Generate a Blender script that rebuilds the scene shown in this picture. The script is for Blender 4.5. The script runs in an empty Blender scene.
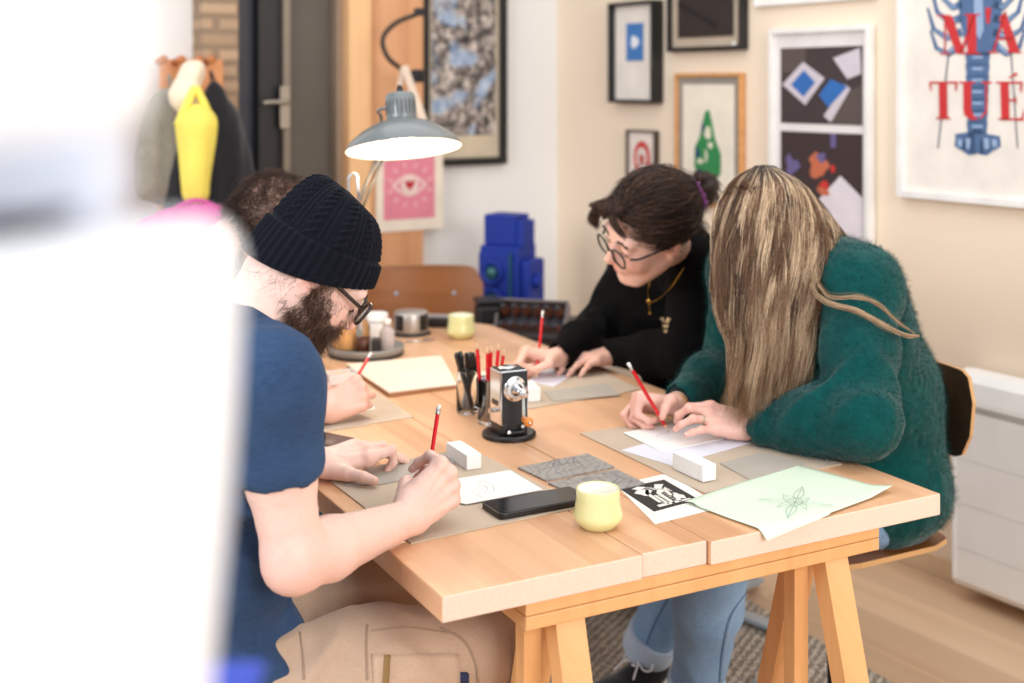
WORLD_E = .38; EXPO = .42
import bpy, bmesh, math, random
import numpy as np
from mathutils import Vector, Matrix
random.seed(7)
SC = bpy.context.scene
COL = SC.collection
PI = math.pi
# ------------------------------------------------------------------ camera numbers (photo frame 1024x683)
FPX, CAMZ, HOR, CX = 1250.0, 1.46, 85.0, 512.0
TZ = 0.74                                     # table top height
def W(px, py, Y):                             # point seen at a pixel, at depth Y
    return np.array([(px-CX)/FPX*Y, Y, CAMZ-(py-HOR)/FPX*Y])
def T(px, py, z=TZ):                          # point of the plane at height z seen at a pixel
    return W(px, py, (CAMZ-z)*FPX/(py-HOR))
def V(*a): return np.array(a, float)
def nrm(v):
    v = np.asarray(v, float); return v/np.linalg.norm(v)

# ------------------------------------------------------------------ materials
def lin(c):
    r = []
    for v in c[:3]:
        v = v/255.0
        r.append(v/12.92 if v <= 0.04045 else ((v+0.055)/1.055)**2.4)
    return (*r, 1.0)
MATS = {}
class NT:
    def __init__(s, name):
        s.m = bpy.data.materials.new(name); s.m.use_nodes = True
        s.t = s.m.node_tree; s.n = s.t.nodes; s.l = s.t.links
        s.b = s.n['Principled BSDF']; s.tc = s.n.new('ShaderNodeTexCoord')
    def node(s, typ, **kw):
        n = s.n.new(typ)
        for k, v in kw.items():
            if k in ('inp',):
                for a, b in v.items(): n.inputs[a].default_value = b
            else: setattr(n, k, v)
        return n
    def mapping(s, scale=(1,1,1), rot=(0,0,0), coord='Object'):
        m = s.node('ShaderNodeMapping'); m.inputs['Scale'].default_value = scale; m.inputs['Rotation'].default_value = rot
        s.l.new(s.tc.outputs[coord], m.inputs['Vector']); return m.outputs['Vector']
    def noise(s, vec, scale, detail=3, rough=.55, dist=0):
        n = s.node('ShaderNodeTexNoise', inp={'Scale': scale, 'Detail': detail, 'Roughness': rough, 'Distortion': dist})
        s.l.new(vec, n.inputs['Vector']); return n.outputs['Fac']
    def ramp(s, fac, stops, interp='LINEAR'):
        r = s.node('ShaderNodeValToRGB'); cr = r.color_ramp; cr.interpolation = interp
        while len(cr.elements) < len(stops): cr.elements.new(.5)
        for e, (p, c) in zip(cr.elements, stops): e.position = p; e.color = lin(c)
        s.l.new(fac, r.inputs['Fac']); return r.outputs['Color']
    def mix(s, fac, a, b, mode='MIX'):
        m = s.node('ShaderNodeMix', data_type='RGBA', blend_type=mode)
        if isinstance(fac, (int, float)): m.inputs[0].default_value = fac
        else: s.l.new(fac, m.inputs[0])
        for i, x in ((6, a), (7, b)):
            if isinstance(x, tuple): m.inputs[i].default_value = lin(x)
            else: s.l.new(x, m.inputs[i])
        return m.outputs[2]
    def bump(s, fac, strength=.3, dist=.002):
        b = s.node('ShaderNodeBump', inp={'Strength': strength, 'Distance': dist})
        s.l.new(fac, b.inputs['Height']); s.l.new(b.outputs['Normal'], s.b.inputs['Normal'])
    def col(s, c):
        if isinstance(c, tuple): s.b.inputs['Base Color'].default_value = lin(c)
        else: s.l.new(c, s.b.inputs['Base Color'])
    def set(s, **kw):
        for k, v in kw.items(): s.b.inputs[k.replace('_', ' ')].default_value = v
def plain(name, c, rough=.5, metal=0, var=.02, scale=9, bump=0, **kw):
    if name in MATS: return MATS[name]
    t = NT(name)
    v = t.mapping()
    f = t.noise(v, scale)
    d = tuple(max(0, x*(1-var*2)) for x in c); u = tuple(min(255, x*(1+var)) for x in c)
    t.col(t.ramp(f, [(.3, d), (.7, u)]))
    t.set(Roughness=rough, Metallic=metal, **kw)
    if bump: t.bump(t.noise(v, scale*6, 4), bump, .001)
    MATS[name] = t.m; return t.m

# ------------------------------------------------------------------ objects
def tag(o, label=None, cat=None, group=None, kind=None):
    if label: o['label'] = label
    if cat: o['category'] = cat
    if group: o['group'] = group
    if kind: o['kind'] = kind
    return o
def thing(name, label, cat, loc=(0,0,0), group=None):
    o = bpy.data.objects.new(name, None); COL.objects.link(o); o.empty_display_size = .05
    o.location = tuple(loc); return tag(o, label, cat, group)
def wloc(o):
    v = np.zeros(3)
    while o is not None: v += np.array(o.location); o = o.parent
    return v
def obj(name, vf, mat, parent=None, smooth=False, org=None):
    """vf = (verts, faces) in WORLD coordinates; mesh origin goes to org (or parent's origin)"""
    v, f = vf
    v = np.asarray(v, float).reshape(-1, 3)
    base = wloc(parent) if parent is not None else np.zeros(3)
    loc = np.zeros(3)
    if org is not None: loc = np.asarray(org, float)-base
    me = bpy.data.meshes.new(name)
    vv = v-base-loc
    if isinstance(f, np.ndarray) and f.ndim == 2:
        n, k = f.shape
        me.vertices.add(len(vv)); me.vertices.foreach_set('co', vv.ravel())
        me.loops.add(n*k); me.loops.foreach_set('vertex_index', f.ravel().astype(np.int32))
        me.polygons.add(n); me.polygons.foreach_set('loop_start', np.arange(0, n*k, k, dtype=np.int32))
        me.update(calc_edges=True)
    else:
        me.from_pydata(vv.tolist(), [], [list(map(int, q)) for q in f])
    if smooth: me.polygons.foreach_set('use_smooth', [True]*len(me.polygons))
    me.materials.append(mat)
    o = bpy.data.objects.new(name, me); COL.objects.link(o)
    o.location = tuple(loc)
    if parent is not None: o.parent = parent
    me.update()
    return o
def join(*parts):
    vs, fs, n = [], [], 0
    for v, f in parts:
        v = np.asarray(v, float).reshape(-1, 3); vs.append(v)
        fs += [[int(i)+n for i in q] for q in f]; n += len(v)
    return np.vstack(vs), fs
def xf(vf, R=None, t=(0,0,0)):
    v, f = vf; v = np.asarray(v, float)
    if R is not None: v = v@np.asarray(R, float).T
    return v+np.asarray(t, float), f
def rotz(a): c, s = math.cos(a), math.sin(a); return np.array([[c,-s,0],[s,c,0],[0,0,1.]])
def rotax(ax, a): return np.array(Matrix.Rotation(a, 3, Vector(ax)))
def frame(x, z):                                # matrix whose columns are x, z-cross-x, z
    z = nrm(z); x = np.asarray(x, float); x = nrm(x-z*np.dot(x, z)); return np.array([x, np.cross(z, x), z]).T
def bmf(fn):
    bm = bmesh.new(); fn(bm); bm.verts.ensure_lookup_table()
    v = np.array([p.co[:] for p in bm.verts]); f = [[q.index for q in p.verts] for p in bm.faces]; bm.free(); return v, f
def box(sx, sy, sz, c=(0,0,0), bev=.0, seg=2):
    def fn(bm):
        bmesh.ops.create_cube(bm, size=1)
        bmesh.ops.scale(bm, vec=(sx, sy, sz), verts=bm.verts)
        if bev > 0: bmesh.ops.bevel(bm, geom=bm.edges[:], offset=bev, segments=seg, profile=.5, affect='EDGES')
        bmesh.ops.translate(bm, vec=tuple(c), verts=bm.verts)
    return bmf(fn)
def prism(poly, h, bev=0, z0=0):                # polygon in xy, extruded in z
    n = len(poly)
    a = sum(poly[i][0]*poly[(i+1)%n][1]-poly[(i+1)%n][0]*poly[i][1] for i in range(n))
    if a < 0: poly = poly[::-1]
    def fn(bm):
        vs = [bm.verts.new((p[0], p[1], z0)) for p in poly]
        f = bm.faces.new(vs[::-1])
        r = bmesh.ops.extrude_face_region(bm, geom=[f])
        up = [g for g in r['geom'] if isinstance(g, bmesh.types.BMVert)]
        bmesh.ops.translate(bm, vec=(0,0,h), verts=up)
        if bev: bmesh.ops.bevel(bm, geom=[e for e in bm.edges], offset=bev, segments=2, profile=.5, affect='EDGES')
        bmesh.ops.recalc_face_normals(bm, faces=bm.faces)
    return bmf(fn)
def lathe(prof, n=32, closed=False):            # prof: list of (r, z)
    v, f = [], []
    for r, z in prof:
        for k in range(n):
            a = 2*PI*k/n; v.append((r*math.cos(a), r*math.sin(a), z))
    m = len(prof)
    for i in range(m-1):
        for k in range(n):
            k2 = (k+1) % n; f.append([i*n+k, i*n+k2, (i+1)*n+k2, (i+1)*n+k])
    if prof[0][0] > 1e-6: f.append(list(range(n))[::-1])
    if prof[-1][0] > 1e-6 and not closed: f.append([(m-1)*n+k for k in range(n)])
    return np.array(v), f
def shell(prof, n=32):                          # lathe without caps
    v, f = lathe(prof, n, True)
    return v, [q for q in f if len(q) == 4]
def tube(pts, r, n=10, cap=True):               # swept tube; r scalar or list
    pts = [np.asarray(p, float) for p in pts]; m = len(pts)
    rr = [r]*m if np.isscalar(r) else list(r)
    v, f = [], []
    up = None
    for i in range(m):
        d = nrm(pts[min(i+1, m-1)]-pts[max(i-1, 0)])
        if up is None:
            up = np.cross(d, [0,0,1]) if abs(d[2]) < .9 else np.cross(d, [1,0,0])
        up = nrm(up-d*np.dot(up, d)); s = np.cross(d, up)
        for k in range(n):
            a = 2*PI*k/n; v.append(pts[i]+rr[i]*(math.cos(a)*up+math.sin(a)*s))
    for i in range(m-1):
        for k in range(n):
            k2 = (k+1) % n; f.append([i*n+k, i*n+k2, (i+1)*n+k2, (i+1)*n+k])
    if cap: f.append(list(range(n))[::-1]); f.append([(m-1)*n+k for k in range(n)])
    return np.array(v), f
def spline(pts, n=40):                          # Catmull-Rom through points
    P = [np.asarray(p, float) for p in pts]; P = [2*P[0]-P[1]]+P+[2*P[-1]-P[-2]]
    out = []; m = len(P)-3
    for j in range(n+1):
        u = j/n*m; i = min(int(u), m-1); t = u-i
        a, b, c, d = P[i:i+4]
        out.append(.5*((2*b)+(-a+c)*t+(2*a-5*b+4*c-d)*t*t+(-a+3*b-3*c+d)*t**3))
    return out
def bar(a, b, w, h, up=(0,0,1), bev=.002):      # box beam from a to b; w across, h along 'up'
    a = np.asarray(a, float); b = np.asarray(b, float); L = np.linalg.norm(b-a)
    d = (b-a)/L; s = nrm(np.cross(d, up)); u = np.cross(s, d)
    return xf(box(L, w, h, bev=bev), np.array([d, np.cross(u, d), u]).T, (a+b)/2)
def ribbon(pts, w, z=0, up=(0,0,1)):            # flat drawn line lying on a plane
    P = [np.asarray(p, float) for p in pts]; v, f = [], []
    for i, p in enumerate(P):
        d = nrm(P[min(i+1, len(P)-1)]-P[max(i-1, 0)]); s = np.cross(up, d)
        ww = w*(0.35+.65*math.sin(PI*(i+.6)/(len(P)+.2))) if len(P) > 2 else w
        v += [p-s*ww/2, p+s*ww/2]
    for i in range(len(P)-1): f.append([2*i, 2*i+2, 2*i+3, 2*i+1])
    return np.array(v), f

# ------------------------------------------------------------------ signed distance modelling + surface nets
def vnoise(P, seed=0):
    Pi = np.floor(P).astype(np.int64); Fr = P-Pi; Fr = Fr*Fr*(3-2*Fr)
    def h(x, y, z):
        n = (x*73856093) ^ (y*19349663) ^ (z*83492791) ^ (seed*2654435)
        n = (n ^ (n >> 13))*1274126177 & 0x7fffffff
        return (n % 65536)/32768.0-1
    x, y, z = Pi.T; u, v, w = Fr.T; r = 0
    for dx in (0, 1):
        for dy in (0, 1):
            for dz in (0, 1):
                r = r+h(x+dx, y+dy, z+dz)*(u if dx else 1-u)*(v if dy else 1-v)*(w if dz else 1-w)
    return r
def rcone(a, b, ra, rb=None):
    a = np.asarray(a, float); b = np.asarray(b, float); rb = ra if rb is None else rb
    ab = b-a; L2 = max(float(ab@ab), 1e-12)
    def f(P):
        t = np.clip(((P-a)@ab)/L2, 0, 1)
        return np.sqrt(((P-a-t[:, None]*ab)**2).sum(1))-(ra+(rb-ra)*t)
    return f
def ell(c, r, R=None):
    c = np.asarray(c, float); r = np.asarray(r, float); R = np.eye(3) if R is None else np.asarray(R, float)
    def f(P):
        q = (P-c)@R; k0 = np.sqrt(((q/r)**2).sum(1))+1e-9; k1 = np.sqrt(((q/(r*r))**2).sum(1))+1e-9
        return k0*(k0-1)/k1
    return f
def rbox(c, h, rad, R=None):
    c = np.asarray(c, float); h = np.asarray(h, float); R = np.eye(3) if R is None else np.asarray(R, float)
    def f(P):
        q = np.abs((P-c)@R)-h+rad
        return np.sqrt((np.maximum(q, 0)**2).sum(1))+np.minimum(q.max(1), 0)-rad
    return f
def flat(a, b, ra, rb, side, k):               # tapered limb of elliptic section: radius r along 'side', r*k across
    a = np.asarray(a, float); b = np.asarray(b, float); d = nrm(b-a); s = nrm(np.asarray(side)-d*np.dot(side, d)); t = np.cross(d, s)
    M = np.array([d, s, t]).T; L = np.linalg.norm(b-a)
    def f(P):
        q = (P-a)@M
        tt = np.clip(q[:, 0]/L, 0, 1); r = ra+(rb-ra)*tt
        e = np.sqrt((q[:, 0]-tt*L)**2+q[:, 1]**2+(q[:, 2]/k)**2)
        g = np.sqrt((q[:, 0]-tt*L)**2+q[:, 1]**2+(q[:, 2]/k**2)**2)+1e-9
        return e*(e-r)/g*1.0
    return f
class Sdf:
    def __init__(s): s.ops = []; s.disp = None
    def add(s, f, k=.01): s.ops.append(('u', f, k)); return s
    def sub(s, f, k=.005): s.ops.append(('s', f, k)); return s
    def chain(s, pts, rad, k=.01):
        for i in range(len(pts)-1): s.add(rcone(pts[i], pts[i+1], rad[i], rad[i+1]), k)
        return s
    def run(s, P, ops):
        d = np.full(len(P), 1e3)
        for t, f, k in ops:
            e = f(P)
            if t == 'u':
                h = np.maximum(k-np.abs(d-e), 0)/k; d = np.minimum(d, e)-h*h*k*.25
            else:
                e = -e; h = np.maximum(k-np.abs(d-e), 0)/k; d = np.maximum(d, e)+h*h*k*.25
        return d
    def mesh(s, lo, hi, vox, B=20):
        lo = np.asarray(lo, float); hi = np.asarray(hi, float)
        nb = np.ceil((hi-lo)/(vox*B)).astype(int)
        C = np.stack(np.meshgrid(*[np.arange(n) for n in nb], indexing='ij'), -1).reshape(-1, 3)
        cen = lo+(C+.5)*B*vox; hd = vox*(B+2)*.8661
        vals = [f(cen) for _, f, _ in s.ops]
        keep = np.zeros(len(C), bool)
        for (t, f, k), v in zip(s.ops, vals):
            if t == 'u': keep |= v < hd*1.25+k+.01
        vid = {}; V_, Q = [], []
        n1 = B+2; g = np.stack(np.meshgrid(*[np.arange(n1)]*3, indexing='ij'), -1).reshape(-1, 3)
        vpos, vkey, quads = [], [], []
        DIM = nb*B+4
        def key(I): return (I[:, 0]*DIM[1]+I[:, 1])*DIM[2]+I[:, 2]
        for bi in np.nonzero(keep)[0]:
            ops = [o for o, v in zip(s.ops, vals) if v[bi] < hd*1.3+o[2]+.012]
            if not ops: continue
            P = lo+(g+C[bi]*B)*vox
            d = s.run(P, ops)
            if s.disp is not None and d.min() < .03 and d.max() > -.03: d = d+s.disp(P)
            if d.min() > 0 or d.max() < 0: continue
            d = d.reshape(n1, n1, n1); ins = d < 0
            # cells 0..B  (n1-1 = B+1 cells)
            acc = np.zeros((B+1, B+1, B+1, 3)); cnt = np.zeros((B+1, B+1, B+1))
            m = B+1
            for ax in range(3):
                sl = [slice(None)]*3; sl2 = [slice(None)]*3
                sl[ax] = slice(0, n1-1); sl2[ax] = slice(1, n1)
                a, b = d[tuple(sl)], d[tuple(sl2)]
                cr = (a < 0) != (b < 0); t = np.where(cr, a/np.where(cr, a-b, 1), 0)
                o1, o2 = [x for x in range(3) if x != ax]
                for i in (0, 1):
                    for j in (0, 1):
                        q = [slice(0, m)]*3; q[o1] = slice(i, i+m); q[o2] = slice(j, j+m)
                        c_, t_ = cr[tuple(q)], t[tuple(q)]
                        acc[..., ax] += np.where(c_, t_, 0); acc[..., o1] += np.where(c_, i, 0); acc[..., o2] += np.where(c_, j, 0)
                        cnt += c_
            ci = np.argwhere(cnt > 0)
            if len(ci) == 0: continue
            pos = acc[cnt > 0]/cnt[cnt > 0][:, None]
            vpos.append(lo+(ci+pos+C[bi]*B)*vox); vkey.append(key(ci+C[bi]*B))
            for ax in range(3):
                o1, o2 = [x for x in range(3) if x != ax]
                # edges from grid point p to p+ax, owned when p in 1..B for o1,o2 and 0..B-1 on ax
                r = [slice(1, B+1)]*3; r[ax] = slice(0, B); r2 = list(r); r2[ax] = slice(1, B+1)
                a, b = ins[tuple(r)], ins[tuple(r2)]
                for sgn in (0, 1):
                    e = np.argwhere((a & ~b) if sgn == 0 else (~a & b))
                    if len(e) == 0: continue
                    st = np.array([1, 1, 1]); st[ax] = 0; e = e+st
                    u1 = np.zeros(3, int); u1[o1] = 1; u2 = np.zeros(3, int); u2[o2] = 1
                    q = [e-u1-u2, e-u2, e, e-u1]
                    flip = sgn ^ (1 if ax == 1 else 0)
                    if flip: q = q[::-1]
                    quads.append(np.stack([key(x+C[bi]*B) for x in q], 1))
        K = np.concatenate(vkey); Pp = np.concatenate(vpos)
        uk, idx = np.unique(K, return_index=True); Pp = Pp[idx]
        Q = np.concatenate(quads); F = np.searchsorted(uk, Q); F = np.clip(F, 0, len(uk)-1)
        ok = (uk[F] == Q).all(1); F = F[ok]
        # light relaxation
        for it in range(2):
            s_ = np.zeros_like(Pp); c_ = np.zeros(len(Pp))
            for i in range(4):
                x, y = F[:, i], F[:, (i+1) % 4]
                for ax in range(3):
                    s_[:, ax] += np.bincount(x, Pp[y, ax], len(Pp))+np.bincount(y, Pp[x, ax], len(Pp))
                c_ += np.bincount(x, minlength=len(Pp))+np.bincount(y, minlength=len(Pp))
            c_ = np.maximum(c_, 1); Pp = Pp*.5+.5*s_/c_[:, None]
        return Pp, F
# ------------------------------------------------------------------ camera, world, light
cam = bpy.data.cameras.new('camera'); camo = bpy.data.objects.new('camera', cam); COL.objects.link(camo)
camo.location = (0, 0, CAMZ); camo.rotation_euler = (PI/2, 0, 0)
cam.sensor_width = 36; cam.lens = FPX*36/1024; cam.shift_y = (HOR-341.5)/1024; cam.clip_start = .02
cam.dof.use_dof = True; cam.dof.focus_distance = 2.12; cam.dof.aperture_fstop = 2.6; cam.dof.aperture_blades = 0
SC.camera = camo
SC.view_settings.view_transform = 'Standard'; SC.view_settings.look = 'None'
SC.view_settings.exposure = EXPO; SC.view_settings.gamma = 1; SC.view_settings.use_curve_mapping = False
w = bpy.data.worlds.new('room_light'); SC.world = w; w.use_nodes = True
bg = w.node_tree.nodes['Background']; bg.inputs[0].default_value = (.86, .93, 1, 1); bg.inputs[1].default_value = WORLD_E
def area(name, loc, to, sx, sy, e, c):
    l = bpy.data.lights.new(name, 'AREA'); l.shape = 'RECTANGLE'; l.size = sx; l.size_y = sy; l.energy = e; l.color = c
    o = bpy.data.objects.new(name, l); COL.objects.link(o); o.location = loc
    o.rotation_euler = (Vector(to)-Vector(loc)).to_track_quat('-Z', 'Y').to_euler(); return o

# ------------------------------------------------------------------ walls
KC = np.array([.194, 5.383]); UR = np.array([.545, -.839]); NR = np.array([-.839, -.545])   # right wall: from the corner towards the camera
UB = np.array([-.839, -.545]); NB = np.array([.545, -.839])                                  # back wall: from the corner to the left
class Wall:
    def __init__(s, u, n): s.u, s.n = u, n
    def P(s, a, z, d=0): q = KC+s.u*a+s.n*d; return np.array([q[0], q[1], z])
    def hit(s, px, py, d=0):                     # (distance along the wall, height) seen at a pixel
        k = (px-CX)/FPX; o = KC+s.n*d
        Y = (o@s.n)/(k*s.n[0]+s.n[1]); X = k*Y
        return (np.array([X, Y])-o)@s.u, CAMZ-(py-HOR)/FPX*Y
    def M(s): # columns: along wall, up, out of the wall
        return np.array([[s.u[0], 0, s.n[0]], [s.u[1], 0, s.n[1]], [0, 1, 0]])
    def place(s, vf, a, z, d=0): return xf(vf, s.M(), s.P(a, z, d))
RW, BW = Wall(UR, NR), Wall(UB, NB)
def wallmat(name, c, c2):
    t = NT(name); v = t.mapping()
    t.col(t.ramp(t.noise(v, 1.3, 4), [(.3, c), (.7, c2)])); t.set(Roughness=.75); t.bump(t.noise(v, 220, 3), .12, .0006); return t.m
mw_r = wallmat('cream_wall_paint', (242, 222, 198), (244, 226, 203))
mw_b = wallmat('white_wall_paint', (232, 230, 228), (236, 234, 232))
def struct(name, vf, m, **k): return tag(obj(name, vf, m, **k), kind='structure')
H = 2.7
def wallbox(wl, a0, a1, z0, z1, d0, d1, bev=0):
    return wl.place(box(a1-a0, z1-z0, d1-d0, bev=bev), (a0+a1)/2, (z0+z1)/2, (d0+d1)/2)
struct('wall_right', wallbox(RW, -.1, 5.6, 0, H, -.1, 0), mw_r)
sa = BW.hit(340, 100)[0]; sb = BW.hit(226, 100)[0]
struct('wall_back', wallbox(BW, 0, sa, 0, H, -.1, 0), mw_b)
struct('wall_left', wallbox(BW, sb, 3.6, 0, H, -.1, 0), mw_b)
mbase = plain('white_baseboard', (232, 226, 218), .5)
oakb = plain('pale_baseboard', (222, 192, 158), .5)
struct('baseboard_right', wallbox(RW, .02, 5.6, 0, .06, .001, .014, .002), oakb)
struct('baseboard_back', wallbox(BW, .02, sa-.02, 0, .06, .001, .014, .002), oakb)

def wood(name, c1, c2, c3, ang=0, scale=(1, 1, 1), grain=60, rough=.45, bump=.12, tone=True, coord='Object', lam=None):
    """grain along local x after rotation by ang about z"""
    t = NT(name)
    v = t.mapping((scale[0]*.06, scale[1], scale[2]), (0, 0, 0), coord) if ang == 0 else None
    if ang:
        m1 = t.node('ShaderNodeMapping'); m1.inputs['Rotation'].default_value = (0, 0, -ang)
        t.l.new(t.tc.outputs[coord], m1.inputs['Vector'])
        m2 = t.node('ShaderNodeMapping'); m2.inputs['Scale'].default_value = (scale[0]*.06, scale[1], scale[2]); t.l.new(m1.outputs[0], m2.inputs['Vector']); v = m2.outputs[0]
        rv = m1.outputs[0]
    else:
        rv = t.tc.outputs[coord]
    f = t.noise(v, grain, 5, .6, .8)
    col = t.ramp(f, [(.25, c1), (.5, c2), (.78, c3)])
    if lam:                                       # staves of alternating tone
        br = t.node('ShaderNodeTexBrick', inp={'Scale': 1, 'Mortar Size': lam[2], 'Bias': 0, 'Brick Width': lam[0], 'Row Height': lam[1], 'Mortar Smooth': .1})
        br.offset = .37; br.inputs['Color1'].default_value = (0, 0, 0, 1); br.inputs['Color2'].default_value = (1, 1, 1, 1); br.inputs['Mortar'].default_value = (.5, .5, .5, 1)
        t.l.new(rv, br.inputs['Vector'])
        tone_c = t.ramp(br.outputs['Color'], [(0, lam[3]), (1, lam[4])])
        col = t.mix(.75, col, tone_c, 'MULTIPLY')
        col = t.mix(t.node('ShaderNodeMath', operation='MULTIPLY', inp={1: lam[5]}).outputs[0], col, c1)
        mn = [n for n in t.n if n.type == 'MATH'][-1]; t.l.new(br.outputs['Fac'], mn.inputs[0])
    t.col(col); t.set(Roughness=rough)
    t.bump(f, bump, .0008)
    return t.m
ANG_T = math.atan2(.885, -.466); ANG_R = math.atan2(UR[1], UR[0])
mfloor = wood('oak_floorboards', (212, 180, 148), (222, 192, 160), (228, 200, 170), ANG_R, (1, 1, 1), 9, .38, .1,
              lam=(1.3, .17, .003, (205, 190, 180), (255, 250, 245), .6))
fl = [(-4, -1.2), (4.6, -1.2), (4.6, 7), (-4, 7)]
struct('floor', prism(fl, .05, z0=-.05), mfloor)

# ------------------------------------------------------------------ dark door, wood panel, stone pillar at the back
mdk = plain('dark_door_paint', (34, 33, 35), .35); mgl = plain('brown_grey_door_leaf', (92, 84, 76), .3)
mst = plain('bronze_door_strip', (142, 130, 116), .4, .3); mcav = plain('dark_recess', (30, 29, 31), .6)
def bx_px(px0, px1): a = BW.hit(px1, 100)[0]; b = BW.hit(px0, 100)[0]; return a, b
a, b = bx_px(227, 341)
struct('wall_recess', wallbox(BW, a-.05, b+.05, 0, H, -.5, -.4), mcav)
d1 = bpy.data.objects.new('door_1', None); COL.objects.link(d1); d1.location = tuple(BW.P((a+b)/2, 0, -.05)); d1['kind'] = 'structure'
a, b = bx_px(262, 284); obj('door_leaf', wallbox(BW, a, b, .02, 2.3, -.07, -.03, .003), mdk, d1)
a, b = bx_px(284, 291); obj('door_edge', wallbox(BW, a, b, .02, 2.3, -.07, -.0, .003), mst, d1)
a, b = bx_px(291, 335); obj('door_panel', wallbox(BW, a, b, .02, 2.3, -.06, -.03, .003), mgl, d1)
a, b = bx_px(335, 341); obj('door_frame', wallbox(BW, a, b, .0, 2.35, -.07, .02, .003), plain('frame_wood', (150, 128, 108), .5), d1)
a, b = bx_px(244, 262); obj('door_leaf', wallbox(BW, a, b, .02, 2.3, -.12, -.08, .003), plain('navy_grey_door', (52, 55, 66), .35), d1)
a, b = bx_px(227, 244); obj('door_leaf', wallbox(BW, a, b, .02, 2.3, -.16, -.12, .003), mdk, d1)
a, z = BW.hit(281, 102)
hp = [BW.P(a-.012, z, .0), BW.P(a-.012, z, .05), BW.P(a+.06, z, .055), BW.P(a+.09, z-.004, .052)]
obj('door_handle', join(tube(spline(hp, 12), .009), wallbox(BW, a-.035, a+.005, z-.1, z+.06, 0, .008, .002)), plain('brushed_metal', (170, 160, 148), .35, .9), d1)

mbrick = NT('stone_pillar_blocks'); v = mbrick.mapping((1, 1, 1), (PI/2, 0, 0))
nz = mbrick.noise(mbrick.mapping(), 14, 6, .7)
br = mbrick.node('ShaderNodeTexBrick', inp={'Scale': 1, 'Mortar Size': .012, 'Brick Width': .15, 'Row Height': .055, 'Color1': lin((160, 140, 120)), 'Color2': lin((182, 160, 138)), 'Mortar': lin((140, 124, 108))})
mbrick.l.new(v, br.inputs['Vector'])
mbrick.col(mbrick.mix(nz, br.outputs['Color'], (205, 188, 166), 'OVERLAY')); mbrick.set(Roughness=.9); mbrick.bump(nz, .8, .01)
a, b = bx_px(193, 228)
struct('wall_pillar', wallbox(BW, a, b, 0, H, -.02, .12, .01), mbrick.m)

mpine = wood('pine_panel', (190, 128, 84), (214, 156, 112), (226, 172, 128), 0, (6, 6, .12), 3, .5, .1)
mpine2 = wood('pale_pine_post', (214, 160, 108), (234, 184, 132), (242, 196, 146), 0, (6, 6, .12), 3, .5, .1)
a, b = bx_px(364, 417)
pp = tag(obj('pine_cabinet_panel', wallbox(BW, a, b, 0, 2.4, .003, .055, .003), mpine, org=BW.P((a+b)/2, 0)), 'tall reddish pine board standing against the back wall beside the door', 'panel')
a, b = bx_px(341, 364); a += .003
tag(obj('pine_post', wallbox(BW, a, b, 0, 2.4, .003, .075, .004), mpine2, org=BW.P((a+b)/2, 0)), 'pale pine post standing between the dark door and the reddish board', 'post')

# ------------------------------------------------------------------ framed pictures
def art_frame(wl, x0, x1, y0, y1, fw, dep, mfr, label, name='picture_frame', cat='picture', ypx='mid', d0=.004, mat_c=None, mat_w=0, paper=(240, 232, 222), tilt=0, grp=None):
    s0, _ = wl.hit(x0, 0); s1, _ = wl.hit(x1, 0)
    if s0 > s1: s0, s1 = s1, s0
    xm = x0 if ypx == 'left' else (x0+x1)/2
    zt = wl.hit(xm, y0)[1]; zb = wl.hit(xm, y1)[1]
    w_, h_ = s1-s0, zt-zb
    o = thing(name, label, cat, wl.P((s0+s1)/2, zb, d0), grp)
    def q(vf): return wl.place(vf, (s0+s1)/2, (zt+zb)/2, d0)
    fr = join(box(fw, h_, dep, (-(w_-fw)/2, 0, dep/2), .002), box(fw, h_, dep, ((w_-fw)/2, 0, dep/2), .002),
              box(w_-2*fw, fw, dep, (0, (h_-fw)/2, dep/2), .002), box(w_-2*fw, fw, dep, (0, -(h_-fw)/2, dep/2), .002))
    obj('frame', q(fr), mfr, o)
    pz = dep*.45
    if mat_c:
        obj('passepartout', q(box(w_-2*fw, h_-2*fw, .003, (0, 0, pz))), plain('mount_%d_%d_%d' % mat_c, mat_c, .8), o); pz += .003
    w2, h2 = w_-2*fw-2*mat_w, h_-2*fw-2*mat_w
    obj('print_paper', q(box(w2, h2, .002, (0, 0, pz))), plain('paper_%d_%d_%d' % paper, paper, .7), o)
    def flatp(nm, polys, c, dz=.0015, vf=None, rough=.7, mat=None):      # polygons in paper units (-1..1 across, -1..1 up), thickness in the paper's relief
        vv = vf if vf else join(*[prism([(p[0]*w2/2*sgn, p[1]*h2/2) for p in pl], .0006, z0=0) for pl in polys])
        return obj(nm, q(xf(vv, t=(0, 0, pz+.001+dz))), mat or plain('ink_%d_%d_%d' % c, c, rough), o)
    sgn = 1 if wl is RW else -1
    return o, q, (w2, h2, pz), flatp
def blob(cx, cy, rx, ry, n=20, amp=0, seed=1, k=0):
    r = random.Random(seed); ph = [r.random()*6.28 for _ in range(4)]
    out = []
    for i in range(n):
        a = 2*PI*i/n; m = 1+amp*(math.sin(3*a+ph[0])+.6*math.sin(5*a+ph[1])+.4*math.sin(7*a+ph[2]))
        out.append((cx+rx*m*math.cos(a), cy+ry*m*math.sin(a)))
    return out
def rect(x0, x1, y0, y1): return [(x0, y0), (x1, y0), (x1, y1), (x0, y1)]
mblk = plain('black_frame', (22, 21, 22), .4); mwht = plain('white_frame', (240, 236, 232), .45)
mgold = wood('oak_frame', (190, 130, 70), (212, 152, 92), (224, 166, 106), 0, (4, 4, 4), 12, .45)
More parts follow.
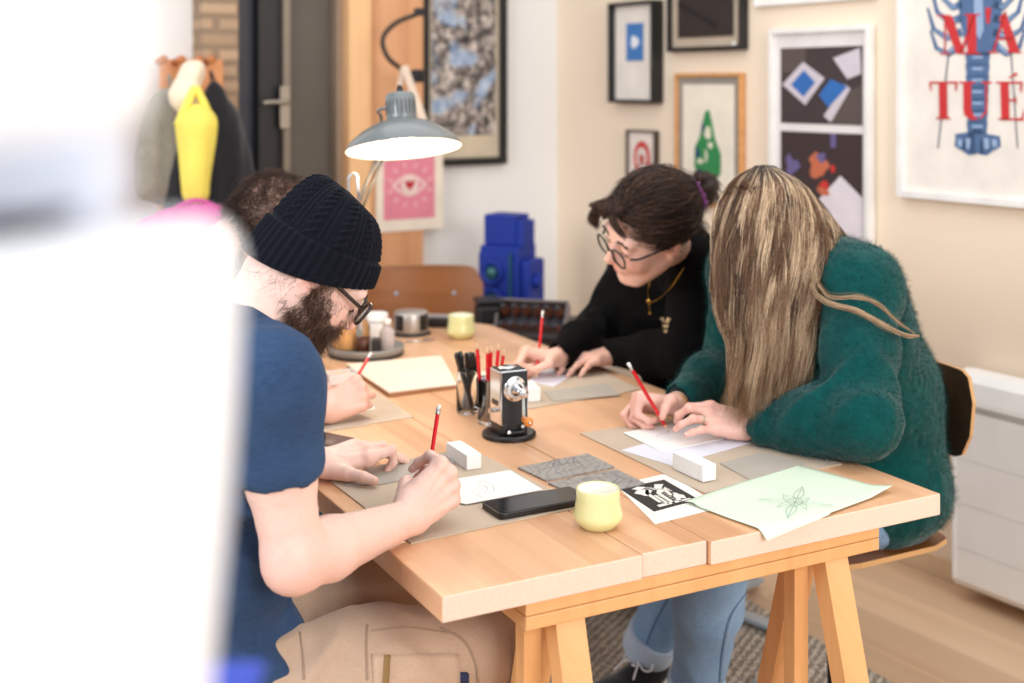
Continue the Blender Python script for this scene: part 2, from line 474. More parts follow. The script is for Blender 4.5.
# black box frame with a blue print
o, q, dim, fp = art_frame(RW, 619, 664, 2, 103, .014, .055, mblk, 'small black box frame holding a print of a blue rectangle on white paper')
fp('blue_block', [rect(-.42, .42, -.18, .62)], (66, 122, 190)); fp('white_figure', [blob(0, .22, .2, .13, 18, .12, 3)], (232, 236, 240), .0025)
# dark landscape frame, top cut by the photo
o, q, dim, fp = art_frame(RW, 674, 749, -70, 51, .016, .035, mblk, 'black landscape frame with taupe mount around a dark photograph, above the oak frame', mat_c=(190, 172, 152), mat_w=.035)
fp('dark_photo', [rect(-1, 1, -1, 1)], (46, 34, 30)); fp('dark_branch', [[(-1, -.3), (-.3, -.55), (.4, -.85), (.45, -.75), (-.3, -.45), (-1, -.2)]], (16, 14, 15), .0025); fp('price_tag', [rect(.95, 1.08, -1.28, -1.12)], (235, 232, 228), .003)
# oak frame, green print
o, q, dim, fp = art_frame(RW, 679, 746, 73, 206, .014, .022, mgold, 'oak frame with grey mount and a green printed figure on cream paper', mat_c=(150, 142, 132), mat_w=.028, paper=(236, 226, 208))
fp('green_figure', [[(-.1, .5), (.05, .55), (.18, .3), (.3, 0), (.52, -.25), (.5, -.6), (.2, -.78), (-.3, -.78), (-.52, -.5), (-.5, -.15), (-.3, .05), (-.2, .3)]], (44, 134, 74))
fp('cream_details', [blob(.02, .12, .13, .12, 14, .1, 5), blob(.12, -.1, .1, .06, 10, .1, 6), blob(-.28, -.4, .12, .05, 10, .2, 7), blob(-.05, -.3, .05, .12, 10, .2, 8)], (226, 220, 196), .0025)
fp('navy_details', [blob(-.38, -.25, .08, .1, 10, .2, 9), blob(-.3, -.6, .12, .04, 10, .2, 4), blob(-.18, .2, .05, .1, 10, .2, 2)], (36, 60, 110), .003)
fp('red_seal', [blob(.28, -.9, .06, .04, 10)], (210, 84, 66), .0025)
# small frame with a red oval
o, q, dim, fp = art_frame(RW, 631, 660, 130, 186, .008, .025, plain('dark_wood_frame', (64, 46, 36), .4), 'smallest frame, dark and narrow, holding a red oval print', paper=(240, 228, 216))
fp('red_oval', [blob(0, 0, .62, .66, 24)], (206, 60, 58)); fp('pale_centre', [blob(0, 0, .4, .42, 20)], (226, 214, 204), .0022); fp('red_face', [blob(0, -.05, .22, .22, 12, .15)], (190, 90, 84), .003)
# white frame with two photographs
o, q, (w2, h2, pz), fp = art_frame(RW, 775, 876, 27, 246, .018, .03, mwht, 'tall white frame with two stacked colour photographs behind the long-haired woman', paper=(232, 224, 222))
r1 = rect(-.86, .9, .12, .86); fp('upper_photo', [r1], (62, 50, 50))
fp('photo_shapes', [rect(-.86, -.3, .62, .86), [(.2, .12), (.9, .12), (.9, .5), (.5, .4)]], (88, 74, 70), .0018)
fp('white_sheets', [[(-.82, .5), (-.35, .72), (.12, .56), (-.3, .3)], [(.1, .2), (.55, .5), (.66, .46), (.25, .14)], [(.3, .75), (.85, .84), (.88, .6), (.6, .55)]], (206, 196, 204), .0024)
fp('blue_prints', [[(-.62, .5), (-.33, .64), (-.08, .52), (-.34, .38)], [(.0, .4), (.25, .55), (.6, .48), (.2, .28)]], (44, 104, 176), .003)
fp('lower_photo', [rect(-.86, .9, -.62, .04)], (58, 42, 42)); fp('table_in_photo', [[(-.2, -.95), (.9, -.95), (.9, -.55), (.45, -.36), (.0, -.6)]], (226, 216, 222), .0018)
fp('warm_spots', [blob(-.02, -.28, .2, .12, 14, .2, 4), blob(.1, -.5, .12, .07, 12, .2, 5)], (196, 106, 74), .0026); fp('purple_spots', [rect(.25, .36, -.1, .04), blob(-.6, -.3, .15, .1, 10, .3, 3), blob(.05, -.2, .1, .05, 10, .2, 6)], (104, 92, 138), .003)
fp('red_spot', [blob(.12, -.46, .1, .04, 10, .2, 5), blob(.3, -.3, .05, .04, 8)], (200, 50, 44), .0034)
# large lobster poster, cut by the photo
o, q, (w2, h2, pz), fp = art_frame(RW, 904, 1120, -190, 196, .022, .035, mwht, 'large white-framed poster of a blue lobster with red serif lettering', paper=(236, 226, 216), ypx='left')
s0 = RW.hit(904, 0)[0]; s1 = RW.hit(1120, 0)[0]; zt = RW.hit(904, -190)[1]; zb = RW.hit(904, 196)[1]
def PX(px, py):                                   # photo pixel -> paper units
    s, z = RW.hit(px, py); return ((s-(s0+s1)/2)/(w2/2), (z-(zt+zb)/2)/(h2/2))
def PP(pts): return [PX(*p) for p in pts]
blue, blue2, red = (78, 106, 146), (150, 172, 204), (200, 44, 46)
def seg(xc, hw, y0, y1, t=.12): return PP([(xc-hw, y0+1), (xc-hw*.9, y0), (xc+hw*.9, y0), (xc+hw, y0+1), (xc+hw*(1-t), y1), (xc-hw*(1-t), y1)])
body = [PP([(966, -60), (1004, -60), (1007, -20), (1006, 20), (1001, 44), (993, 56), (977, 56), (970, 44), (964, 20), (962, -20)])]
body += [seg(982-i*.1, 12.5-i*.35, 52+i*11.5, 65+i*11.5) for i in range(7)]
body += [PP([(980-3, 129), (974, 152), (978, 153.5), (988, 153.5), (990, 152), (986, 129)])]
for sx in (-1, 1):
    for k, (dx, dy) in enumerate(((9, 150), (17, 145))):
        cx = 982+sx*dx; body.append(PP([(982+sx*3, 131), (cx-6, dy-11), (cx+sx*5, dy-9), (cx+sx*6, dy+1), (cx, dy+5), (cx-sx*7, dy+4)]))
def leg(pts, w):                                  # limb outline around a spine of pixels
    out1, out2 = [], []
    for i, (x, y) in enumerate(pts):
        a = np.array(pts[max(i-1, 0)], float); b = np.array(pts[min(i+1, len(pts)-1)], float); d = nrm(b-a); n = np.array([-d[1], d[0]])
        ww = w*(1-.75*i/(len(pts)-1)); out1.append((x+n[0]*ww, y+n[1]*ww)); out2.append((x-n[0]*ww, y-n[1]*ww))
    return PP(out1+out2[::-1])
for sx in (-1, 1):
    for y0, xe, ym, ye in ((44, 47, 54, 30), (32, 50, 38, 8), (18, 46, 22, -10), (4, 40, 8, -24), (-12, 32, -12, -50)):
        body.append(leg([(982+sx*16, y0), (982+sx*(xe*.62), ym), (982+sx*(xe*.88), (ym+ye)/2+6), (982+sx*xe, ye)], 4.2))
for sx in (-1, 1):
    body.append(leg([(982+sx*14, -40), (982+sx*38, -75), (982+sx*46, -120), (982+sx*34, -160)], 14))
fp('lobster', body, blue)
li = [PP([(978, -40), (986, -40), (988, 30), (984, 40), (979, 30)])]+[seg(982, 5.5, 56+i*11.5, 58.5+i*11.5) for i in range(7)]
for sx in (-1, 1):
    li += [PP([(982+sx*9-3, 138), (982+sx*9+2, 138), (982+sx*10+2, 148), (982+sx*9-2, 149)]), PP([(982+sx*17-3, 139), (982+sx*17+2, 139), (982+sx*18+2, 146), (982+sx*17-2, 147)])]
    for y0, xe, ym, ye in ((44, 47, 54, 30), (32, 50, 38, 8), (18, 46, 22, -10), (4, 40, 8, -24)):
        li.append(leg([(982+sx*22, y0+2), (982+sx*(xe*.62), ym), (982+sx*(xe*.85), (ym+ye)/2+7)], 1.2))
fp('lobster_highlights', li, blue2, .0021)
fp('antennae', [PP([(952.5, 54), (953.6, 54), (943, 148), (942, 148)]), PP([(1015, 54), (1016, 54), (1022.5, 148), (1021.5, 148)])], (70, 82, 104), .0024)
# lettering  M'A / TUE-acute, fat verticals and hair serifs
def ser(xc, y, hw, t=1.6): return [(xc-hw, y), (xc+hw, y), (xc+hw, y+t), (xc-hw, y+t)]
L = []
L += [[(947, 16), (957, 16), (969, 54), (961, 54)], ser(948, 15, 6), [(949, 18), (950.4, 18), (950.4, 54), (949, 54)], ser(950, 53, 5), [(978, 15), (980, 15), (967, 54), (964, 54)], [(972, 15), (981, 15), (981, 54), (972, 54)], ser(977, 14, 8), ser(977, 53, 8)]
L += [[(990, 8), (996, 8), (994, 24), (991, 24)]]
L += [[(1010, 12), (1024, 52), (1014, 52), (1004, 18)], [(1009, 12), (1011, 12), (999, 52), (997, 52)], [(1001, 38), (1018, 38), (1018, 40), (1001, 40)], ser(998, 51.5, 5), ser(1019, 51.5, 7)]
L += [[(943.5, 83), (951.5, 83), (952, 118), (944, 118)], ser(948, 81.5, 14, 2), [(934, 83), (936, 83), (936, 92), (934.5, 88)], [(960, 83), (962, 83), (961.5, 89), (960, 92)], ser(948, 117, 7, 2)]
L += [[(968, 83), (976, 83), (976, 110), (979, 116), (984, 119), (976, 120), (969, 115), (968, 108)], ser(972, 81.5, 8, 2), [(990, 83), (992, 83), (992, 112), (986, 118.5), (984, 118), (990, 111)], ser(991, 81.5, 5, 2)]
L += [[(1005, 83), (1013, 83), (1014, 120), (1006, 120)], ser(1014, 81.5, 13, 2), [(1025, 83), (1027, 83), (1026, 93), (1024.5, 90)], [(1013, 99), (1020, 99), (1021, 95), (1021, 105), (1020, 101), (1013, 101)], [(1003, 119.5), (1028, 120.5), (1029, 108), (1026, 118), (1003, 118)], [(1013, 77.5), (1021, 72), (1022, 75), (1013, 78.5)]]
fp('red_lettering', [PP(p) for p in L], red, .003)
# lower edge of one more white frame above
art_frame(RW, 758, 878, -120, 3, .012, .02, mwht, 'thin white picture frame just above the two-photograph frame, nearly all out of view')
# big black poster frame on the back wall
o, q, (w2, h2, pz), fp = art_frame(BW, 418, 502, -130, 165, .03, .04, mblk, 'big black-framed abstract picture in greys and blues behind the desk lamp', paper=(206, 190, 164), d0=.004)
tm = NT('grey_blue_abstract'); v = tm.mapping()
n1 = tm.noise(v, 26, 8, .75, .3); n2 = tm.noise(v, 5, 2, .5, .2); n3 = tm.noise(v, 8, 1, .4, .2)
c0 = tm.ramp(n1, [(.4, (50, 46, 48)), (.5, (128, 118, 112)), (.6, (216, 202, 192))])
c1 = tm.ramp(n3, [(.54, (0, 0, 0)), (.62, (255, 255, 255))])
tm.col(tm.mix(c1, c0, tm.ramp(n1, [(.38, (126, 146, 176)), (.62, (190, 204, 222))])))
tm.set(Roughness=.25)
fp('abstract_print', [rect(-.9, .9, -.84, .98)], (0, 0, 0), mat=tm.m)
# pink eye print pinned to the board
s_, _ = BW.hit(409, 190, .06)
o = thing('eye_print', 'pink print of a white eye with a red heart pupil hanging below the lamp', 'print', BW.P(s_, BW.hit(409, 228, .06)[1], .06))
sl, zt_ = BW.hit(376, 149, .06); sr, zb_ = BW.hit(443, 228, .06); Wp, Hp = sl-sr, zt_-zb_
def eq(vf, dz): return BW.place(xf(vf, np.diag([-1, 1, 1.])), (sl+sr)/2, (zt_+zb_)/2, .06+dz)
obj('paper', eq(box(Wp, Hp, .003), 0), plain('cream_print_paper', (238, 224, 206), .7), o)
def ep(nm, polys, c, dz): obj(nm, eq(join(*[prism([(p[0]*Wp/2, p[1]*Hp/2) for p in pl], .0006) for pl in polys]), dz), plain('ink_%d_%d_%d' % c, c, .7), o)
ep('pink_field', [rect(-.78, .74, -.72, .86)], (226, 134, 152), .002)
eye = [(-.55+1.05*i/12-.0, .1+.26*math.sin(PI*i/12)) for i in range(13)]+[(.5-1.05*i/12, .1-.26*math.sin(PI*i/12)) for i in range(1, 12)]
eyi = [(-.02+(x+.02)*.84, .1+(y-.1)*.8) for x, y in eye]
ep('eye_outline', [eye], (240, 220, 206), .003); ep('eye_inner', [eyi], (228, 144, 160), .004); ep('iris', [blob(-.02, .1, .26, .2, 24)], (240, 214, 206), .005)
ep('heart', [[(-.02, -.03), (-.15, .1), (-.16, .19), (-.09, .23), (-.02, .17), (.05, .23), (.12, .19), (.11, .1)]], (186, 26, 44), .006)
rays = []
for i in range(12):
    a = 2*PI*(i+.5)/12; r0, r1 = .5, .66; x0, y0, x1, y1 = math.cos(a)*r0*1.1, .1+math.sin(a)*r0*.9, math.cos(a)*r1*1.1, .1+math.sin(a)*r1*.9
    n = nrm(V(x1-x0, y1-y0, 0)); t_ = np.array([-n[1], n[0]])*.03
    rays.append([(x0-t_[0], y0-t_[1]), (x1, y1), (x0+t_[0], y0+t_[1])])
ep('rays', rays, (240, 206, 200), .003)
# pale poster sheet beside/below it leaning on the wall
# ------------------------------------------------------------------ tabletop and trestles
TA = V(-.098, 1.758, 0); TB = V(.7535, 2.207, 0); TU = nrm(TB-TA); TV = V(-.466, .885, 0); TV = nrm(TV-TU*(TV@TU)); TW = np.linalg.norm(TB-TA); TL = 1.80; TH = .038
TM = np.array([TU, TV, [0, 0, 1]]).T
def tp(a, b, z=0): return TA+TU*a+TV*b+V(0, 0, z)
def qpx(px):
    k = (px-CX)/FPX; q = (k*TA[1]-TA[0])/((TB-TA)[0]-k*(TB-TA)[1]); return q*TW
mtab = wood('beech_tabletop', (216, 166, 126), (229, 184, 146), (236, 198, 163), ANG_T, (1, 1, 1), 16, .35, .06,
            lam=(.55, .058, .0004, (228, 212, 200), (255, 250, 246), .5))
mend = NT('beech_end_grain'); v = mend.mapping((1, 1, 1)); f = mend.noise(v, 160, 4, .6)
mend.col(mend.ramp(f, [(.3, (232, 202, 182)), (.7, (237, 211, 193))])); mend.set(Roughness=.6)
tt = thing('wooden_tabletop', 'thick beech plank tabletop lying on trestles, covered with papers', 'table', tp(TW/2, TL/2, TZ-TH))
cuts = [0, qpx(643), qpx(709), TW]
for i in range(3):
    a0, a1 = cuts[i]+(.0008 if i else 0), cuts[i+1]-(.0008 if i < 2 else 0)
    e0 = (0, .004, -.004)[i]
    ch = .0015
    if i == 2:
        poly = [(a0, e0), (a1, e0), (a1, TL-.05), (a1-.03, TL), (a0, TL)]
    elif i == 0: poly = [(a0, e0), (a1, e0), (a1, TL), (a0+.03, TL), (a0, TL-.05)]
    else: poly = [(a0, e0), (a1, e0), (a1, TL), (a0, TL)]
    pv = prism(poly, TH, bev=.0022)
    pl = obj('plank', xf(pv, TM, tp(0, 0, TZ-TH)), mtab, tt)
    pl.data.materials.append(mend.m)
    for p in pl.data.polygons:
        if abs(Vector(p.normal).dot(Vector(TV))) > .9: p.material_index = 1
mtr = wood('pine_trestle', (216, 156, 100), (228, 172, 114), (236, 184, 128), 0, (5, 5, .3), 5, .4, .05)
def trestle(y0, label, zf=0):
    t = thing('trestle', label, 'trestle', tp(TW/2, y0+.06, 0), 'trestles under the tabletop')
    q0, q1 = qpx(528), qpx(882); zt = TZ-TH-.0005
    def bx(nm, a0, a1, b0, b1, z0, z1, par=t):
        return obj(nm, xf(box(a1-a0, b1-b0, z1-z0, bev=.002), TM, tp((a0+a1)/2, (b0+b1)/2, (z0+z1)/2)), mtr, par, org=tp((a0+a1)/2, (b0+b1)/2, (z0+z1)/2))
    bx('beam', q0, q1, y0, y0+.12, zt-.0195, zt); bx('beam', q0, q1, y0, y0+.12, zt-.041, zt-.0205)
    z1 = zt-.042
    for ql in (qpx(575), qpx(842)):
        for sg in (-1, 1):
            top = tp(ql, y0+.06+sg*.034, z1); bot = tp(ql, y0+.06+sg*.21, zf)
            d = nrm(bot-top)
            w_, t_ = .05, .036
            # leg cut flat at top and floor
            pr = [tp(ql-w_/2, y0+.06+sg*.034-t_/2, z1), tp(ql+w_/2, y0+.06+sg*.034-t_/2, z1), tp(ql+w_/2, y0+.06+sg*.034+t_/2, z1), tp(ql-w_/2, y0+.06+sg*.034+t_/2, z1)]
            of = TV*(sg*.176)
            vs = np.array(pr+[p+of-V(0, 0, z1-zf) for p in pr]); fs = [[0, 1, 2, 3], [7, 6, 5, 4], [0, 4, 5, 1], [1, 5, 6, 2], [2, 6, 7, 3], [3, 7, 4, 0]]
            obj('leg', (vs, fs), mtr, t, org=(top+bot)/2)
        # central height post between the splayed legs
        bx('post', ql-.058, ql-.028, y0+.045, y0+.075, .12, z1)
    bx('rail', qpx(575)-.06, qpx(842)+.03, y0+.048, y0+.072, .10, .135)
    return t
trestle(.006, 'pine trestle with splayed legs under the near end of the tabletop')
trestle(TL-.12, 'pine trestle under the far end of the tabletop, mostly hidden', .0)
# rug
mrug = NT('woven_rug'); v = mrug.mapping((1, 1, 1), (0, 0, .5)); wv = mrug.node('ShaderNodeTexWave', inp={'Scale': 14, 'Distortion': 6, 'Detail': 3, 'Detail Scale': 6}); mrug.l.new(v, wv.inputs['Vector'])
n_ = mrug.noise(v, 120, 3); mrug.col(mrug.mix(n_, mrug.ramp(wv.outputs['Fac'], [(.2, (150, 142, 134)), (.8, (212, 204, 194))]), (170, 160, 150), 'OVERLAY')); mrug.set(Roughness=1); mrug.bump(wv.outputs['Fac'], .8, .006)
rr = [tp(-.65, .76), tp(1.5, .25), tp(1.5, 1.44), tp(-.65, 1.44)]
tag(obj('woven_rug', prism([(p[0], p[1]) for p in rr], .009, z0=.001, bev=.002), mrug.m, org=tp(.3, 1.2)), 'grey and beige flat woven rug on the floor under the table', 'rug')
# ------------------------------------------------------------------ papers and boards on the table
def sheet(nm, px, z, th, mat, label, cat, group=None, parent=None):
    """flat piece lying on the table: corners seen at the given pixels, bottom at height z"""
    P = [T(x, y, z+th) for x, y in px]; c = np.mean(P, 0)
    vf = prism([(p[0], p[1]) for p in P], th, z0=z)
    o = obj(nm, vf, mat, parent, org=None if parent else V(c[0], c[1], z))
    if label: tag(o, label, cat, group)
    return o
mgb = plain('grey_board', (196, 178, 158), .85, bump=.15); mgb2 = plain('fine_grey_card', (176, 168, 158), .8, bump=.1)
mpw = plain('white_paper', (240, 238, 236), .8, var=.008); mbox = plain('white_card_box', (240, 238, 236), .6, var=.008)
mpcr = plain('cream_paper', (234, 220, 204), .8, var=.01); mink = plain('pencil_grey', (92, 88, 90), .7); mlav = plain('paper_cool', (226, 226, 238), .8, var=.008)
Z0 = TZ+.0004
b1 = sheet('grey_board', [(332, 482), (411, 543), (583, 506), (478, 452)], Z0, .0022, mgb, 'large beige-grey board under the hands and phone of the man in the beanie', 'board')
b1b = sheet('small_board', [(345, 485), (365, 468), (446, 452), (456, 462), (412, 478), (380, 484)], Z0+.0026, .002, mgb2, 'small grey card under the fingers of the man in the beanie', 'board')
p1 = sheet('drawing_paper', [(397, 488), (466, 504), (543, 489.6), (510, 470)], Z0+.005, .0006, mpw, 'white paper with a faint flower sketch beside the black phone', 'paper')
b2 = sheet('grey_board', [(296, 436), (413, 416.5), (368, 385), (285, 398)], Z0, .0022, mgb, 'beige-grey board under the hand of the curly-haired man', 'board')
p2 = sheet('drawing_paper', [(335, 400), (342, 417), (375, 408.5), (363, 392)], Z0+.0026, .0006, mpw, 'small white paper under the hand of the curly-haired man', 'paper')
b3 = sheet('grey_board', [(512, 411.5), (640, 389), (602, 371), (500, 384)], Z0, .0022, mgb, 'beige-grey board under the hands of the woman in black', 'board')
b3b = sheet('small_board', [(553, 401), (620, 394.5), (607, 383), (543, 391)], Z0+.0026, .002, mgb2, 'small dark grey card lying in front of the woman in black', 'board')
p3 = sheet('drawing_paper', [(527, 381), (554, 386.5), (577, 371.5), (548, 368)], Z0+.0026, .0006, mlav, 'white paper the woman in black draws on', 'paper')
b4 = sheet('grey_board', [(580, 433), (705, 493), (842, 463.5), (700, 415)], Z0, .0022, mgb, 'large beige-grey board under the hands of the woman in green', 'board')
p4 = sheet('drawing_paper', [(621, 450), (672, 465.5), (757, 441), (700, 428)], Z0+.0026, .0006, mlav, 'lower white sheet under the drawing of the woman in green', 'paper')
p4b = sheet('drawing_paper', [(623, 432.5), (662, 451.5), (735, 436), (688, 420)], Z0+.0036, .0016, mpw, 'upper white card the woman in green is drawing on', 'paper')
b4b = sheet('small_board', [(720, 463), (750, 479.5), (806, 463), (762, 452)], Z0+.0026, .002, mgb2, 'small light grey card beside the sleeve of the woman in green', 'board')
p5 = sheet('cream_paper', [(458, 376), (470, 371), (530, 372), (512, 383), (478, 384)], Z0, .0006, mpcr, 'cream paper lying behind the pencil sharpener', 'paper')
# cream pad with brown backing
pad = thing('paper_pad', 'cream paper pad lying between the tray and the pen jar', 'paper pad', T(405, 374))
sheet('backing_board', [(347, 366), (389, 394), (458, 385), (441, 357)], Z0, .008, plain('brown_board', (170, 122, 84), .8), None, None, parent=pad)
sheet('pages', [(346, 364), (389, 392), (457, 384), (441, 355)], Z0+.0082, .003, mpcr, None, None, parent=pad)
# green tracing paper, drooping over the edge
def droop():
    n = 26; A, B_, C_, D = [T(x, y) for x, y in ((684, 504), (772, 536), (893, 492.5), (796, 466.5))]
    v = []
    for i in range(n+1):
        for j in range(n+1):
            u, w_ = i/n, j/n
            p = (1-u)*(1-w_)*A+u*(1-w_)*B_+u*w_*C_+(1-u)*w_*D
            e = (p-TA)@TV                           # distance inside the near edge
            z = TZ+.0045+.0006*math.sin(u*9+w_*5)*(1-abs(2*w_-1)*.4)+(.0035 if 0 < u < .2 and w_ < .3 else 0)*(math.sin(u*15.7)**2)
            corner = max(0, (u-.72)/.28)*max(0, (.35-w_)/.35)
            if e < .0: p = p-TV*e*.6-TV*.006; z = TZ+.0045-(-e)*.55
            z += .008*max(0, (u-.8)/.2)*max(0, (w_-.8)/.2)
            v.append([p[0], p[1], max(z, TZ+.004) if e > 0 else z])
    f = [[i*(n+1)+j, (i+1)*(n+1)+j, (i+1)*(n+1)+j+1, i*(n+1)+j+1] for i in range(n) for j in range(n)]
    v = np.array(v); m = len(v); v2 = v-V(0, 0, .0004)
    rim = [i*(n+1) for i in range(n+1)]+[n*(n+1)+j for j in range(1, n+1)]+[i*(n+1)+n for i in range(n-1, -1, -1)]+[j for j in range(n-1, 0, -1)]
    fs = f+[[q+m for q in r[::-1]] for r in f]+[[rim[(k+1) % len(rim)], rim[k], rim[k]+m, rim[(k+1) % len(rim)]+m] for k in range(len(rim))]
    return np.vstack([v, v2]), fs
mgreen = plain('pale_green_paper', (212, 228, 208), .75, var=.01)
gp = obj('green_paper', droop(), mgreen, smooth=True, org=T(790, 500)); tag(gp, 'pale green paper with a star-shaped flower sketch at the near corner of the table', 'paper')
def sketch(lines, z, w_, par, nm='pencil_drawing', mat=None):
    obj(nm, join(*[ribbon([T(x, y, z) for x, y in spline2(l)], w_) for l in lines]), mat or mink, par)
def spline2(l, n=10):
    if len(l) < 3: return l
    return [(p[0], p[1]) for p in spline([V(a, b, 0) for a, b in l], n)]
fl_ = []
for k in range(8):
    a = k*PI/4+.2; r = (38, 22)[k % 2]*(1.0 if k < 7 else .8); x1, y1 = 795+r*math.cos(a), 502+r*.42*math.sin(a)
    n_ = (-math.sin(a)*5, math.cos(a)*2.4)
    fl_ += [[(795+4*math.cos(a), 502+2*math.sin(a)), ((795+x1)/2+n_[0], (502+y1)/2+n_[1]), (x1, y1)], [(795+4*math.cos(a), 502+2*math.sin(a)), ((795+x1)/2-n_[0], (502+y1)/2-n_[1]), (x1, y1)], [(795, 502), (x1, y1)]]
sketch(fl_+[[(786, 500), (795, 497), (803, 501), (796, 506), (787, 503)]], TZ+.0064, .0009, gp, mat=plain('green_grey_pencil', (140, 160, 146), .7))
sketch([[(476, 489), (482, 485), (488, 489), (482, 494), (476, 490)], [(484, 487), (492, 485), (494, 491), (486, 493)], [(470, 490), (477, 495), (484, 497), (492, 494)], [(488, 483), (483, 481), (477, 484)]], Z0+.0059, .0006, p1)
sketch([[(655, 437), (665, 433), (676, 434)], [(658, 441), (668, 440), (680, 437)], [(662, 437), (672, 438)]], Z0+.0055, .0007, p4b, mat=plain('blue_grey_pencil', (120, 134, 176), .7))
# lino print
lp = sheet('lino_print', [(616, 485), (655, 524), (722, 507), (668, 473)], Z0, .0006, plain('print_paper', (240, 234, 226), .8, var=.01), 'small white sheet with a black linocut print of an arched doorway beside the yellow cup', 'print')
sheet('black_ink', [(619.5, 488.5), (654, 511.5), (699, 499.5), (664, 479.5)], Z0+.0006, .0003, plain('lino_black', (34, 31, 30), .6), None, None, parent=lp)
def lq(u, v):                                      # print coordinates 0..1 -> pixel
    A, B_, C_, D = (619.5, 488.5), (654, 511.5), (699, 499.5), (664, 479.5)
    return tuple((1-u)*(1-v)*A[i]+u*(1-v)*B_[i]+u*v*C_[i]+(1-u)*v*D[i] for i in (0, 1))
wl_ = []
wp_ = [blob(.30, .30, .12, .14, 14, .2, 3), [(.18, .45), (.35, .3), (.75, .3), (.75, .36), (.4, .38), (.3, .5)], [(.3, .62), (.42, .5), (.9, .5), (.9, .56), (.45, .57), (.4, .75)],
       [(.25, .82), (.4, .68), (.62, .66), (.6, .72), (.45, .75)], [(.48, .4), (.88, .4), (.88, .44), (.48, .44)], [(.1, .2), (.2, .3), (.14, .5), (.06, .36)], blob(.7, .78, .13, .1, 12, .25, 6), blob(.84, .68, .05, .05, 8), [(.1, .7), (.24, .6), (.3, .7), (.16, .86)], [(.82, .2), (.9, .2), (.9, .9), (.86, .9)]]
for i in range(6): wl_.append([(.5+.06*i, .32), (.52+.06*i, .5)])
for i in range(5): wl_.append([(.48+.08*i, .6), (.5+.08*i, .66)])
for i in range(7): wl_.append([(.15+.03*i, .5+.05*i), (.3+.03*i, .56+.04*i)])
vfs = []
for p_ in wp_: vfs.append(prism([tuple(T(*lq(*c), Z0+.0012)[:2]) for c in p_], .0003, z0=Z0+.0009))
for l in wl_: vfs.append(ribbon([T(*lq(*c), Z0+.0013) for c in l], .0022))
obj('white_cuts', join(*vfs), plain('print_white', (236, 230, 222), .8), lp)
# engraved lino plates
def carved(name, seed, kind):
    t = NT(name); v = t.mapping(); f1 = t.noise(v, 34+seed, 2, .5, 1.6); f2 = t.noise(v, 160, 3, .6, 2)
    wv = t.node('ShaderNodeTexWave', inp={'Scale': 16, 'Distortion': 14, 'Detail': 2, 'Detail Scale': 1.2}); t.l.new(v, wv.inputs['Vector'])
    c = t.ramp(wv.outputs['Fac'], [(.25, (138, 134, 132)), (.3, (156, 152, 149)), (.85, (164, 160, 156))])
    t.col(t.mix(.35, c, t.ramp(f2, [(.4, (140, 136, 134)), (.65, (168, 164, 160))]))); t.set(Roughness=.4)
    t.bump(wv.outputs['Fac'], .2, .001); return t.m
la = sheet('lino_plate', [(518, 467), (546, 480), (614.5, 466.5), (588, 453.5)], Z0, .0035, carved('carved_lino_a', 1, 0), 'grey carved lino plate with mountain shapes, nearer the pencil sharpener', 'lino plate', 'carved grey lino plates')
lb = sheet('lino_plate', [(548, 482.5), (582, 496), (645, 483), (616.5, 469)], Z0, .0035, carved('carved_lino_b', 9, 1), 'grey carved lino plate partly behind the near yellow cup', 'lino plate', 'carved grey lino plates')
dkl = plain('lino_groove', (70, 66, 66), .6)
zz = Z0+.0037
sketch([[(540, 473), (556, 458), (562, 466), (573, 457), (584, 468)], [(530, 468), (548, 462), (556, 459)], [(545, 477), (570, 470), (600, 466)], [(556, 459), (553, 466), (560, 470)], [(573, 458), (574, 464), (580, 467)], [(535, 472), (560, 465), (590, 460)]], zz, .0012, la, 'carved_lines', dkl)
sketch([[(560, 484), (580, 474), (600, 473), (618, 478), (604, 488), (584, 490), (566, 486)], [(572, 484), (588, 478), (604, 479), (596, 485), (580, 487)], [(600, 486), (620, 482), (636, 481)], [(566, 480), (575, 476)], [(608, 472), (622, 477), (634, 482)]], zz, .0012, lb, 'carved_lines', dkl)

# ------------------------------------------------------------------ small white boxes (erasers in sleeves)
def boxtop(tl, fl, w_px, h, z, label, grp='white eraser blocks', wd=.03):
    """tl: far-left top corner pixel, fl: near-left top corner pixel; box of height h standing at z"""
    A, B_ = T(*tl, z+h), T(*fl, z+h); d = B_-A; L = np.linalg.norm(d); d /= L; s = np.cross([0, 0, 1], d)
    c = (A+B_)/2+s*wd/2; c[2] = z+h/2
    o = thing('eraser_block', label, 'eraser', V(c[0], c[1], z), grp)
    obj('block', xf(box(wd, L*.985, h, bev=.0016), frame(s, [0, 0, 1]), c), mbox, o)
    obj('sleeve', xf(box(wd+.0008, L*.75, h+.0008, bev=.0016), frame(s, [0, 0, 1]), c-d*L*.06), plain('sleeve_white', (244, 243, 242), .5, var=.006), o)
    return o
boxtop((446, 442), (467, 455.6), 17, .028, Z0+.0026, 'white eraser block beside the pencil hand of the man in the beanie')
boxtop((672, 452), (703, 466), 17, .030, Z0+.0036, 'white eraser block in front of the hands of the woman in green')
boxtop((519, 381), (528, 389), 16, .030, Z0+.0026, 'white eraser block just right of the pencil sharpener')
o = thing('eraser_box', 'small open white box with orange content near the curly-haired man', 'box', T(340, 384))
c = T(340, 383); R_ = rotz(.5)
obj('tray', join(*[xf(v_, R_, c) for v_ in (box(.07, .04, .003, (0, 0, .003)), box(.07, .003, .026, (0, .02, .015)), box(.07, .003, .026, (0, -.02, .015)), box(.003, .037, .026, (.035, 0, .015)), box(.003, .037, .026, (-.035, 0, .015)))]), mbox, o)
obj('contents', xf(box(.05, .03, .018, (0, 0, .0135), .003), R_, c), plain('orange_sponge', (236, 176, 104), .8), o)

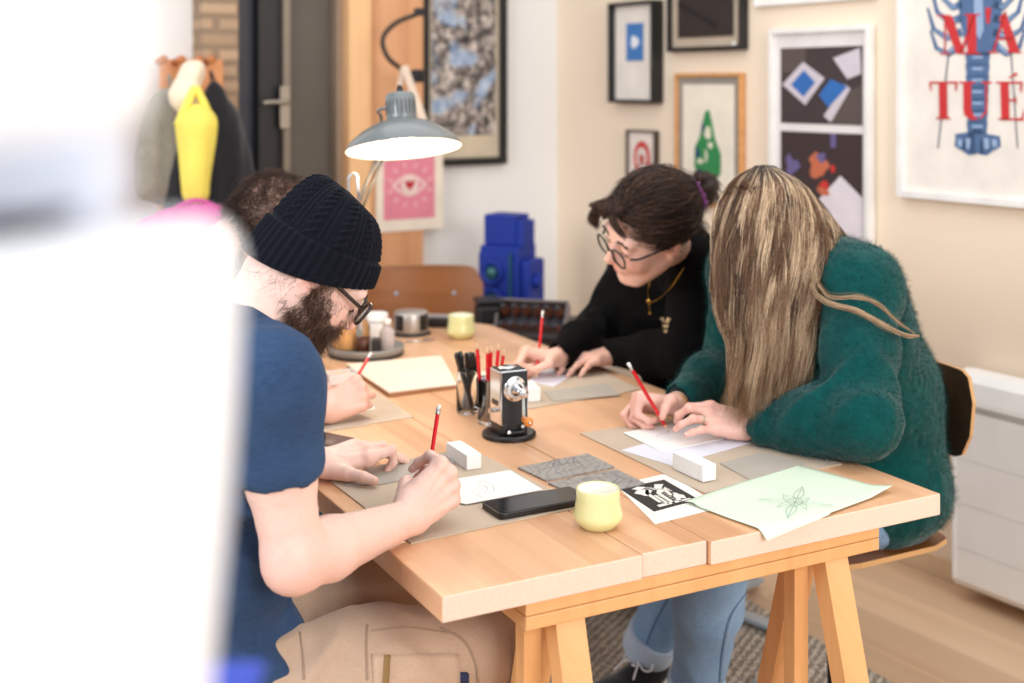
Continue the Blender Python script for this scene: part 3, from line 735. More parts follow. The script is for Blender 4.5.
# ------------------------------------------------------------------ phones
mphb = plain('phone_case', (20, 20, 22), .4); mscr = NT('phone_glass')
mscr.col((14, 20, 30)); mscr.set(Roughness=.08); mscr = mscr.m
def phone(px, z, label):
    P = [T(x, y, z+.0105) for x, y in px]; A, B_, D = P[0], P[1], P[3]
    wv = nrm(B_-A); lv = D-A; L = np.linalg.norm(lv); lv = nrm(lv-wv*(lv@wv)); Wd = np.linalg.norm(B_-A); c = A+wv*Wd/2+lv*L/2; c[2] = z+.0053
    M = frame(lv, [0, 0, 1]); o = thing('smartphone', label, 'phone', V(c[0], c[1], z))
    def rr(l, w_, r): return [(sx*(l/2-r)+r*math.cos(a), sy*(w_/2-r)+r*math.sin(a)) for sx, sy, a0 in ((1, 1, 0), (-1, 1, PI/2), (-1, -1, PI), (1, -1, 1.5*PI)) for a in [a0+k*PI/12 for k in range(7)]]
    obj('case', xf(prism(rr(L, Wd, .009), .0100, bev=.0016, z0=-.005), M, c), mphb, o)
    obj('screen', xf(prism(rr(L-.006, Wd-.006, .007), .0006, z0=.0049), M, c), mscr, o)
    obj('camera_dot', xf(lathe([(0, .0057), (.002, .0057), (.002, .0054)], 10), M, c+lv*(L/2-.012)), mphb, o)
    return o
phone([(480.5, 501.5), (500.5, 514.5), (592, 497), (572, 487)], Z0+.0026, 'black smartphone lying on the grey board behind the near yellow cup')
phone([(318, 452), (357, 438), (340, 431), (302, 441)], Z0+.0, 'dark smartphone half hidden behind the blue sleeve, between the two men')

# ------------------------------------------------------------------ yellow cups
myel = NT('yellow_glaze'); myel.col((228, 228, 166)); myel.set(Roughness=.22, Coat_Weight=.4); myel = myel.m
def cup(c, label, s=1.0, fill=None):
    r1, r2, r3, h = .0355*s, .0405*s, .028*s, .064*s
    o = thing('yellow_cup', label, 'cup', c, 'pale yellow handleless cups')
    prof = [(0, .002), (r3*.8, .002), (r3*.86, 0), (r3, .001), (r3+.004, .006), (r2-.002, .013), (r2, .019), (r2-.0007, .024), (r1+.0015, .038), (r1, .048), (r1, h-.002), (r1-.001, h), (r1-.0026, h-.001), (r1-.003, .048), (r2-.006, .02), (r3-.004, .008), (0, .007)]
    prof = [(a, b*(h/.064) if b > .05 else b*s) for a, b in prof]
    obj('cup_body', xf(lathe(prof, 48), t=c), myel, o, smooth=True)
    wi = [(r1-.0032, h-.0012), (r1-.0036, .048*s), (r2-.0066, .021*s), (r3-.0045, .0086*s), (0, .0078*s)]
    obj('white_inside', xf(shell(wi, 48), t=c), plain('white_glaze', (250, 248, 236), .3), o, smooth=True)
    return o
cup(T(598, 527)+V(0, 0, .0003), 'pale yellow cup at the near end of the table between phone and linocut print')
cup(T(461, 338)+V(0, 0, .0003), 'pale yellow cup at the far end of the table by the wooden chair', 1.02)

# ------------------------------------------------------------------ tray with bottles
tc = T(366, 354)
tr = thing('round_tray', 'grey round tray at the far end of the table carrying jars and bottles', 'tray', tc)
obj('tray_body', xf(lathe([(0, .0005), (.09, .0005), (.097, .003), (.102, .014), (.102, .024), (.099, .026), (.096, .023), (.094, .016), (0, .015)], 48), t=tc), plain('grey_enamel', (142, 138, 132), .45), tr, smooth=True)
obj('foot_ring', xf(lathe([(.085, .0), (.1005, .0), (.1012, .007), (.095, .0073)], 48), t=tc), plain('dark_rubber', (40, 40, 42), .6), tr)
zt_ = TZ+.0155
def on_tray(px, dy=0): p = W(px, 340, tc[1]+dy); p[2] = zt_; return p
c = on_tray(347); o = thing('wooden_jar', 'honey-coloured round jar on the tray behind the beard', 'jar', c)
obj('jar_body', xf(lathe([(0, 0), (.036, 0), (.042, .006), (.0435, .03), (.0435, .075), (.039, .088), (.033, .092), (0, .092)], 40), t=c), plain('honey_wood', (224, 164, 104), .4), o, smooth=True)
obj('jar_lid', xf(lathe([(0, .0925), (.035, .0925), (.036, .096), (.036, .106), (.033, .11), (0, .11)], 40), t=c), plain('pale_lid', (226, 190, 146), .5), o, smooth=True)
mglass = NT('clear_glass'); mglass.col((245, 248, 248)); mglass.set(Roughness=.03, Transmission_Weight=1.0, IOR=1.3); mglass = mglass.m
def bottle(px, dy, h, r, c1, c2, frac, label, capc=(210, 210, 208)):
    c = on_tray(px, dy); o = thing('ink_bottle', label, 'bottle', c)
    obj('bottle_glass', xf(lathe([(0, 0), (r*.93, 0), (r, .004), (r, h*.62), (r*.55, h*.74), (r*.45, h*.8), (r*.45, h*.88), (0, h*.88)], 28), t=c), c2, o, smooth=True)
    obj('liquid', xf(lathe([(0, .003), (r*.9, .003), (r*.9, h*frac), (0, h*frac)], 24), t=c), plain('ink_%d' % c1[0], c1, .35), o, smooth=True)
    obj('bottle_cap', xf(lathe([(0, h*.8), (r*.56, h*.8), (r*.56, h), (0, h)], 24), t=c), plain('cap_%d' % capc[0], capc, .35), o, smooth=True)
    return o
bottle(363, -.055, .115, .0185, (112, 60, 40), mglass, .36, 'tall clear bottle of brown ink on the tray next to the honey-coloured jar')
bottle(387, -.02, .082, .0205, (206, 190, 186), plain('frosted_pink', (214, 200, 196), .4, Transmission_Weight=.3), .5, 'frosted pinkish bottle standing on the right side of the tray', (236, 226, 220))
c = on_tray(376.5, -.06); o = thing('ink_block', 'small black block on the front of the tray', 'block', c); obj('block_body', xf(box(.026, .022, .035, (0, 0, .018), .003), t=c), plain('dark_block', (48, 42, 42), .5), o); obj('block_top', xf(box(.02, .016, .004, (0, 0, .0375), .001), t=c), plain('dark_block_top', (82, 74, 72), .5), o)
c = T(377, 341)+V(0, 0, .0003); o = thing('white_beaker', 'white beaker behind the tray bottles', 'cup', c); obj('beaker_body', xf(lathe([(0, 0), (.024, 0), (.027, .003), (.031, .078), (.0295, .079), (.026, .006), (0, .005)], 32), t=c), mwht, o, smooth=True); obj('beaker_band', xf(shell([(.0298, .054), (.0302, .06)], 32), t=c), plain('grey_band', (190, 186, 182), .5), o)
# round silver radio-like tin on a dark saucer
c = T(411, 334)+V(0, 0, .0003)
o = thing('kitchen_timer', 'round silver and black tabletop device between tray and far yellow cup', 'device', c)
obj('foot', xf(lathe([(0, 0), (.056, 0), (.058, .004), (.05, .008), (0, .008)], 40), t=c), plain('dark_foot', (58, 52, 50), .5), o, smooth=True)
obj('drum', xf(lathe([(0, .0085), (.048, .0085), (.0495, .012), (.0495, .062), (.047, .066), (0, .067)], 40), t=c), plain('dull_silver', (182, 176, 170), .35, .6), o, smooth=True)
for a0, a1 in ((-.95, -.25), (-2.6, -1.95)):
    pv = [(.0502*math.cos(a0+(a1-a0)*k/8), .0502*math.sin(a0+(a1-a0)*k/8)) for k in range(9)]
    obj('dark_window', xf(prism(pv+[(p[0]*.96, p[1]*.96) for p in pv[::-1]], .044, z0=.016), t=c), plain('black_plastic', (26, 24, 26), .3), o)
# flat black case and spoon
c = T(446, 326); o = thing('flat_black_case', 'flat black case lying behind the far yellow cup', 'case', c); obj('case_body', xf(box(.16, .07, .028, (0, 0, .0145), .006), rotz(-.15), c), plain('black_case', (34, 31, 31), .45), o); obj('silver_stripe', xf(box(.13, .05, .004, (0, 0, .030), .001), rotz(-.15), c), plain('silver_plate', (170, 168, 164), .35, .5), o)
c = T(417, 342)
o = thing('teaspoon', 'metal teaspoon lying in front of the round silver device', 'spoon', c); mch = plain('chrome', (226, 226, 228), .12, 1.0, var=.0)
obj('handle', tube([T(405, 342, TZ+.003), T(416, 341.5, TZ+.004), T(424, 341, TZ+.004)], [.0035, .002, .002], 8), mch, o, smooth=True)
obj('bowl', xf(lathe([(0, 0), (.008, .0007), (.0135, .004), (.0128, .0042), (.007, .0018), (0, .0012)], 20), np.diag([1.4, .9, 1]), T(429, 341)+V(0, 0, .001)), mch, o, smooth=True)

# ------------------------------------------------------------------ pencils
mred = plain('red_lacquer', (206, 22, 34), .25, var=.0); mwd = plain('sharpened_wood', (226, 190, 150), .6); mlead = plain('graphite', (46, 44, 46), .35); mfer = plain('silver_ferrule', (206, 204, 206), .25, .9); mers = plain('white_eraser', (240, 236, 232), .6)
def pencil(tip, end, label, grp='red pencils', metal_end=True, mat=None):
    tip, end = np.asarray(tip, float), np.asarray(end, float); L = np.linalg.norm(end-tip); d = (end-tip)/L
    o = thing('pencil', label, 'pencil', tip, grp); R_ = frame(np.cross(d, [.3, .2, .93]), d)
    k = .0039
    def part(nm, prof, m, n): obj(nm, xf(lathe(prof, n), R_, tip), m, o, smooth=n > 8)
    part('lead', [(0, 0), (.0008, .004), (0, .0042)], mlead, 8)
    part('sharpened_tip', [(0, .003), (.0008, .0038), (k*.93, .02), (0, .0202)], mwd, 12)
    part('shaft', [(0, .0195), (k, .0195), (k, L-.018), (0, L-.018)], mat or mred, 6)
    part('ferrule', [(0, L-.018), (k*1.02, L-.018), (k*1.05, L-.013), (k*.96, L-.012), (k*1.05, L-.010), (k*1.02, L-.007), (0, L-.007)], mfer, 14)
    part('eraser', [(0, L-.0072), (k*.94, L-.0072), (k*.94, L-.001), (k*.7, L), (0, L)], mers, 14)
    return o
def lift(px, tip, L, near=True):                 # point on the pixel ray at distance L from tip
    d = V((px[0]-CX)/FPX, 1, -(px[1]-HOR)/FPX); o = V(0, 0, CAMZ)-tip
    a, b, c_ = d@d, 2*(d@o), o@o-L*L; D = b*b-4*a*c_
    if D < 0: return V(0, 0, CAMZ)+d*(-b/(2*a))
    return V(0, 0, CAMZ)+d*((-b-math.sqrt(D))/(2*a) if near else (-b+math.sqrt(D))/(2*a))

# ------------------------------------------------------------------ jar of black pens, tumbler of red pencils
def vessel(nm, c, r, h, label, cat, th=.002, neck=False):
    o = thing(nm, label, cat, c)
    if neck: prof = [(0, .0), (r*.9, 0), (r, .004), (r, h*.84), (r*.9, h*.9), (r*.9, h), (r*.9-th, h), (r*.9-th, h*.89), (r-th, h*.83), (r-th, .006), (0, .005)]
    else: prof = [(0, 0), (r*.86, 0), (r*.88, .002), (r, h), (r-th, h), (r*.88-th, .008), (0, .007)]
    obj('glass_body', xf(lathe(prof, 40), t=c), mglass, o, smooth=True)
    obj('glass_rim', xf(lathe([(r*(.9 if neck else 1)-th/2+.0011*math.cos(a), h+.0011*math.sin(a)) for a in [k*PI/4 for k in range(9)]], 40, True), t=c), mglass, o, smooth=True)
    return o
jc = T(467.5, 413)+V(0, 0, .0003); vessel('glass_jar', jc, .0245, .1, 'glass jar of black pens behind the pencil sharpener', 'jar', neck=True)
mpen = plain('black_pen', (24, 23, 25), .3); mpcl = plain('grey_pen_barrel', (128, 126, 126), .3)
for i in range(8):
    a = i*2.4+.5; r0 = .013; r1 = .016
    b0 = jc+V(r0*math.cos(a+2.6), r0*math.sin(a+2.6), .010); L = .122+.012*((i*37) % 5)/5
    top = jc+V(r1*math.cos(a), r1*math.sin(a)*.8, .098); d = nrm(top-b0)
    o = thing('pen', 'black felt pen standing in the glass jar', 'pen', b0, 'black pens in the glass jar')
    obj('barrel', tube([b0, b0+d*L*.62], .0042, 10), mpcl if i % 3 == 0 else mpen, o)
    obj('pen_cap', tube([b0+d*L*.62, b0+d*L*.64, b0+d*(L-.002), b0+d*L], [.0044, .005, .0048, .003], 10), mpen, o)
    s_ = nrm(np.cross(d, V(0, 1, .1))); obj('clip', bar(b0+d*L*.7+s_*.0062, b0+d*L*.97+s_*.0062, .0025, .0012, s_, 0), mpen, o)
gc = T(489, 423)+V(0, 0, .0003); vessel('glass_tumbler', gc, .0275, .095, 'glass tumbler of red pencils half hidden behind the pencil sharpener', 'glass')
for i, (px, py) in enumerate([(476.5, 340), (487.6, 344), (491.3, 343), (499, 341), (504.5, 346.5)]):
    k = i*1.3; base = gc+V((px-491)*.0009, -.012+.006*(i % 3), .012)
    end = W(px, py, gc[1]+.004*(i-2))
    d = nrm(base-end); end2 = end; tip = end2+d*.175 if np.linalg.norm(base-end) > .17 else base
    # pencils stand point up
    pencil(end, end-nrm(end-base)*np.linalg.norm(end-base)*.999, 'red pencil standing point up in the glass tumbler', 'red pencils in the glass tumbler')
# ------------------------------------------------------------------ desktop pencil sharpener
sc_ = T(509, 436)+V(0, 0, .0003); sh = thing('pencil_sharpener', 'black and chrome hand-cranked pencil sharpener in the middle of the table', 'pencil sharpener', sc_)
ra = rotz(.42); Wb, Db, Hb = .062, .056, .128; zb_ = .011
def sq(vf): return xf(vf, ra, sc_)
mlea = plain('black_leatherette', (30, 32, 36), .5, bump=.5, scale=40); mpla = plain('black_plastic_base', (20, 20, 22), .3)
obj('base_disc', sq(lathe([(0, 0), (.053, 0), (.0555, .002), (.0555, .008), (.052, .0105), (0, .0108)], 56)), mpla, sh, smooth=False)
obj('base_block', sq(box(Wb*.97, Db*.98, .022, (0, 0, zb_+.0105), .003)), mpla, sh)
obj('casing', sq(box(Wb, Db, Hb-.018, (0, 0, zb_+.018+(Hb-.018)/2), .003)), mch, sh)
obj('front_panel', sq(box(Wb-.007, .002, Hb-.022, (0, -Db/2-.0006, zb_+.018+(Hb-.018)/2))), mlea, sh)
obj('top_panel', sq(box(Wb-.008, Db-.010, .002, (0, 0, zb_+Hb+.0004))), mlea, sh)
obj('top_plate', sq(xf(lathe([(0, 0), (.016, 0), (.016, .002), (.012, .004), (0, .0042)], 32), np.diag([1.3, 1, 1]), (-.004, 0, zb_+Hb+.0014))), mch, sh)
fy = -Db/2-.0016; RX = rotax((1, 0, 0), PI/2)
def fr_(vf, x, z): return sq(xf(vf, RX, (x, fy, z)))
zc = zb_+Hb-.036
obj('dial_ring', fr_(lathe([(0, 0), (.0258, 0), (.0262, .003), (.0235, .0055), (.020, .0045), (.0185, .006), (0, .006)], 48), .0, zc), mch, sh, smooth=True)
obj('dial_face', fr_(lathe([(.0125, .0062), (.018, .0066), (.0125, .0072)], 40, True), .0, zc), plain('white_enamel', (226, 226, 226), .3), sh)
obj('hub', fr_(lathe([(0, .006), (.0115, .006), (.0125, .012), (.0085, .015), (.0085, .022), (.0065, .024), (.0065, .034), (0, .034)], 32), .0, zc), mch, sh, smooth=True)
cx_ = .006
obj('crank_hub', fr_(lathe([(0, .030), (.0085, .030), (.0095, .032), (.0095, .041), (.008, .043), (0, .043)], 28), cx_*.3, zc-.001), mch, sh, smooth=True)
obj('crank_arm', sq(join(bar(V(cx_*.3, fy-.037, zc-.004), V(cx_*.2, fy-.040, zc-.052), .007, .0026, (0, -1, 0), .0008))), mch, sh)
kn = obj('crank_knob', sq(xf(lathe([(0, 0), (.0055, 0), (.0065, .004), (.0055, .008), (.0075, .013), (.0095, .019), (.0088, .026), (.005, .029), (0, .0295)], 28), RX@rotax((0, 1, 0), 0), (cx_*.2, fy-.041, zc-.052))), plain('orange_wood_knob', (222, 138, 56), .3), sh, smooth=True)
obj('knob_pin', sq(xf(lathe([(0, .0296), (.0035, .0296), (.003, .031), (0, .0315)], 16), RX, (cx_*.2, fy-.041, zc-.052))), mch, kn, smooth=True)
lx = -Wb/2-.0008; RL = rotax((0, 1, 0), -PI/2)
obj('side_slot', sq(box(.001, .028, .010, (lx, 0, zb_+.062))), mpla, sh)
obj('side_lever', sq(join(xf(lathe([(0, 0), (.004, 0), (.004, .009), (.0055, .011), (0, .012)], 16), RL, (lx, .002, zb_+.044)), box(.003, .026, .003, (lx-.002, 0, zb_+.047), .0008))), mch, sh)
obj('base_screw', sq(join(box(.016, .006, .004, (-.012, -Db/2-.006, .015), .0015), xf(lathe([(0, 0), (.005, .001), (.004, .006), (0, .007)], 16), RX, (-.015, -Db/2-.002, .017)))), mch, sh)
obj('base_clip', sq(join(box(.03, .010, .007, (.004, -Db/2-.006, .0155), .002), box(.006, .003, .005, (.014, -Db/2-.011, .022), .001))), mpla, sh)
obj('base_badge', sq(box(.006, .0015, .005, (.016, -Db/2-.0055, .026))), plain('badge_white', (230, 230, 226), .4), sh)

# ------------------------------------------------------------------ desk lamp
lc = W(403, 138, 3.0); lb_ = V(-.60, 3.13, TZ+.0005)
lamp = thing('desk_lamp', 'grey metal desk lamp with a lit wide round shade', 'lamp', lb_)
mlg = NT('lamp_grey_enamel'); mlg.col((112, 117, 118)); mlg.set(Roughness=.28, Coat_Weight=.3); mlg = mlg.m
tilt = rotax((0, 1, 0), -math.radians(5))@rotax((1, 0, 0), math.radians(-13))
outer = [(.140, -.028), (.139, -.022), (.125, -.004), (.10, .016), (.07, .033), (.04, .043), (.031, .046)]
inner = [(.0285, .0435), (.04, .040), (.07, .030), (.10, .013), (.124, -.006), (.1385, -.026)]
def lq_(vf): return xf(vf, tilt, lc)
sh_ = obj('lamp_shade', lq_(shell(outer, 64)), mlg, lamp, smooth=True)
min_ = NT('white_shade_inside'); min_.col((246, 240, 226)); min_.set(Roughness=.5); mwi = min_.m
obj('shade_inside', lq_(shell(inner, 64)), mwi, sh_, smooth=True)
obj('shade_rim', lq_(shell([(.1385, -.026), (.1395, -.0285), (.140, -.028)], 64)), mlg, sh_, smooth=True)
cp = obj('socket_housing', lq_(lathe([(0, .040), (.036, .040), (.037, .048), (.0365, .098), (.033, .108), (.012, .112), (0, .112)], 40)), mlg, lamp, smooth=True)
for k in range(10):
    a = -PI/2+(k-4.5)*.28; obj('vent_slot', lq_(xf(box(.002, .003, .034, (0, 0, 0)), rotz(a+PI/2), (.0363*math.cos(a), .0363*math.sin(a), .072))), plain('slot_dark', (50, 54, 58), .5), cp)
obj('cord_grip', lq_(lathe([(0, .107), (.009, .107), (.008, .120), (.005, .130), (0, .131)], 20)), plain('black_rubber', (24, 24, 25), .5), lamp, smooth=True)
mb = NT('lit_bulb'); mb.col((255, 244, 220)); mb.set(Emission_Strength=22.0); mb.b.inputs['Emission Color'].default_value = (1, .84, .62, 1)
obj('bulb', lq_(lathe([(0, -.024), (.016, -.021), (.028, -.008), (.030, .004), (.024, .018), (.014, .030), (.013, .043), (0, .044)], 32)), mb.m, lamp, smooth=True)
el = W(366, 196, 3.06); kn_ = lc+V(-.035, .13, .01)
obj('yoke', tube(spline([lc+V(-.034, -.0, .075), lc+V(-.062, .02, .065), lc+V(-.062, .09, .05), kn_+V(-.03, 0, .0), kn_+V(-.035, .01, -.05)], 14), .004, 10), mlg, lamp, smooth=True)
mch2 = plain('lamp_steel', (96, 90, 84), .5, .4)
elb = W(345, 236, 3.09)
obj('upper_arm', join(tube([kn_+V(-.035, .01, -.05), elb], .0055, 10), tube([kn_+V(-.022, .022, -.05), elb+V(.014, .014, 0)], .0035, 8)), mch2, lamp, smooth=True)
obj('hook_bracket', tube(spline([W(349, 200, 3.02), W(348.5, 181, 3.02), W(352, 174, 3.02), W(357, 177, 3.02), W(358.5, 200, 3.02), elb+V(.03, 0, .05)], 22), .0034, 10), plain('chrome_soft', (190, 196, 204), .25, .9), lamp, smooth=True)
obj('lower_arm', join(tube([elb, lb_+V(0, 0, .03)], .0065, 10), tube([elb+V(.02, 0, 0), lb_+V(.018, 0, .03)], .004, 8)), mch2, lamp, smooth=True)
obj('elbow_joint', xf(lathe([(0, -.012), (.018, -.012), (.019, 0), (.018, .012), (0, .012)], 24), rotax((1, 0, 0), PI/2), elb), mlg, lamp, smooth=True)
obj('lamp_base', xf(lathe([(0, 0), (.085, 0), (.09, .004), (.088, .016), (.07, .024), (.02, .03), (0, .031)], 48), t=lb_), mlg, lamp, smooth=True)
pl_ = bpy.data.lights.new('lamp_bulb_light', 'POINT'); pl_.energy = 2.4; pl_.color = (1, .84, .64); pl_.shadow_soft_size = .03
po = bpy.data.objects.new('lamp_bulb_light', pl_); COL.objects.link(po); po.location = tuple(lc+V(0, 0, -.036))

# ------------------------------------------------------------------ black bent cable and pale wedge beside the poster
o = thing('bent_clip_cable', 'black curved cable reaching from the poster over the reddish board', 'cable', BW.P(BW.hit(400, 60)[0], 1.4, .1))
cp_ = [W(428, 10, 4.72), W(418, 14, 4.7), W(396, 23, 4.66), W(383, 38, 4.64), W(387, 56, 4.64), W(400, 68, 4.66), W(414, 76, 4.7)]
obj('cable', tube(spline(cp_, 40), .009, 10), plain('black_cable', (34, 30, 30), .5), o, smooth=True)
obj('clip_head', join(xf(box(.05, .03, .05, bev=.008), rotz(-.4), W(418, 76, 4.70)), xf(box(.035, .03, .03, bev=.006), rotz(-.4), W(419, 12, 4.71))), plain('black_clip', (26, 24, 26), .4), o)
o = thing('pale_wooden_a_frame', 'pale narrow wooden wedge behind the lamp socket', 'wooden frame', W(405, 115, 4.6))
mpw2 = plain('pale_wood', (226, 204, 182), .6)
obj('front_slat', bar(W(404, 66, 4.56), W(424, 122, 4.56), .028, .012, (0, -1, 0), .003), mpw2, o); obj('rear_slat', bar(W(403, 68, 4.60), W(394, 122, 4.60), .02, .012, (0, -1, 0), .003), mpw2, o)
# ------------------------------------------------------------------ figures
def skinmat(name, c, c2, red):
    t = NT(name); v = t.mapping(); f = t.noise(v, 26, 4, .6); f2 = t.noise(v, 9, 2)
    base = t.mix(t.ramp(f2, [(.35, (0, 0, 0)), (.7, (150, 150, 150))]), c, c2)
    base = t.mix(t.ramp(f, [(.5, (0, 0, 0)), (.75, (110, 110, 110))]), base, red)
    at = t.node('ShaderNodeAttribute', attribute_name='tint'); base = t.mix(1.0, base, at.outputs['Color'], 'MULTIPLY')
    t.col(base); t.set(Roughness=.48, Subsurface_Weight=.12, Subsurface_Scale=.01); t.b.inputs['Subsurface Radius'].default_value = (1, .35, .2)
    t.bump(t.noise(v, 420, 3), .12, .0006); return t.m
def cloth(name, c, c2, scale=260, bump=.5, rough=.9, sheen=.3, stripes=False, var=9, lo=.35, hi=.65, hl=1.28, ha=8):
    t = NT(name); v = t.mapping(); f = t.noise(v, var, 4, .6); g = t.noise(t.mapping((1, 1, .25)) if stripes else v, scale, 3, .7)
    if stripes: g = t.noise(t.mapping((.25, .25, 1)), scale, 3, .7)
    b_ = t.ramp(f, [(.3, c), (.7, c2)])
    t.col(t.mix(t.ramp(g, [(lo, (0, 0, 0)), (hi, (120, 120, 120))]), b_, tuple(min(255, x*hl+ha) for x in c2)))
    t.set(Roughness=rough, Sheen_Weight=sheen, Specular_IOR_Level=.12); t.bump(g, bump, .0012); return t.m
def headframe(dx, dy, pitch, roll=0):
    d = nrm(V(dx, dy, 0)); p = math.radians(pitch); f = d*math.cos(p)-V(0, 0, math.sin(p)); u = V(0, 0, math.cos(p))+d*math.sin(p); r = np.cross(f, u)
    M = np.array([r, f, u]).T
    return M@rotax((0, 1, 0), math.radians(roll))
def add_head(S, c, R, k=1.0, nose=1.0, ears=True):
    P = lambda x, y, z: c+R@(V(x, y, z)*k)
    def E(x, y, z, r, kk=.012, rot=None): S.add(ell(P(x, y, z), V(*r)*k, R if rot is None else R@rot), kk)
    E(0, -.018, .042, (.073, .094, .082)); E(0, .012, -.005, (.068, .078, .088), .03); E(0, .035, -.045, (.052, .058, .062), .03)
    for s in (-1, 1):
        S.add(rcone(P(s*.056, -.012, -.045), P(s*.026, .062, -.098), .019*k, .016*k), .03)
        E(s*.036, .062, -.034, (.024, .022, .026), .02)
    E(0, .073, -.101, (.021, .018, .017), .02)
    S.add(rcone(P(-.04, .076, .021), P(.04, .076, .021), .013*k), .016)
    for s in (-1, 1): S.sub(ell(P(s*.032, .099, .0), V(.021, .016, .014)*k, R), .014)
    for s in (-1, 1): E(s*.032, .076, -.001, (.0155, .0135, .0115), .004)
    S.add(rcone(P(0, .084, .012), P(0, .106*nose, -.028), .0065*k, .0115*k), .012); E(0, .104*nose, -.032, (.0105, .011, .009), .006)
    for s in (-1, 1): E(s*.0115, .094*nose, -.035, (.0075, .009, .007), .006); S.sub(ell(P(s*.006, .098*nose, -.043), V(.003, .005, .003)*k, R), .002)
    E(0, .083, -.062, (.024, .013, .013), .014)
    E(0, .092, -.0595, (.021, .0075, .0048), .004); E(0, .0905, -.069, (.0185, .0078, .0055), .004); S.sub(rcone(P(-.02, .0965, -.0642), P(.02, .0965, -.0642), .0018*k), .003)
    if ears:
        for s in (-1, 1):
            rt = rotax((0, 0, 1), s*.35)@rotax((1, 0, 0), -.15)
            E(s*.077, -.012, -.004, (.007, .019, .031), .006, rt); S.sub(ell(P(s*.085, -.008, .0), V(.005, .010, .017)*k, R@rt), .004); E(s*.073, .004, -.008, (.006, .005, .008), .005); E(s*.077, -.006, -.031, (.006, .008, .009), .006)
    return P
class Hand:
    """finger chains in a hand frame: y to the knuckles, z out of the back, x towards the thumb"""
    MC = [(.027, .087, 0), (.0085, .091, .002), (-.0105, .086, 0), (-.0275, .077, -.004)]
    LN = [(.041, .025, .021), (.045, .028, .022), (.042, .026, .022), (.033, .020, .019)]
    RD = [(.0096, .0084, .0068), (.0097, .0085, .0069), (.0092, .0081, .0066), (.0084, .0073, .006)]
    SP = [7, 1, -6, -14]
    def __init__(s, wr, y, z, side, k=1.0):
        y = nrm(y); z = np.asarray(z, float); z = nrm(z-y*(y@z)); x = np.cross(y, z)*(-1 if side == 'R' else 1)
        s.M = np.array([x, y, z]).T; s.wr = np.asarray(wr, float); s.k = k
        s.sgn = 1
    def w(s, p): return s.wr+s.M@(np.asarray(p, float)*s.k)
    def fpts(s, i, a, b, c, sp):
        a0 = math.radians(s.SP[i]+sp); d = V(math.sin(a0), math.cos(a0), 0); p = V(*s.MC[i]); out = [p]; t = 0
        for L, q in zip(s.LN[i], (a, b, c)):
            t += math.radians(q); p = p+L*(d*math.cos(t)-V(0, 0, 1)*math.sin(t)); out.append(p)
        return out
    def ik(s, i, target):
        tl = s.M.T@(np.asarray(target, float)-s.wr)/s.k; best = None
        for a in range(-15, 90, 7):
            for b in range(5, 105, 7):
                for sp in (-16, -10, -5, 0, 5, 10, 16):
                    q = s.fpts(i, a, b, b*.55, sp); e = np.linalg.norm(q[-1]-tl)+.00004*abs(sp)+.00003*abs(b-40)
                    if best is None or e < best[0]: best = (e, q)
        return best[1]
    def thumb_ik(s, target):
        tl = s.M.T@(np.asarray(target, float)-s.wr)/s.k; best = None; b0 = V(.020, .014, -.010)
        for az in range(5, 75, 8):
            for el in range(-65, 20, 8):
                d = V(math.sin(math.radians(az))*math.cos(math.radians(el)), math.cos(math.radians(az))*math.cos(math.radians(el)), math.sin(math.radians(el)))
                ax = nrm(np.cross(d, V(.35, .1, -1)))
                for fl in range(-5, 60, 8):
                    for f2 in (0, 20, 45):
                        for rl in (-40, 0, 40):
                            a2 = rotax(d, math.radians(rl))@nrm(np.cross(d, V(-1, .25, -.3)))
                            d1 = rotax(a2, math.radians(fl))@d; d2 = rotax(a2, math.radians(fl+f2))@d
                            q = [b0, b0+d*.043, b0+d*.043+d1*.033, b0+d*.043+d1*.033+d2*.026]
                            e = np.linalg.norm(q[3]-tl)
                            if best is None or e < best[0]: best = (e, q)
        return best[1]
    def build(s, S, fingers, thumb, fore=None):
        k = s.k; s.chains = []
        for i, f in enumerate(fingers):
            q = s.ik(i, f) if isinstance(f, np.ndarray) else s.fpts(i, *f)
            q = [s.w(p) for p in q]; s.chains.append(q); r = s.RD[i]
            for j in range(3): S.add(rcone(q[j], q[j+1]-(q[j+1]-q[j])*(.0 if j < 2 else .25), r[j]*k, (r[j+1] if j < 2 else r[2]*.93)*k), .0028 if j else .006)
            S.add(ell(q[1], V(1, 1, 1)*r[1]*k*1.1), .004); S.add(ell(q[2], V(1, 1, 1)*r[2]*k*1.16), .004)
            # metacarpal, knuckle
            S.add(rcone(s.w((s.MC[i][0]*.62, .012, -.004)), s.w((s.MC[i][0], s.MC[i][1]-.004, -.004)), .0135*k, .0118*k), .012)
            S.add(ell(s.w(V(*s.MC[i])+V(0, -.002, .0025)), V(.0088, .0098, .0088)*k, s.M), .006)
            # tendon ridge
            S.add(rcone(s.w((s.MC[i][0]*.5, .025, .0068)), s.w((s.MC[i][0], s.MC[i][1]-.01, .0072)), .0028*k), .007)
        q = s.thumb_ik(thumb) if isinstance(thumb, np.ndarray) else [V(.020, .014, -.010)]
        if len(q) == 1:
            for L, d in zip((.043, .033, .026), thumb): q.append(q[-1]+L*nrm(d))
        q = [s.w(p) for p in q]; s.thumb = q
        S.add(rcone(q[0], q[1], .0155*k, .0128*k), .012); S.add(rcone(q[1], q[2], .0112*k, .0098*k), .004); S.add(rcone(q[2], q[3]-(q[3]-q[2])*.25, .0100*k, .0078*k), .003)
        S.add(ell(s.w((.013, .035, -.014)), V(.015, .028, .012)*k, s.M), .012)      # ball of the thumb
        S.add(ell(s.w((-.020, .040, -.012)), V(.012, .034, .011)*k, s.M), .012)     # outer palm
        S.add(ell(s.w((0, .045, -.006)), V(.030, .040, .0115)*k, s.M), .010)
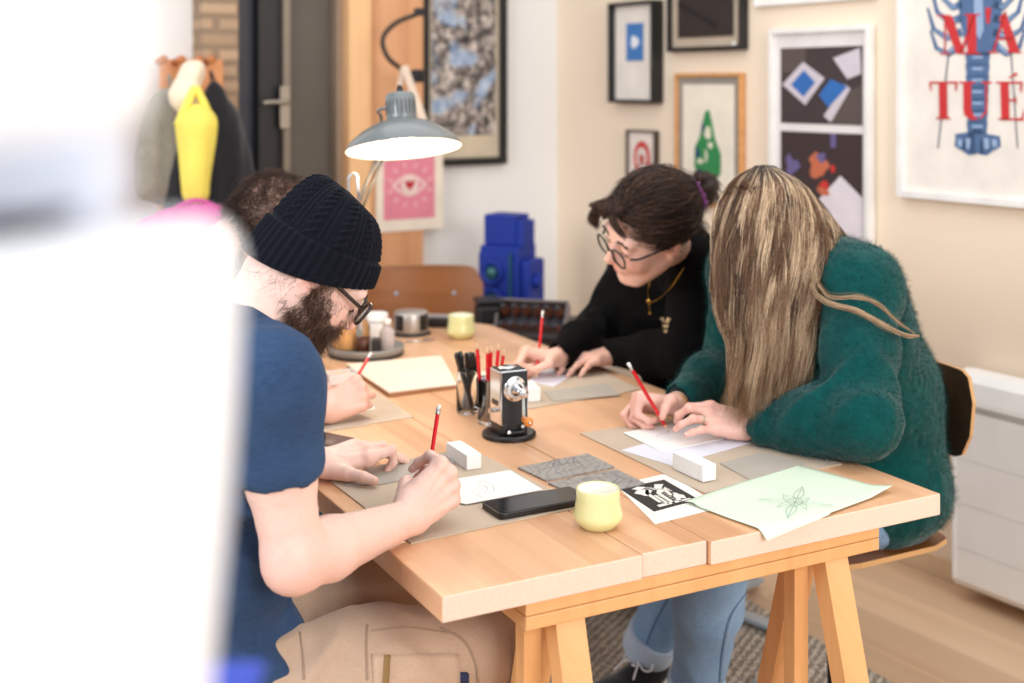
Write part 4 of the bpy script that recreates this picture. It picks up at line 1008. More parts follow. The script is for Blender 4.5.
        S.add(ell(s.w((0, .004, -.002)), V(.025, .022, .0175)*k, s.M), .016)        # wrist
    def web(s, S): S.add(rcone(s.w((.022, .03, -.008)), s.w((.022, .06, -.006)), .008*s.k), .012)
    def nails(s, par, mat):
        vs = []
        for q in s.chains+[s.thumb]:
            d = nrm(q[-1]-q[-2]); n = s.M[:, 2]; n = nrm(n-d*(n@d))
            if q is s.thumb: n = nrm(s.M[:, 0]*.8+s.M[:, 2]*.5); n = nrm(n-d*(n@d))
            c = q[-1]-d*.0065*s.k+n*.0042*s.k
            vs.append(xf(lathe([(0, .0008), (.7, .0006), (1, -.0004), (.9, -.0012), (0, -.0012)], 14), np.array([d*.0058*s.k, np.cross(n, d)*.0048*s.k, n]).T, c))
        for v_ in vs: obj('fingernail', v_, mat, par, smooth=True)
def torso(S, g, ex=0, k=.05, fem=0, low=False):
    """pelvis to shoulders; g holds the joints"""
    R = g['R']; pe, ch, nk = g['pel'], g['chest'], g['neck']
    up = nrm(ch-pe); f = g['f']; f = nrm(f-up*(f@up)); r = np.cross(f, up); M = np.array([r, f, up]).T
    wd, dp = g.get('w', .17), g.get('d', .115)
    S.add(ell(pe, V(wd+ex, dp+.01+ex, .12+ex), M), .02)
    S.add(ell((pe+ch)/2-f*.01, V(wd*.92+ex, dp+.005+ex, .16+ex), M), k)
    S.add(ell(ch, V(wd+ex, dp+ex, .17+ex), M), k)
    if fem: S.add(ell(ch+f*.07-up*.05, V(.13, .06+ex, .07), M), k)
    S.add(rcone(g['sR'], g['sL'], .058+ex), k); S.add(rcone(nk-up*.02-f*.01, g['sR'], .048+ex, .045+ex), k); S.add(rcone(nk-up*.02-f*.01, g['sL'], .048+ex, .045+ex), k)
    S.add(rcone(ch, (g['sR']+g['sL'])/2, .10+ex, .07+ex), k)
    return M
def arm_skin(S, g, sd, r=(.052, .044, .041, .027)):
    a, e, w_ = g['s'+sd], g['e'+sd], g['w'+sd]
    S.add(rcone(a, a+(e-a)*.5, r[0], r[0]*.96), .03); S.add(rcone(a+(e-a)*.5, e, r[0]*.96, r[1]*.86), .02)
    m = e+(w_-e)*.28; S.add(rcone(e, m, r[1]*.86, r[2]), .025); S.add(rcone(m, w_, r[2], r[3]*.92), .015)
def sleeve(S, g, sd, r=(.066, .058, .052, .042), end=.93, cuff=None, k=.035):
    a, e, w_ = g['s'+sd], g['e'+sd], g['w'+sd]; en = e+(w_-e)*end
    S.chain([a, a+(e-a)*.5, e], [r[0], (r[0]+r[1])*.5, r[1]], k); S.chain([e, e+(en-e)*.5, en], [r[1], r[2], r[3]], k)
    d = nrm(w_-e); g['end'+sd] = en
    S.cuts = getattr(S, 'cuts', [])+[rcone(en-d*.004, en+d*.08, r[3]-.006)]
def finish(S):
    for f in getattr(S, 'cuts', []): S.sub(f, .004)
def folds(amp, fr, dirs=None, seed=0, centers=None):
    """wrinkles: ridged noise stretched along directions; stronger near the listed centres"""
    M = np.eye(3) if dirs is None else dirs
    def f(P):
        q = P@M; n = vnoise(q*fr+vnoise(q*fr*.5, seed+5)[:, None]*.6, seed); n2 = vnoise(q*fr*2.1+7, seed+1)
        w_ = np.full(len(P), .35)
        if centers:
            for c, r in centers: w_ = np.maximum(w_, np.exp(-((P-c)**2).sum(1)/(r*r)))
        return amp*w_*((np.abs(n)*2-.7)+.4*n2)
    return f
def stretch(d, along=.25):
    d = nrm(d); x = nrm(np.cross(d, [.3, .2, 1])); y = np.cross(d, x); return np.array([d*along, x, y]).T
def bounds(S, g=None, pad=.02, pts=None): pass
def tintcol(o, spots, base=(1, 1, 1)):
    me = o.data; n = len(me.vertices); co = np.empty(n*3); me.vertices.foreach_get('co', co); co = co.reshape(-1, 3)+wloc(o)
    c = np.ones((n, 4)); c[:, :3] = base
    for p, r, col in spots:
        w_ = np.exp(-(((co-p)/r)**2).sum(1)) if not callable(r) else r(co)
        c[:, :3] = c[:, :3]*(1-w_[:, None])+c[:, :3]*np.array(col)*w_[:, None]
    at = me.color_attributes.new('tint', 'FLOAT_COLOR', 'POINT'); at.data.foreach_set('color', c.ravel())
def trace_px(S, px, py, y0=1.2, y1=4.5, it=60):
    """points where camera rays meet the surface of S (used to sew details onto a garment)"""
    px = np.asarray(px, float); py = np.asarray(py, float)
    d = np.stack([(px-CX)/FPX, np.ones_like(px), -(py-HOR)/FPX], -1); L = np.linalg.norm(d, axis=1); d = d/L[:, None]
    t = y0*L; o = V(0, 0, CAMZ)
    for _ in range(it):
        e = S.run(o+d*t[:, None], S.ops); t = t+e*.85
    return o+d*t[:, None], d
def sew(S, px, py, nu, off=.002, th=.0015):
    """grid of pixels (row-major, nu columns) draped on S as a thin closed patch"""
    P, d = trace_px(S, px, py); e = 1e-3
    g = np.stack([S.run(P+V(e, 0, 0), S.ops)-S.run(P-V(e, 0, 0), S.ops), S.run(P+V(0, e, 0), S.ops)-S.run(P-V(0, e, 0), S.ops), S.run(P+V(0, 0, e), S.ops)-S.run(P-V(0, 0, e), S.ops)], -1)
    g /= np.linalg.norm(g, axis=1)[:, None]; a = P+g*(off+th); b = P-g*.002; nv = len(P)//nu; n = len(P)
    f = [[i*nu+j, i*nu+j+1, (i+1)*nu+j+1, (i+1)*nu+j] for i in range(nv-1) for j in range(nu-1)]
    rim = [j for j in range(nu)]+[i*nu+nu-1 for i in range(1, nv)]+[(nv-1)*nu+j for j in range(nu-2, -1, -1)]+[i*nu for i in range(nv-2, 0, -1)]
    fs = f+[[q+n for q in r[::-1]] for r in f]+[[rim[(k+1) % len(rim)], rim[k], rim[k]+n, rim[(k+1) % len(rim)]+n] for k in range(len(rim))]
    return np.vstack([a, b]), fs
def quadgrid(c4, nu, nv):
    A, B_, C_, D = [np.array(p, float) for p in c4]; out = []
    for i in range(nv):
        for j in range(nu):
            u, v = j/(nu-1), i/(nv-1); out.append((1-u)*(1-v)*A+u*(1-v)*B_+u*v*C_+(1-u)*v*D)
    out = np.array(out); return out[:, 0], out[:, 1]

# ------------------------------------------------------------------ strands
def hairmat(name, rough=.4):
    t = NT(name); at = t.node('ShaderNodeAttribute', attribute_name='tint'); t.l.new(at.outputs['Color'], t.b.inputs['Base Color']); t.set(Roughness=rough, Specular_IOR_Level=.35); return t.m
def strands(nm, paths, rad, cols, mat, parent, taper=.25):
    """paths (S,N,3); rad (S,) ; cols (S,N,3) linear colour"""
    S_, N, _ = paths.shape; T_ = np.gradient(paths, axis=1); T_ /= np.linalg.norm(T_, axis=2, keepdims=True)+1e-9
    ref = np.broadcast_to(V(.31, .2, .93), T_.shape).copy(); bad = np.abs((T_*ref).sum(2)) > .95; ref[bad] = V(1, .1, 0)
    A = np.cross(T_, ref); A /= np.linalg.norm(A, axis=2, keepdims=True)+1e-9; B_ = np.cross(T_, A)
    tp_ = 1-(1-taper)*np.linspace(0, 1, N)**3; R_ = rad[:, None]*tp_[None]
    v = []
    for k in range(3):
        a = 2*PI*k/3; v.append(paths+R_[..., None]*(math.cos(a)*A+math.sin(a)*B_))
    v = np.stack(v, 2).reshape(-1, 3)
    i = np.arange(S_)[:, None, None]*N*3+np.arange(N-1)[None, :, None]*3; k = np.arange(3)[None, None, :]; k2 = (k+1) % 3
    f = np.stack([i+k, i+k2, i+3+k2, i+3+k], -1).reshape(-1, 4)
    o = obj(nm, (v, f), mat, parent, smooth=True)
    c = np.ones((S_*N*3, 4)); c[:, :3] = np.repeat(cols.reshape(-1, 3), 3, axis=0)
    at = o.data.color_attributes.new('tint', 'FLOAT_COLOR', 'POINT'); at.data.foreach_set('color', c.ravel())
    return o
def crpaths(ctrl, N):                            # ctrl (S,K,3) -> (S,N,3) Catmull-Rom
    K = ctrl.shape[1]; P = np.concatenate([2*ctrl[:, :1]-ctrl[:, 1:2], ctrl, 2*ctrl[:, -1:]-ctrl[:, -2:-1]], 1)
    u = np.linspace(0, K-1-1e-6, N); i = u.astype(int); t = (u-i)[None, :, None]; a, b, c, d = P[:, i], P[:, i+1], P[:, i+2], P[:, i+3]
    return .5*((2*b)+(-a+c)*t+(2*a-5*b+4*c-d)*t*t+(-a+3*b-3*c+d)*t**3)
def sdf_normal(S, P, e=1e-3):
    g = np.stack([S.run(P+v, S.ops)-S.run(P-v, S.ops) for v in (V(e, 0, 0), V(0, e, 0), V(0, 0, e))], -1); return g/(np.linalg.norm(g, axis=1)[:, None]+1e-9)
def project(S, P, off=0, it=12):
    for _ in range(it): P = P-sdf_normal(S, P)*(S.run(P, S.ops)-off)[:, None]*.8
    return P
def lc3(c): return np.array(lin(c)[:3])
# ------------------------------------------------------------------ man in the beanie
msk1 = skinmat('fair_skin', (236, 198, 184), (230, 186, 170), (224, 164, 150)); msk2 = skinmat('warm_skin', (228, 184, 166), (220, 170, 150), (212, 150, 132))
mnail = plain('fingernail', (236, 196, 184), .3)
mtee = cloth('blue_heather_jersey', (42, 62, 92), (52, 74, 106), 300, .25, .9, .03, True)
mcargo = cloth('beige_cotton', (176, 148, 126), (190, 164, 142), 500, .2, .85, .2)
def spread(f): return V(f[1], -f[0], 0)
FM = nrm(V(.885, .466, 0)); RM = V(FM[1], -FM[0], 0)
VOX = .003
def person(nm, label, base): return thing(nm, label, 'person', base)
g = dict(R=None, f=FM, pel=V(-.475, 1.935, .56), chest=V(-.445, 1.95, .89), neck=V(-.415, 1.965, 1.055), w=.165, d=.11)
g['sR'] = V(-.352, 1.79, 1.030); g['sL'] = V(-.51, 2.12, 1.035); g['eR'] = V(-.308, 1.765, .787); g['eL'] = V(-.50, 2.10, .81)
g['wR'] = V(-.163, 1.975, .776); g['wL'] = V(-.356, 2.285, .772)
VOX = .003
man = person('person', 'man in a dark knitted beanie and blue t-shirt, drawing with a red pencil', V(-.47, 1.94, 0))
S = Sdf(); torso(S, g, -.010)
S.add(rcone(g['neck']-V(0, 0, .03), g['neck']+V(.03, .01, .03), .060, .058), .04)
HC, HR = V(-.315, 2.0, 1.161), headframe(.965, .26, 42)
P1 = add_head(S, HC, HR, .92)
S.add(rcone(g['neck'], P1(0, -.045, -.05), .058, .056), .035)
arm_skin(S, g, 'R', (.051, .047, .044, .029)); arm_skin(S, g, 'L', (.05, .045, .041, .028))
# right hand on the pencil
ptip = T(423, 513, Z0+.0062); pend = lift((439, 405), ptip, .186, False)
pd = nrm(pend-ptip); grip = ptip+pd*.040
hR = Hand(g['wR'], V(.066, .060, .046), V(.62, -.72, .22), 'R', 1.10)
hR.build(S, [grip+V(.006, -.006, .006), grip+V(.004, .004, -.012), (62, 75, 40, 0), (66, 78, 40, 4)], grip+V(-.010, .004, .004)); hR.web(S)
hL = Hand(g['wL'], V(.92, .36, .12), V(-.05, -.25, .96), 'L', 1.06)
hL.build(S, [T(378, 463, .7515), T(385, 442, .7535), T(374, 446, .7535), T(362, 447, .752)], T(377, 482, .7525)); hL.web(S)
S.disp = lambda P: .0006*vnoise(P*160, 3)
bl, bh = V(-.72, 1.62, .40), V(-.05, 2.62, 1.40)
body = obj('body', S.mesh(bl, bh, .0024), msk1, man, smooth=True)
bR = P1; sp = [(P1(0, .095, -.064), .013, (.93, .66, .66)), (P1(0, .108, -.032), .017, (1.0, .80, .78)), (P1(-.04, .065, -.03), .03, (1, .86, .84)), (P1(.04, .065, -.03), .03, (1, .86, .84)), (P1(.077, -.01, -.01), .025, (1, .78, .74))]
for h in (hR, hL):
    for q in h.chains+[h.thumb]: sp += [(q[0], .012, (1, .85, .83)), (q[1], .009, (1, .84, .82)), (q[2], .008, (1, .86, .84)), (q[3], .010, (1, .84, .84))]
sp.append((g['eR'], .06, (1, .88, .87)))
tintcol(body, sp); hR.nails(body, mnail); hL.nails(body, mnail)
# t-shirt
ST = Sdf()
for sd in ('R', 'L'):
    a, e = g['s'+sd], g['e'+sd]; en = a+(e-a)*(.43 if sd == 'R' else .42); dd = nrm(e-a)
    ST.add(rcone(a, en, .066, .064), .045); ST.sub(rcone(en+dd*.058, en+dd*.16, .0605), .004)
torso(ST, g, .012, .055); ST.add(ell(g['pel']+V(.02, .01, -.005), V(.182, .140, .11), np.array([RM, FM, [0, 0, 1]]).T), .04)
ST.sub(rcone(g['neck']+V(.045, .01, .03), g['neck']+V(.11, .04, .16), .064, .08), .006)
fd = folds(.011, 15, stretch(V(.8, .1, -.55), .35), 3, [(g['pel']+V(.06, -.06, .10), .16), (g['eR']+V(-.08, 0, .0), .12)])
fd2 = folds(.005, 20, stretch(V(.2, .1, 1), .35), 8, [(g['sR']+V(-.02, 0, -.10), .12)])
ST.disp = lambda P: fd(P)+fd2(P)+.0005*np.sin(P[:, 2]*900)*(P[:, 2] > .9)*0
obj('t_shirt', ST.mesh(V(-.78, 1.55, .40), V(-.15, 2.40, 1.25), .004), mtee, man, smooth=True)
# trousers
SP_ = Sdf()
hipR, hipL = g['pel']+RM*.085+V(.03, 0, -.03), g['pel']-RM*.085+V(.03, 0, -.03)
kR, kL = V(-.045, 2.055, .545), V(-.13, 2.33, .545); aR, aL = V(-.08, 2.20, .11), V(-.16, 2.46, .11)
SP_.add(ell(g['pel']+V(0, 0, -.03), V(.172, .135, .105), np.array([RM, FM, [0, 0, 1]]).T), .02)
for h, k_, a in ((hipR, kR, aR), (hipL, kL, aL)):
    SP_.chain([h, h+(k_-h)*.5, k_], [.098, .090, .073], .05); SP_.chain([k_, k_+(a-k_)*.4, a], [.073, .068, .056], .04)
fp1 = folds(.010, 15, stretch(V(.3, -.3, 1), .4), 21, [(hipR+V(.05, -.05, .06), .14), (kR, .13)]); SP_.disp = fp1
trs = obj('cargo_trousers', SP_.mesh(V(-.72, 1.62, .04), V(.10, 2.60, .72), .0045), mcargo, man, smooth=True)
def seam_px(S, l, r=.0011, nm='seam', mat=None, par=None, n=24):
    pts = spline([V(a, b, 0) for a, b in l], n) if len(l) > 2 else [V(*l[0], 0)+(V(*l[1], 0)-V(*l[0], 0))*i/12 for i in range(13)]
    P, _ = trace_px(S, [p[0] for p in pts], [p[1] for p in pts]); N = sdf_normal(S, P); dz = S.disp(P) if S.disp else 0
    P = P-N*(dz if np.isscalar(dz) else dz[:, None])
    return obj(nm, tube(list(P+N*r*.3), r, 6), mat, par, smooth=True)
class WithDisp:                                    # a garment including its wrinkles, for sewing things on
    def __init__(s, S): s.S = S; s.ops = None; s.disp = None
    def run(s, P, ops): return s.S.run(P, s.S.ops)+(s.S.disp(P) if s.S.disp is not None else 0)
WP = WithDisp(SP_); mseam = plain('beige_seam', (166, 140, 119), .9); mpock = cloth('pocket_cotton', (182, 154, 132), (194, 168, 146), 500, .2)
gx, gy = quadgrid([(372, 655), (458, 654), (460, 700), (374, 700)], 16, 10); obj('pocket_flap', sew(WP, gx, gy, 16, .003, .001), mpock, trs, smooth=True)
gx, gy = quadgrid([(383, 655), (389, 655), (386, 700), (380, 700)], 4, 12); obj('olive_zip_tape', sew(WP, gx, gy, 4, .0055, .001), plain('olive_tape', (142, 112, 66), .8), trs, smooth=True)
gx, gy = quadgrid([(459, 672), (467, 672), (467, 700), (459, 700)], 4, 8); obj('navy_tab', sew(WP, gx, gy, 4, .006, .001), plain('navy_tab', (30, 44, 76), .8), trs, smooth=True)
seam_px(WP, [(367, 625), (366, 645), (367, 680)], .0016, mat=mseam, par=trs); seam_px(WP, [(372, 631), (410, 628), (455, 634)], .0014, mat=mseam, par=trs)
seam_px(WP, [(440, 628), (462, 640), (474, 660), (478, 682)], .0018, mat=mseam, par=trs); seam_px(WP, [(300, 632), (303, 660), (304, 680)], .0016, mat=mseam, par=trs)
WT = WithDisp(ST)
gx, gy = quadgrid([(288, 638), (297, 629), (301, 634), (293, 643)], 5, 5); tgp = obj('hem_label', sew(WT, gx, gy, 5, .002, .001), plain('label_dark', (36, 40, 52), .7), man, smooth=True)
# shoes
def shoe(ank, d, par, mat, sole, nm='shoe', k=1.0, laces=None, z0=.0108):
    d = nrm(V(d[0], d[1], 0)); r = V(d[1], -d[0], 0); M = np.array([r, d, [0, 0, 1]]).T; b = V(ank[0], ank[1], z0)
    S = Sdf(); q = lambda x, y, z: b+M@(V(x, y, z)*k)
    S.add(ell(q(0, .02, .045), V(.038, .07, .045)*k, M), .02); S.add(ell(q(.003, .11, .036), V(.044, .075, .03)*k, M), .03); S.add(ell(q(.004, .155, .032), V(.040, .042, .024)*k, M), .02); S.add(rcone(q(0, -.01, .06), q(0, -.012, .105), .036*k, .038*k), .02)
    S.sub(rcone(q(0, -.005, .105), q(0, -.005, .16), .030*k), .005); S.sub(rbox(q(0, .05, -.03), V(.2, .3, .045), .002, M), .003)
    o = obj(nm, S.mesh(b-V(.25, .25, -.004), b+V(.25, .25, .15), .004), mat, par, smooth=True)
    out = [(.040*math.sin(a)*(1+.1*math.cos(a)), .068+.118*math.cos(a)) for a in [i*2*PI/36 for i in range(36)]]
    obj('sole', xf(prism([(x*k*1.05, y*k) for x, y in out], .022*k, bev=.003, z0=.0), M, b+V(0, 0, .0002)), sole, o)
    if laces:
        for i in range(5):
            y = .045+.016*i; z = .085-.011*i
            for s_ in (-1, 1): obj('lace', tube(spline([q(-s_*.018, y, z-.004), q(0, y+.005, z+.006), q(s_*.018, y+.014, z-.012)], 8), .0026*k, 6), laces, o, smooth=True)
        for s_ in (-1, 1): obj('lace_loop', tube(spline([q(0, .045, .092), q(s_*.03, .03, .10), q(s_*.048, .05, .08), q(s_*.03, .062, .078), q(0, .048, .09)], 16), .0024*k, 6), laces, o, smooth=True); obj('lace_end', tube(spline([q(0, .045, .092), q(s_*.02, .07, .09), q(s_*.034, .10, .066)], 8), .0024*k, 6), laces, o, smooth=True)
    return o
msole = plain('rubber_sole', (226, 222, 214), .6); mshoe = cloth('black_canvas', (24, 24, 27), (32, 32, 36), 400, .3)
shoe(aR, FM, man, plain('brown_shoe', (92, 70, 52), .6), msole, z0=.0003); shoe(aL, FM, man, plain('brown_shoe', (92, 70, 52), .6), msole, z0=.0003)
# beanie
def beanie(P, par):
    nt, nr = 360, 110; v = []
    cab = 11
    for j in range(nr+1):
        t = j/nr
        for i in range(nt):
            th = 2*PI*i/nt; fr = math.sin(th)              # +1 at the forehead
            zr = -.010+.047*fr-.006*math.cos(2*th)
            zt_ = .140; rx, ry = .0875, .1025
            if t < .06:                                    # inner lip
                q = t/.06; g_ = .955+.045*q; z = zr+.012*(1-q)**2; off = 0
            else:
                q = (t-.06)/.94; a = q*PI/2
                g_ = math.cos(a)**.42 if q < 1 else 0; z = zr+(zt_-zr)*(math.sin(a)**1.12); off = 0
                arc = q
                if arc < .30:                              # folded rib cuff
                    e = min(1, arc/.02)*min(1, (.30-arc)/.015); off = .0075*e+.0018*math.cos(th*44)*e
                else:
                    u = (th*cab/(2*PI)) % 1; fade = min(1, (1-arc)/.25)*min(1, (arc-.30)/.03)
                    if u < .5:                             # twisted cable
                        w_ = u/.5; ph = arc*46; a1 = .5+.28*math.sin(ph); a2 = .5-.28*math.sin(ph)
                        h1 = math.exp(-((w_-a1)/.17)**2)*(1.0+.5*math.cos(ph)); h2 = math.exp(-((w_-a2)/.17)**2)*(1.0-.5*math.cos(ph)); off = .0042*max(h1, h2)*fade
                    else: off = .0026*fade*(math.cos((u-.5)/.5*2*PI*2.5+PI)*.5+.2)
                off += .0022*math.sin(th*3+1)*arc+.003*math.sin(th*2+2.2)*arc*(1-arc)
            sag = -.030*max(0, (z-zr)/(zt_-zr))**1.2+.004
            x, y = rx*math.cos(th)*g_, ry*math.sin(th)*g_-.018+sag*1.0
            n = V(math.cos(th)*g_/rx, math.sin(th)*g_/ry, .001+ (z-.03)/.0115/10*(1 if z > .03 else 0)); n = n/np.linalg.norm(n)
            v.append(P(*(V(x, y, z)+n*off)))
    f = [[j*nt+i, j*nt+(i+1) % nt, (j+1)*nt+(i+1) % nt, (j+1)*nt+i] for j in range(nr) for i in range(nt)]
    return np.array(v), np.array(f)
mbn = cloth('navy_black_wool', (12, 14, 22), (17, 20, 29), 420, .8, .95, .03)
obj('beanie', beanie(P1, man), mbn, man, smooth=True)
# glasses
def glasses(P, par, mat, r=.0225, sq=.8, rad=.0016, lens=True, y0=.104, z0=.0, wrap=.10, temple_z=.006, lensmat=None):
    gl = thing('glasses', None, None); gl.parent = par; gl.location = tuple(P(0, y0, z0)-wloc(par)); o = gl
    for s in (-1, 1):
        pts = []
        for i in range(33):
            a = 2*PI*i/32; ca, sa = math.cos(a), math.sin(a); m = (abs(ca)**4+abs(sa)**4)**-.25*sq+(1-sq)
            x = s*.0335+r*ca*m; z = z0+r*.88*sa*m; pts.append(P(x, y0-abs(x)**2*wrap*16*.5, z))
        obj('rim', tube(pts[:-1]+[pts[0]], rad, 8, False), mat, o, smooth=True)
        tp_ = [P(s*(.0335+r), y0-.022*wrap*10*.5-.006, z0+temple_z), P(s*.070, y0-.035, z0+temple_z+.001), P(s*.0775, .02, z0+temple_z+.003), P(s*.080, -.012, z0+temple_z), P(s*.078, -.03, z0-.02)]
        obj('temple', tube(spline(tp_, 20), rad*1.1, 8), mat, o, smooth=True)
        if lens:
            ls = [P(s*.0335, y0-.010*wrap*8, z0)]+[p*.985+P(s*.0335, y0-.004, z0)*.015 for p in pts[:-1]]
            obj('lens', (np.array(ls), [[0, i+1, (i+1) % 32+1] for i in range(32)]), lensmat or mlens, o, smooth=True)
    obj('bridge', tube(spline([P(-.0335+r, y0-.001, z0+.004), P(0, y0+.003, z0+.008), P(.0335-r, y0-.001, z0+.004)], 8), rad*1.1, 8), mat, o, smooth=True)
    return o
mlens = NT('thin_lens'); mlens.col((240, 244, 246)); mlens.set(Roughness=.02, Transmission_Weight=1, IOR=1.02, Alpha=.35); mlens = mlens.m
mtort = plain('dark_tortoise', (44, 32, 28), .25)
glasses(P1, man, mtort, r=.0225, sq=.95, y0=.107, z0=.000, rad=.0030)
# beard, sideburns, nape hair
rng = np.random.default_rng(5)
def beard(S, P, n, par, nm, cols, test, L=(.006, .014), r=.00022):
    q = rng.uniform([-.085, -.08, -.135], [.085, .115, .03], (n*6, 3)); q = q[[test(*p) for p in q]][:n]
    X = np.array([P(*p) for p in q]); X = project(S, X, 0, 14); N = sdf_normal(S, X)
    dn = P(0, 0, -1)-P(0, 0, 0); fw = P(0, 1, 0)-P(0, 0, 0)
    ln = rng.uniform(*L, len(X))[:, None]; rj = rng.normal(0, .35, X.shape)
    d1 = N*.6+dn*.6+rj; d2 = N*.3+dn*1.0-fw*.2+rj*1.4+rng.normal(0, .4, X.shape)
    pth = np.stack([X-N*.001, X+d1*ln*.4, X+d1*ln*.6+d2*ln*.35, X+d1*ln*.6+d2*ln*.8], 1); pth = crpaths(pth, 6)
    c = cols[rng.integers(0, len(cols), len(X))]; c = np.repeat(c[:, None], 6, 1)
    return strands(nm, pth, np.full(len(X), r), c, mhair, par)
mhair = hairmat('hair_fibre', .45)
def jaw(x, y, z):
    if z > -.012 and not (y < .03 and abs(x) > .05 and z < .02 and y > -.005): return False
    if z > -.03 and y > .045: return False
    if -.045 < z <= -.03 and y > .06 and abs(x) > .027+(0 if z > -.052 else 1): return y < .05
    if z > -.047 and y > .075: return False
    if y < -.002 or z < -.122: return False
    if -.075 < z < -.054 and y > .07 and abs(x) < .020: return False
    return True
bc = np.array([lc3(c) for c in ((74, 52, 42), (96, 68, 52), (58, 42, 36), (122, 90, 70))])
beard(S, P1, 9000, man, 'beard', bc, jaw, (.006, .016), .00028)
def nape(x, y, z): return y < -.01 and -.068 < z < .0 and abs(x) < .08
beard(S, P1, 260, man, 'nape_hair', bc*.8, nape, (.004, .012), .00022)
mbrow = mhair
def brow(S, P, par, cols, n=260, z=.021):
    X, D = [], []
    for s in (-1, 1):
        for i in range(n//2):
            u = rng.random(); x = s*(.014+.036*u); X.append(P(x, .10, z+.006*math.sin(u*PI)+rng.normal(0, .0018))); D.append(P(s*1, -.3, .25)-P(0, 0, 0))
    X = project(S, np.array(X), 0, 12); D = np.array(D)+rng.normal(0, .25, X.shape); N = sdf_normal(S, X)
    pth = crpaths(np.stack([X, X+N*.0012+D*.003, X+N*.001+D*.007], 1), 5); strands('eyebrows', pth, np.full(len(X), .0003), np.repeat(cols[rng.integers(0, len(cols), len(X))][:, None], 5, 1), mhair, par)
def lashes(P, par):
    for s in (-1, 1): obj('eyelashes', tube([P(s*.032+.014*math.cos(a), .0885-.004*abs(math.cos(a))**2+.0014, -.0045-.004*math.sin(a)) for a in [PI*i/10 for i in range(11)]], .0009, 6), plain('lash_dark', (36, 26, 22), .6), par, smooth=True)
brow(S, P1, man, bc*.6); lashes(P1, man)
pencil(ptip, pend, 'red pencil with white eraser held upright by the man in the beanie')

# ------------------------------------------------------------------ curly-haired man behind him
g2 = dict(R=None, f=FM, pel=V(-.86, 2.66, .56), chest=V(-.79, 2.70, .93), neck=V(-.68, 2.75, 1.06), w=.165, d=.11)
g2['sR'] = V(-.70, 2.52, 1.03); g2['sL'] = V(-.85, 2.84, 1.04); g2['eR'] = V(-.62, 2.50, .80); g2['eL'] = V(-.80, 2.86, .80); g2['wR'] = V(-.395, 2.645, .772); g2['wL'] = V(-.56, 2.98, .772)
man2 = person('person', 'man with dark curly hair hidden behind the beanie, drawing with a red pencil', V(-.86, 2.66, 0))
S2 = Sdf(); torso(S2, g2); HC2, HR2 = V(-.540, 2.79, 1.125), headframe(.9, .3, 48); P2 = add_head(S2, HC2, HR2, 1.0)
S2.add(rcone(g2['neck'], P2(0, -.045, -.05), .058, .054), .035); arm_skin(S2, g2, 'R'); arm_skin(S2, g2, 'L')
pt2 = T(338, 409, Z0+.0035); pe2 = lift((371, 353), pt2, .178, False); gr2 = pt2+nrm(pe2-pt2)*.035
h2 = Hand(g2['wR'], V(.078, .030, .034), V(.35, -.82, .42), 'R', 1.0); h2.build(S2, [gr2+V(.006, -.006, .006), gr2+V(.004, .002, -.01), (60, 72, 40, 0), (64, 74, 40, 4)], gr2+V(-.010, .004, .004)); h2.web(S2)
h2l = Hand(g2['wL'], V(.8, -.5, .0), V(0, 0, 1), 'L', 1.0); h2l.build(S2, [(12, 20, 10, 0), (12, 18, 10, 0), (12, 20, 10, 0), (14, 24, 10, 0)], [(.8, .5, -.2), (.6, .8, -.2), (.4, .9, -.1)])
b2_ = obj('body', S2.mesh(V(-1.2, 2.3, .40), V(-.2, 3.2, 1.35), .0032), msk2, man2, smooth=True)
sp = []
for q in h2.chains+[h2.thumb]: sp += [(q[0], .012, (1, .85, .83)), (q[1], .009, (1, .84, .82)), (q[3], .010, (1, .84, .84))]
tintcol(b2_, sp)
SW = Sdf(); torso(SW, g2, .014); sleeve(SW, g2, 'R', end=.70); sleeve(SW, g2, 'L', end=.70); finish(SW); SW.sub(rcone(g2['neck']+V(.03, .01, .01), g2['neck']+V(.10, .04, .14), .062, .08), .006); SW.disp = folds(.006, 14, None, 4, [(g2['eR'], .1)])
obj('sweater', SW.mesh(V(-1.2, 2.3, .42), V(-.2, 3.2, 1.25), .006), cloth('dark_grey_knit', (52, 54, 60), (62, 64, 70), 300, .5), man2, smooth=True)
SJ = Sdf(); SJ.add(ell(g2['pel']+V(0, 0, -.03), V(.168, .13, .10), np.array([RM, FM, [0, 0, 1]]).T), .02)
ak2 = []
for sg in (1, -1):
    h = g2['pel']+RM*.085*sg+V(.03, 0, -.03); k_ = h+FM*.43+V(.03, 0, .01); a = V(k_[0]-.02, k_[1]+.05, .10); ak2.append(a); SJ.chain([h, k_], [.092, .068], .05); SJ.chain([k_, a], [.068, .052], .04)
SJ.disp = folds(.007, 15, None, 9)
mjean = cloth('blue_denim', (112, 146, 184), (134, 166, 200), 420, .35, .85, .2, True); mjean2 = cloth('dark_denim', (40, 66, 92), (52, 78, 104), 420, .35)
obj('jeans', SJ.mesh(V(-1.1, 2.3, .05), V(-.1, 3.3, .75), .006), mjean2, man2, smooth=True)
for a in ak2: shoe(a, FM, man2, mshoe, msole)
obj('wristwatch', xf(lathe([(.030, -.008), (.0315, -.008), (.0315, .008), (.030, .008)], 28, True), frame(V(0, 0, 1), g2['wR']-g2['eR'])@np.diag([.92, 1, 1]), g2['wR']-nrm(g2['wR']-g2['eR'])*.022), plain('watch_steel', (170, 174, 180), .25, .9), man2, smooth=True)
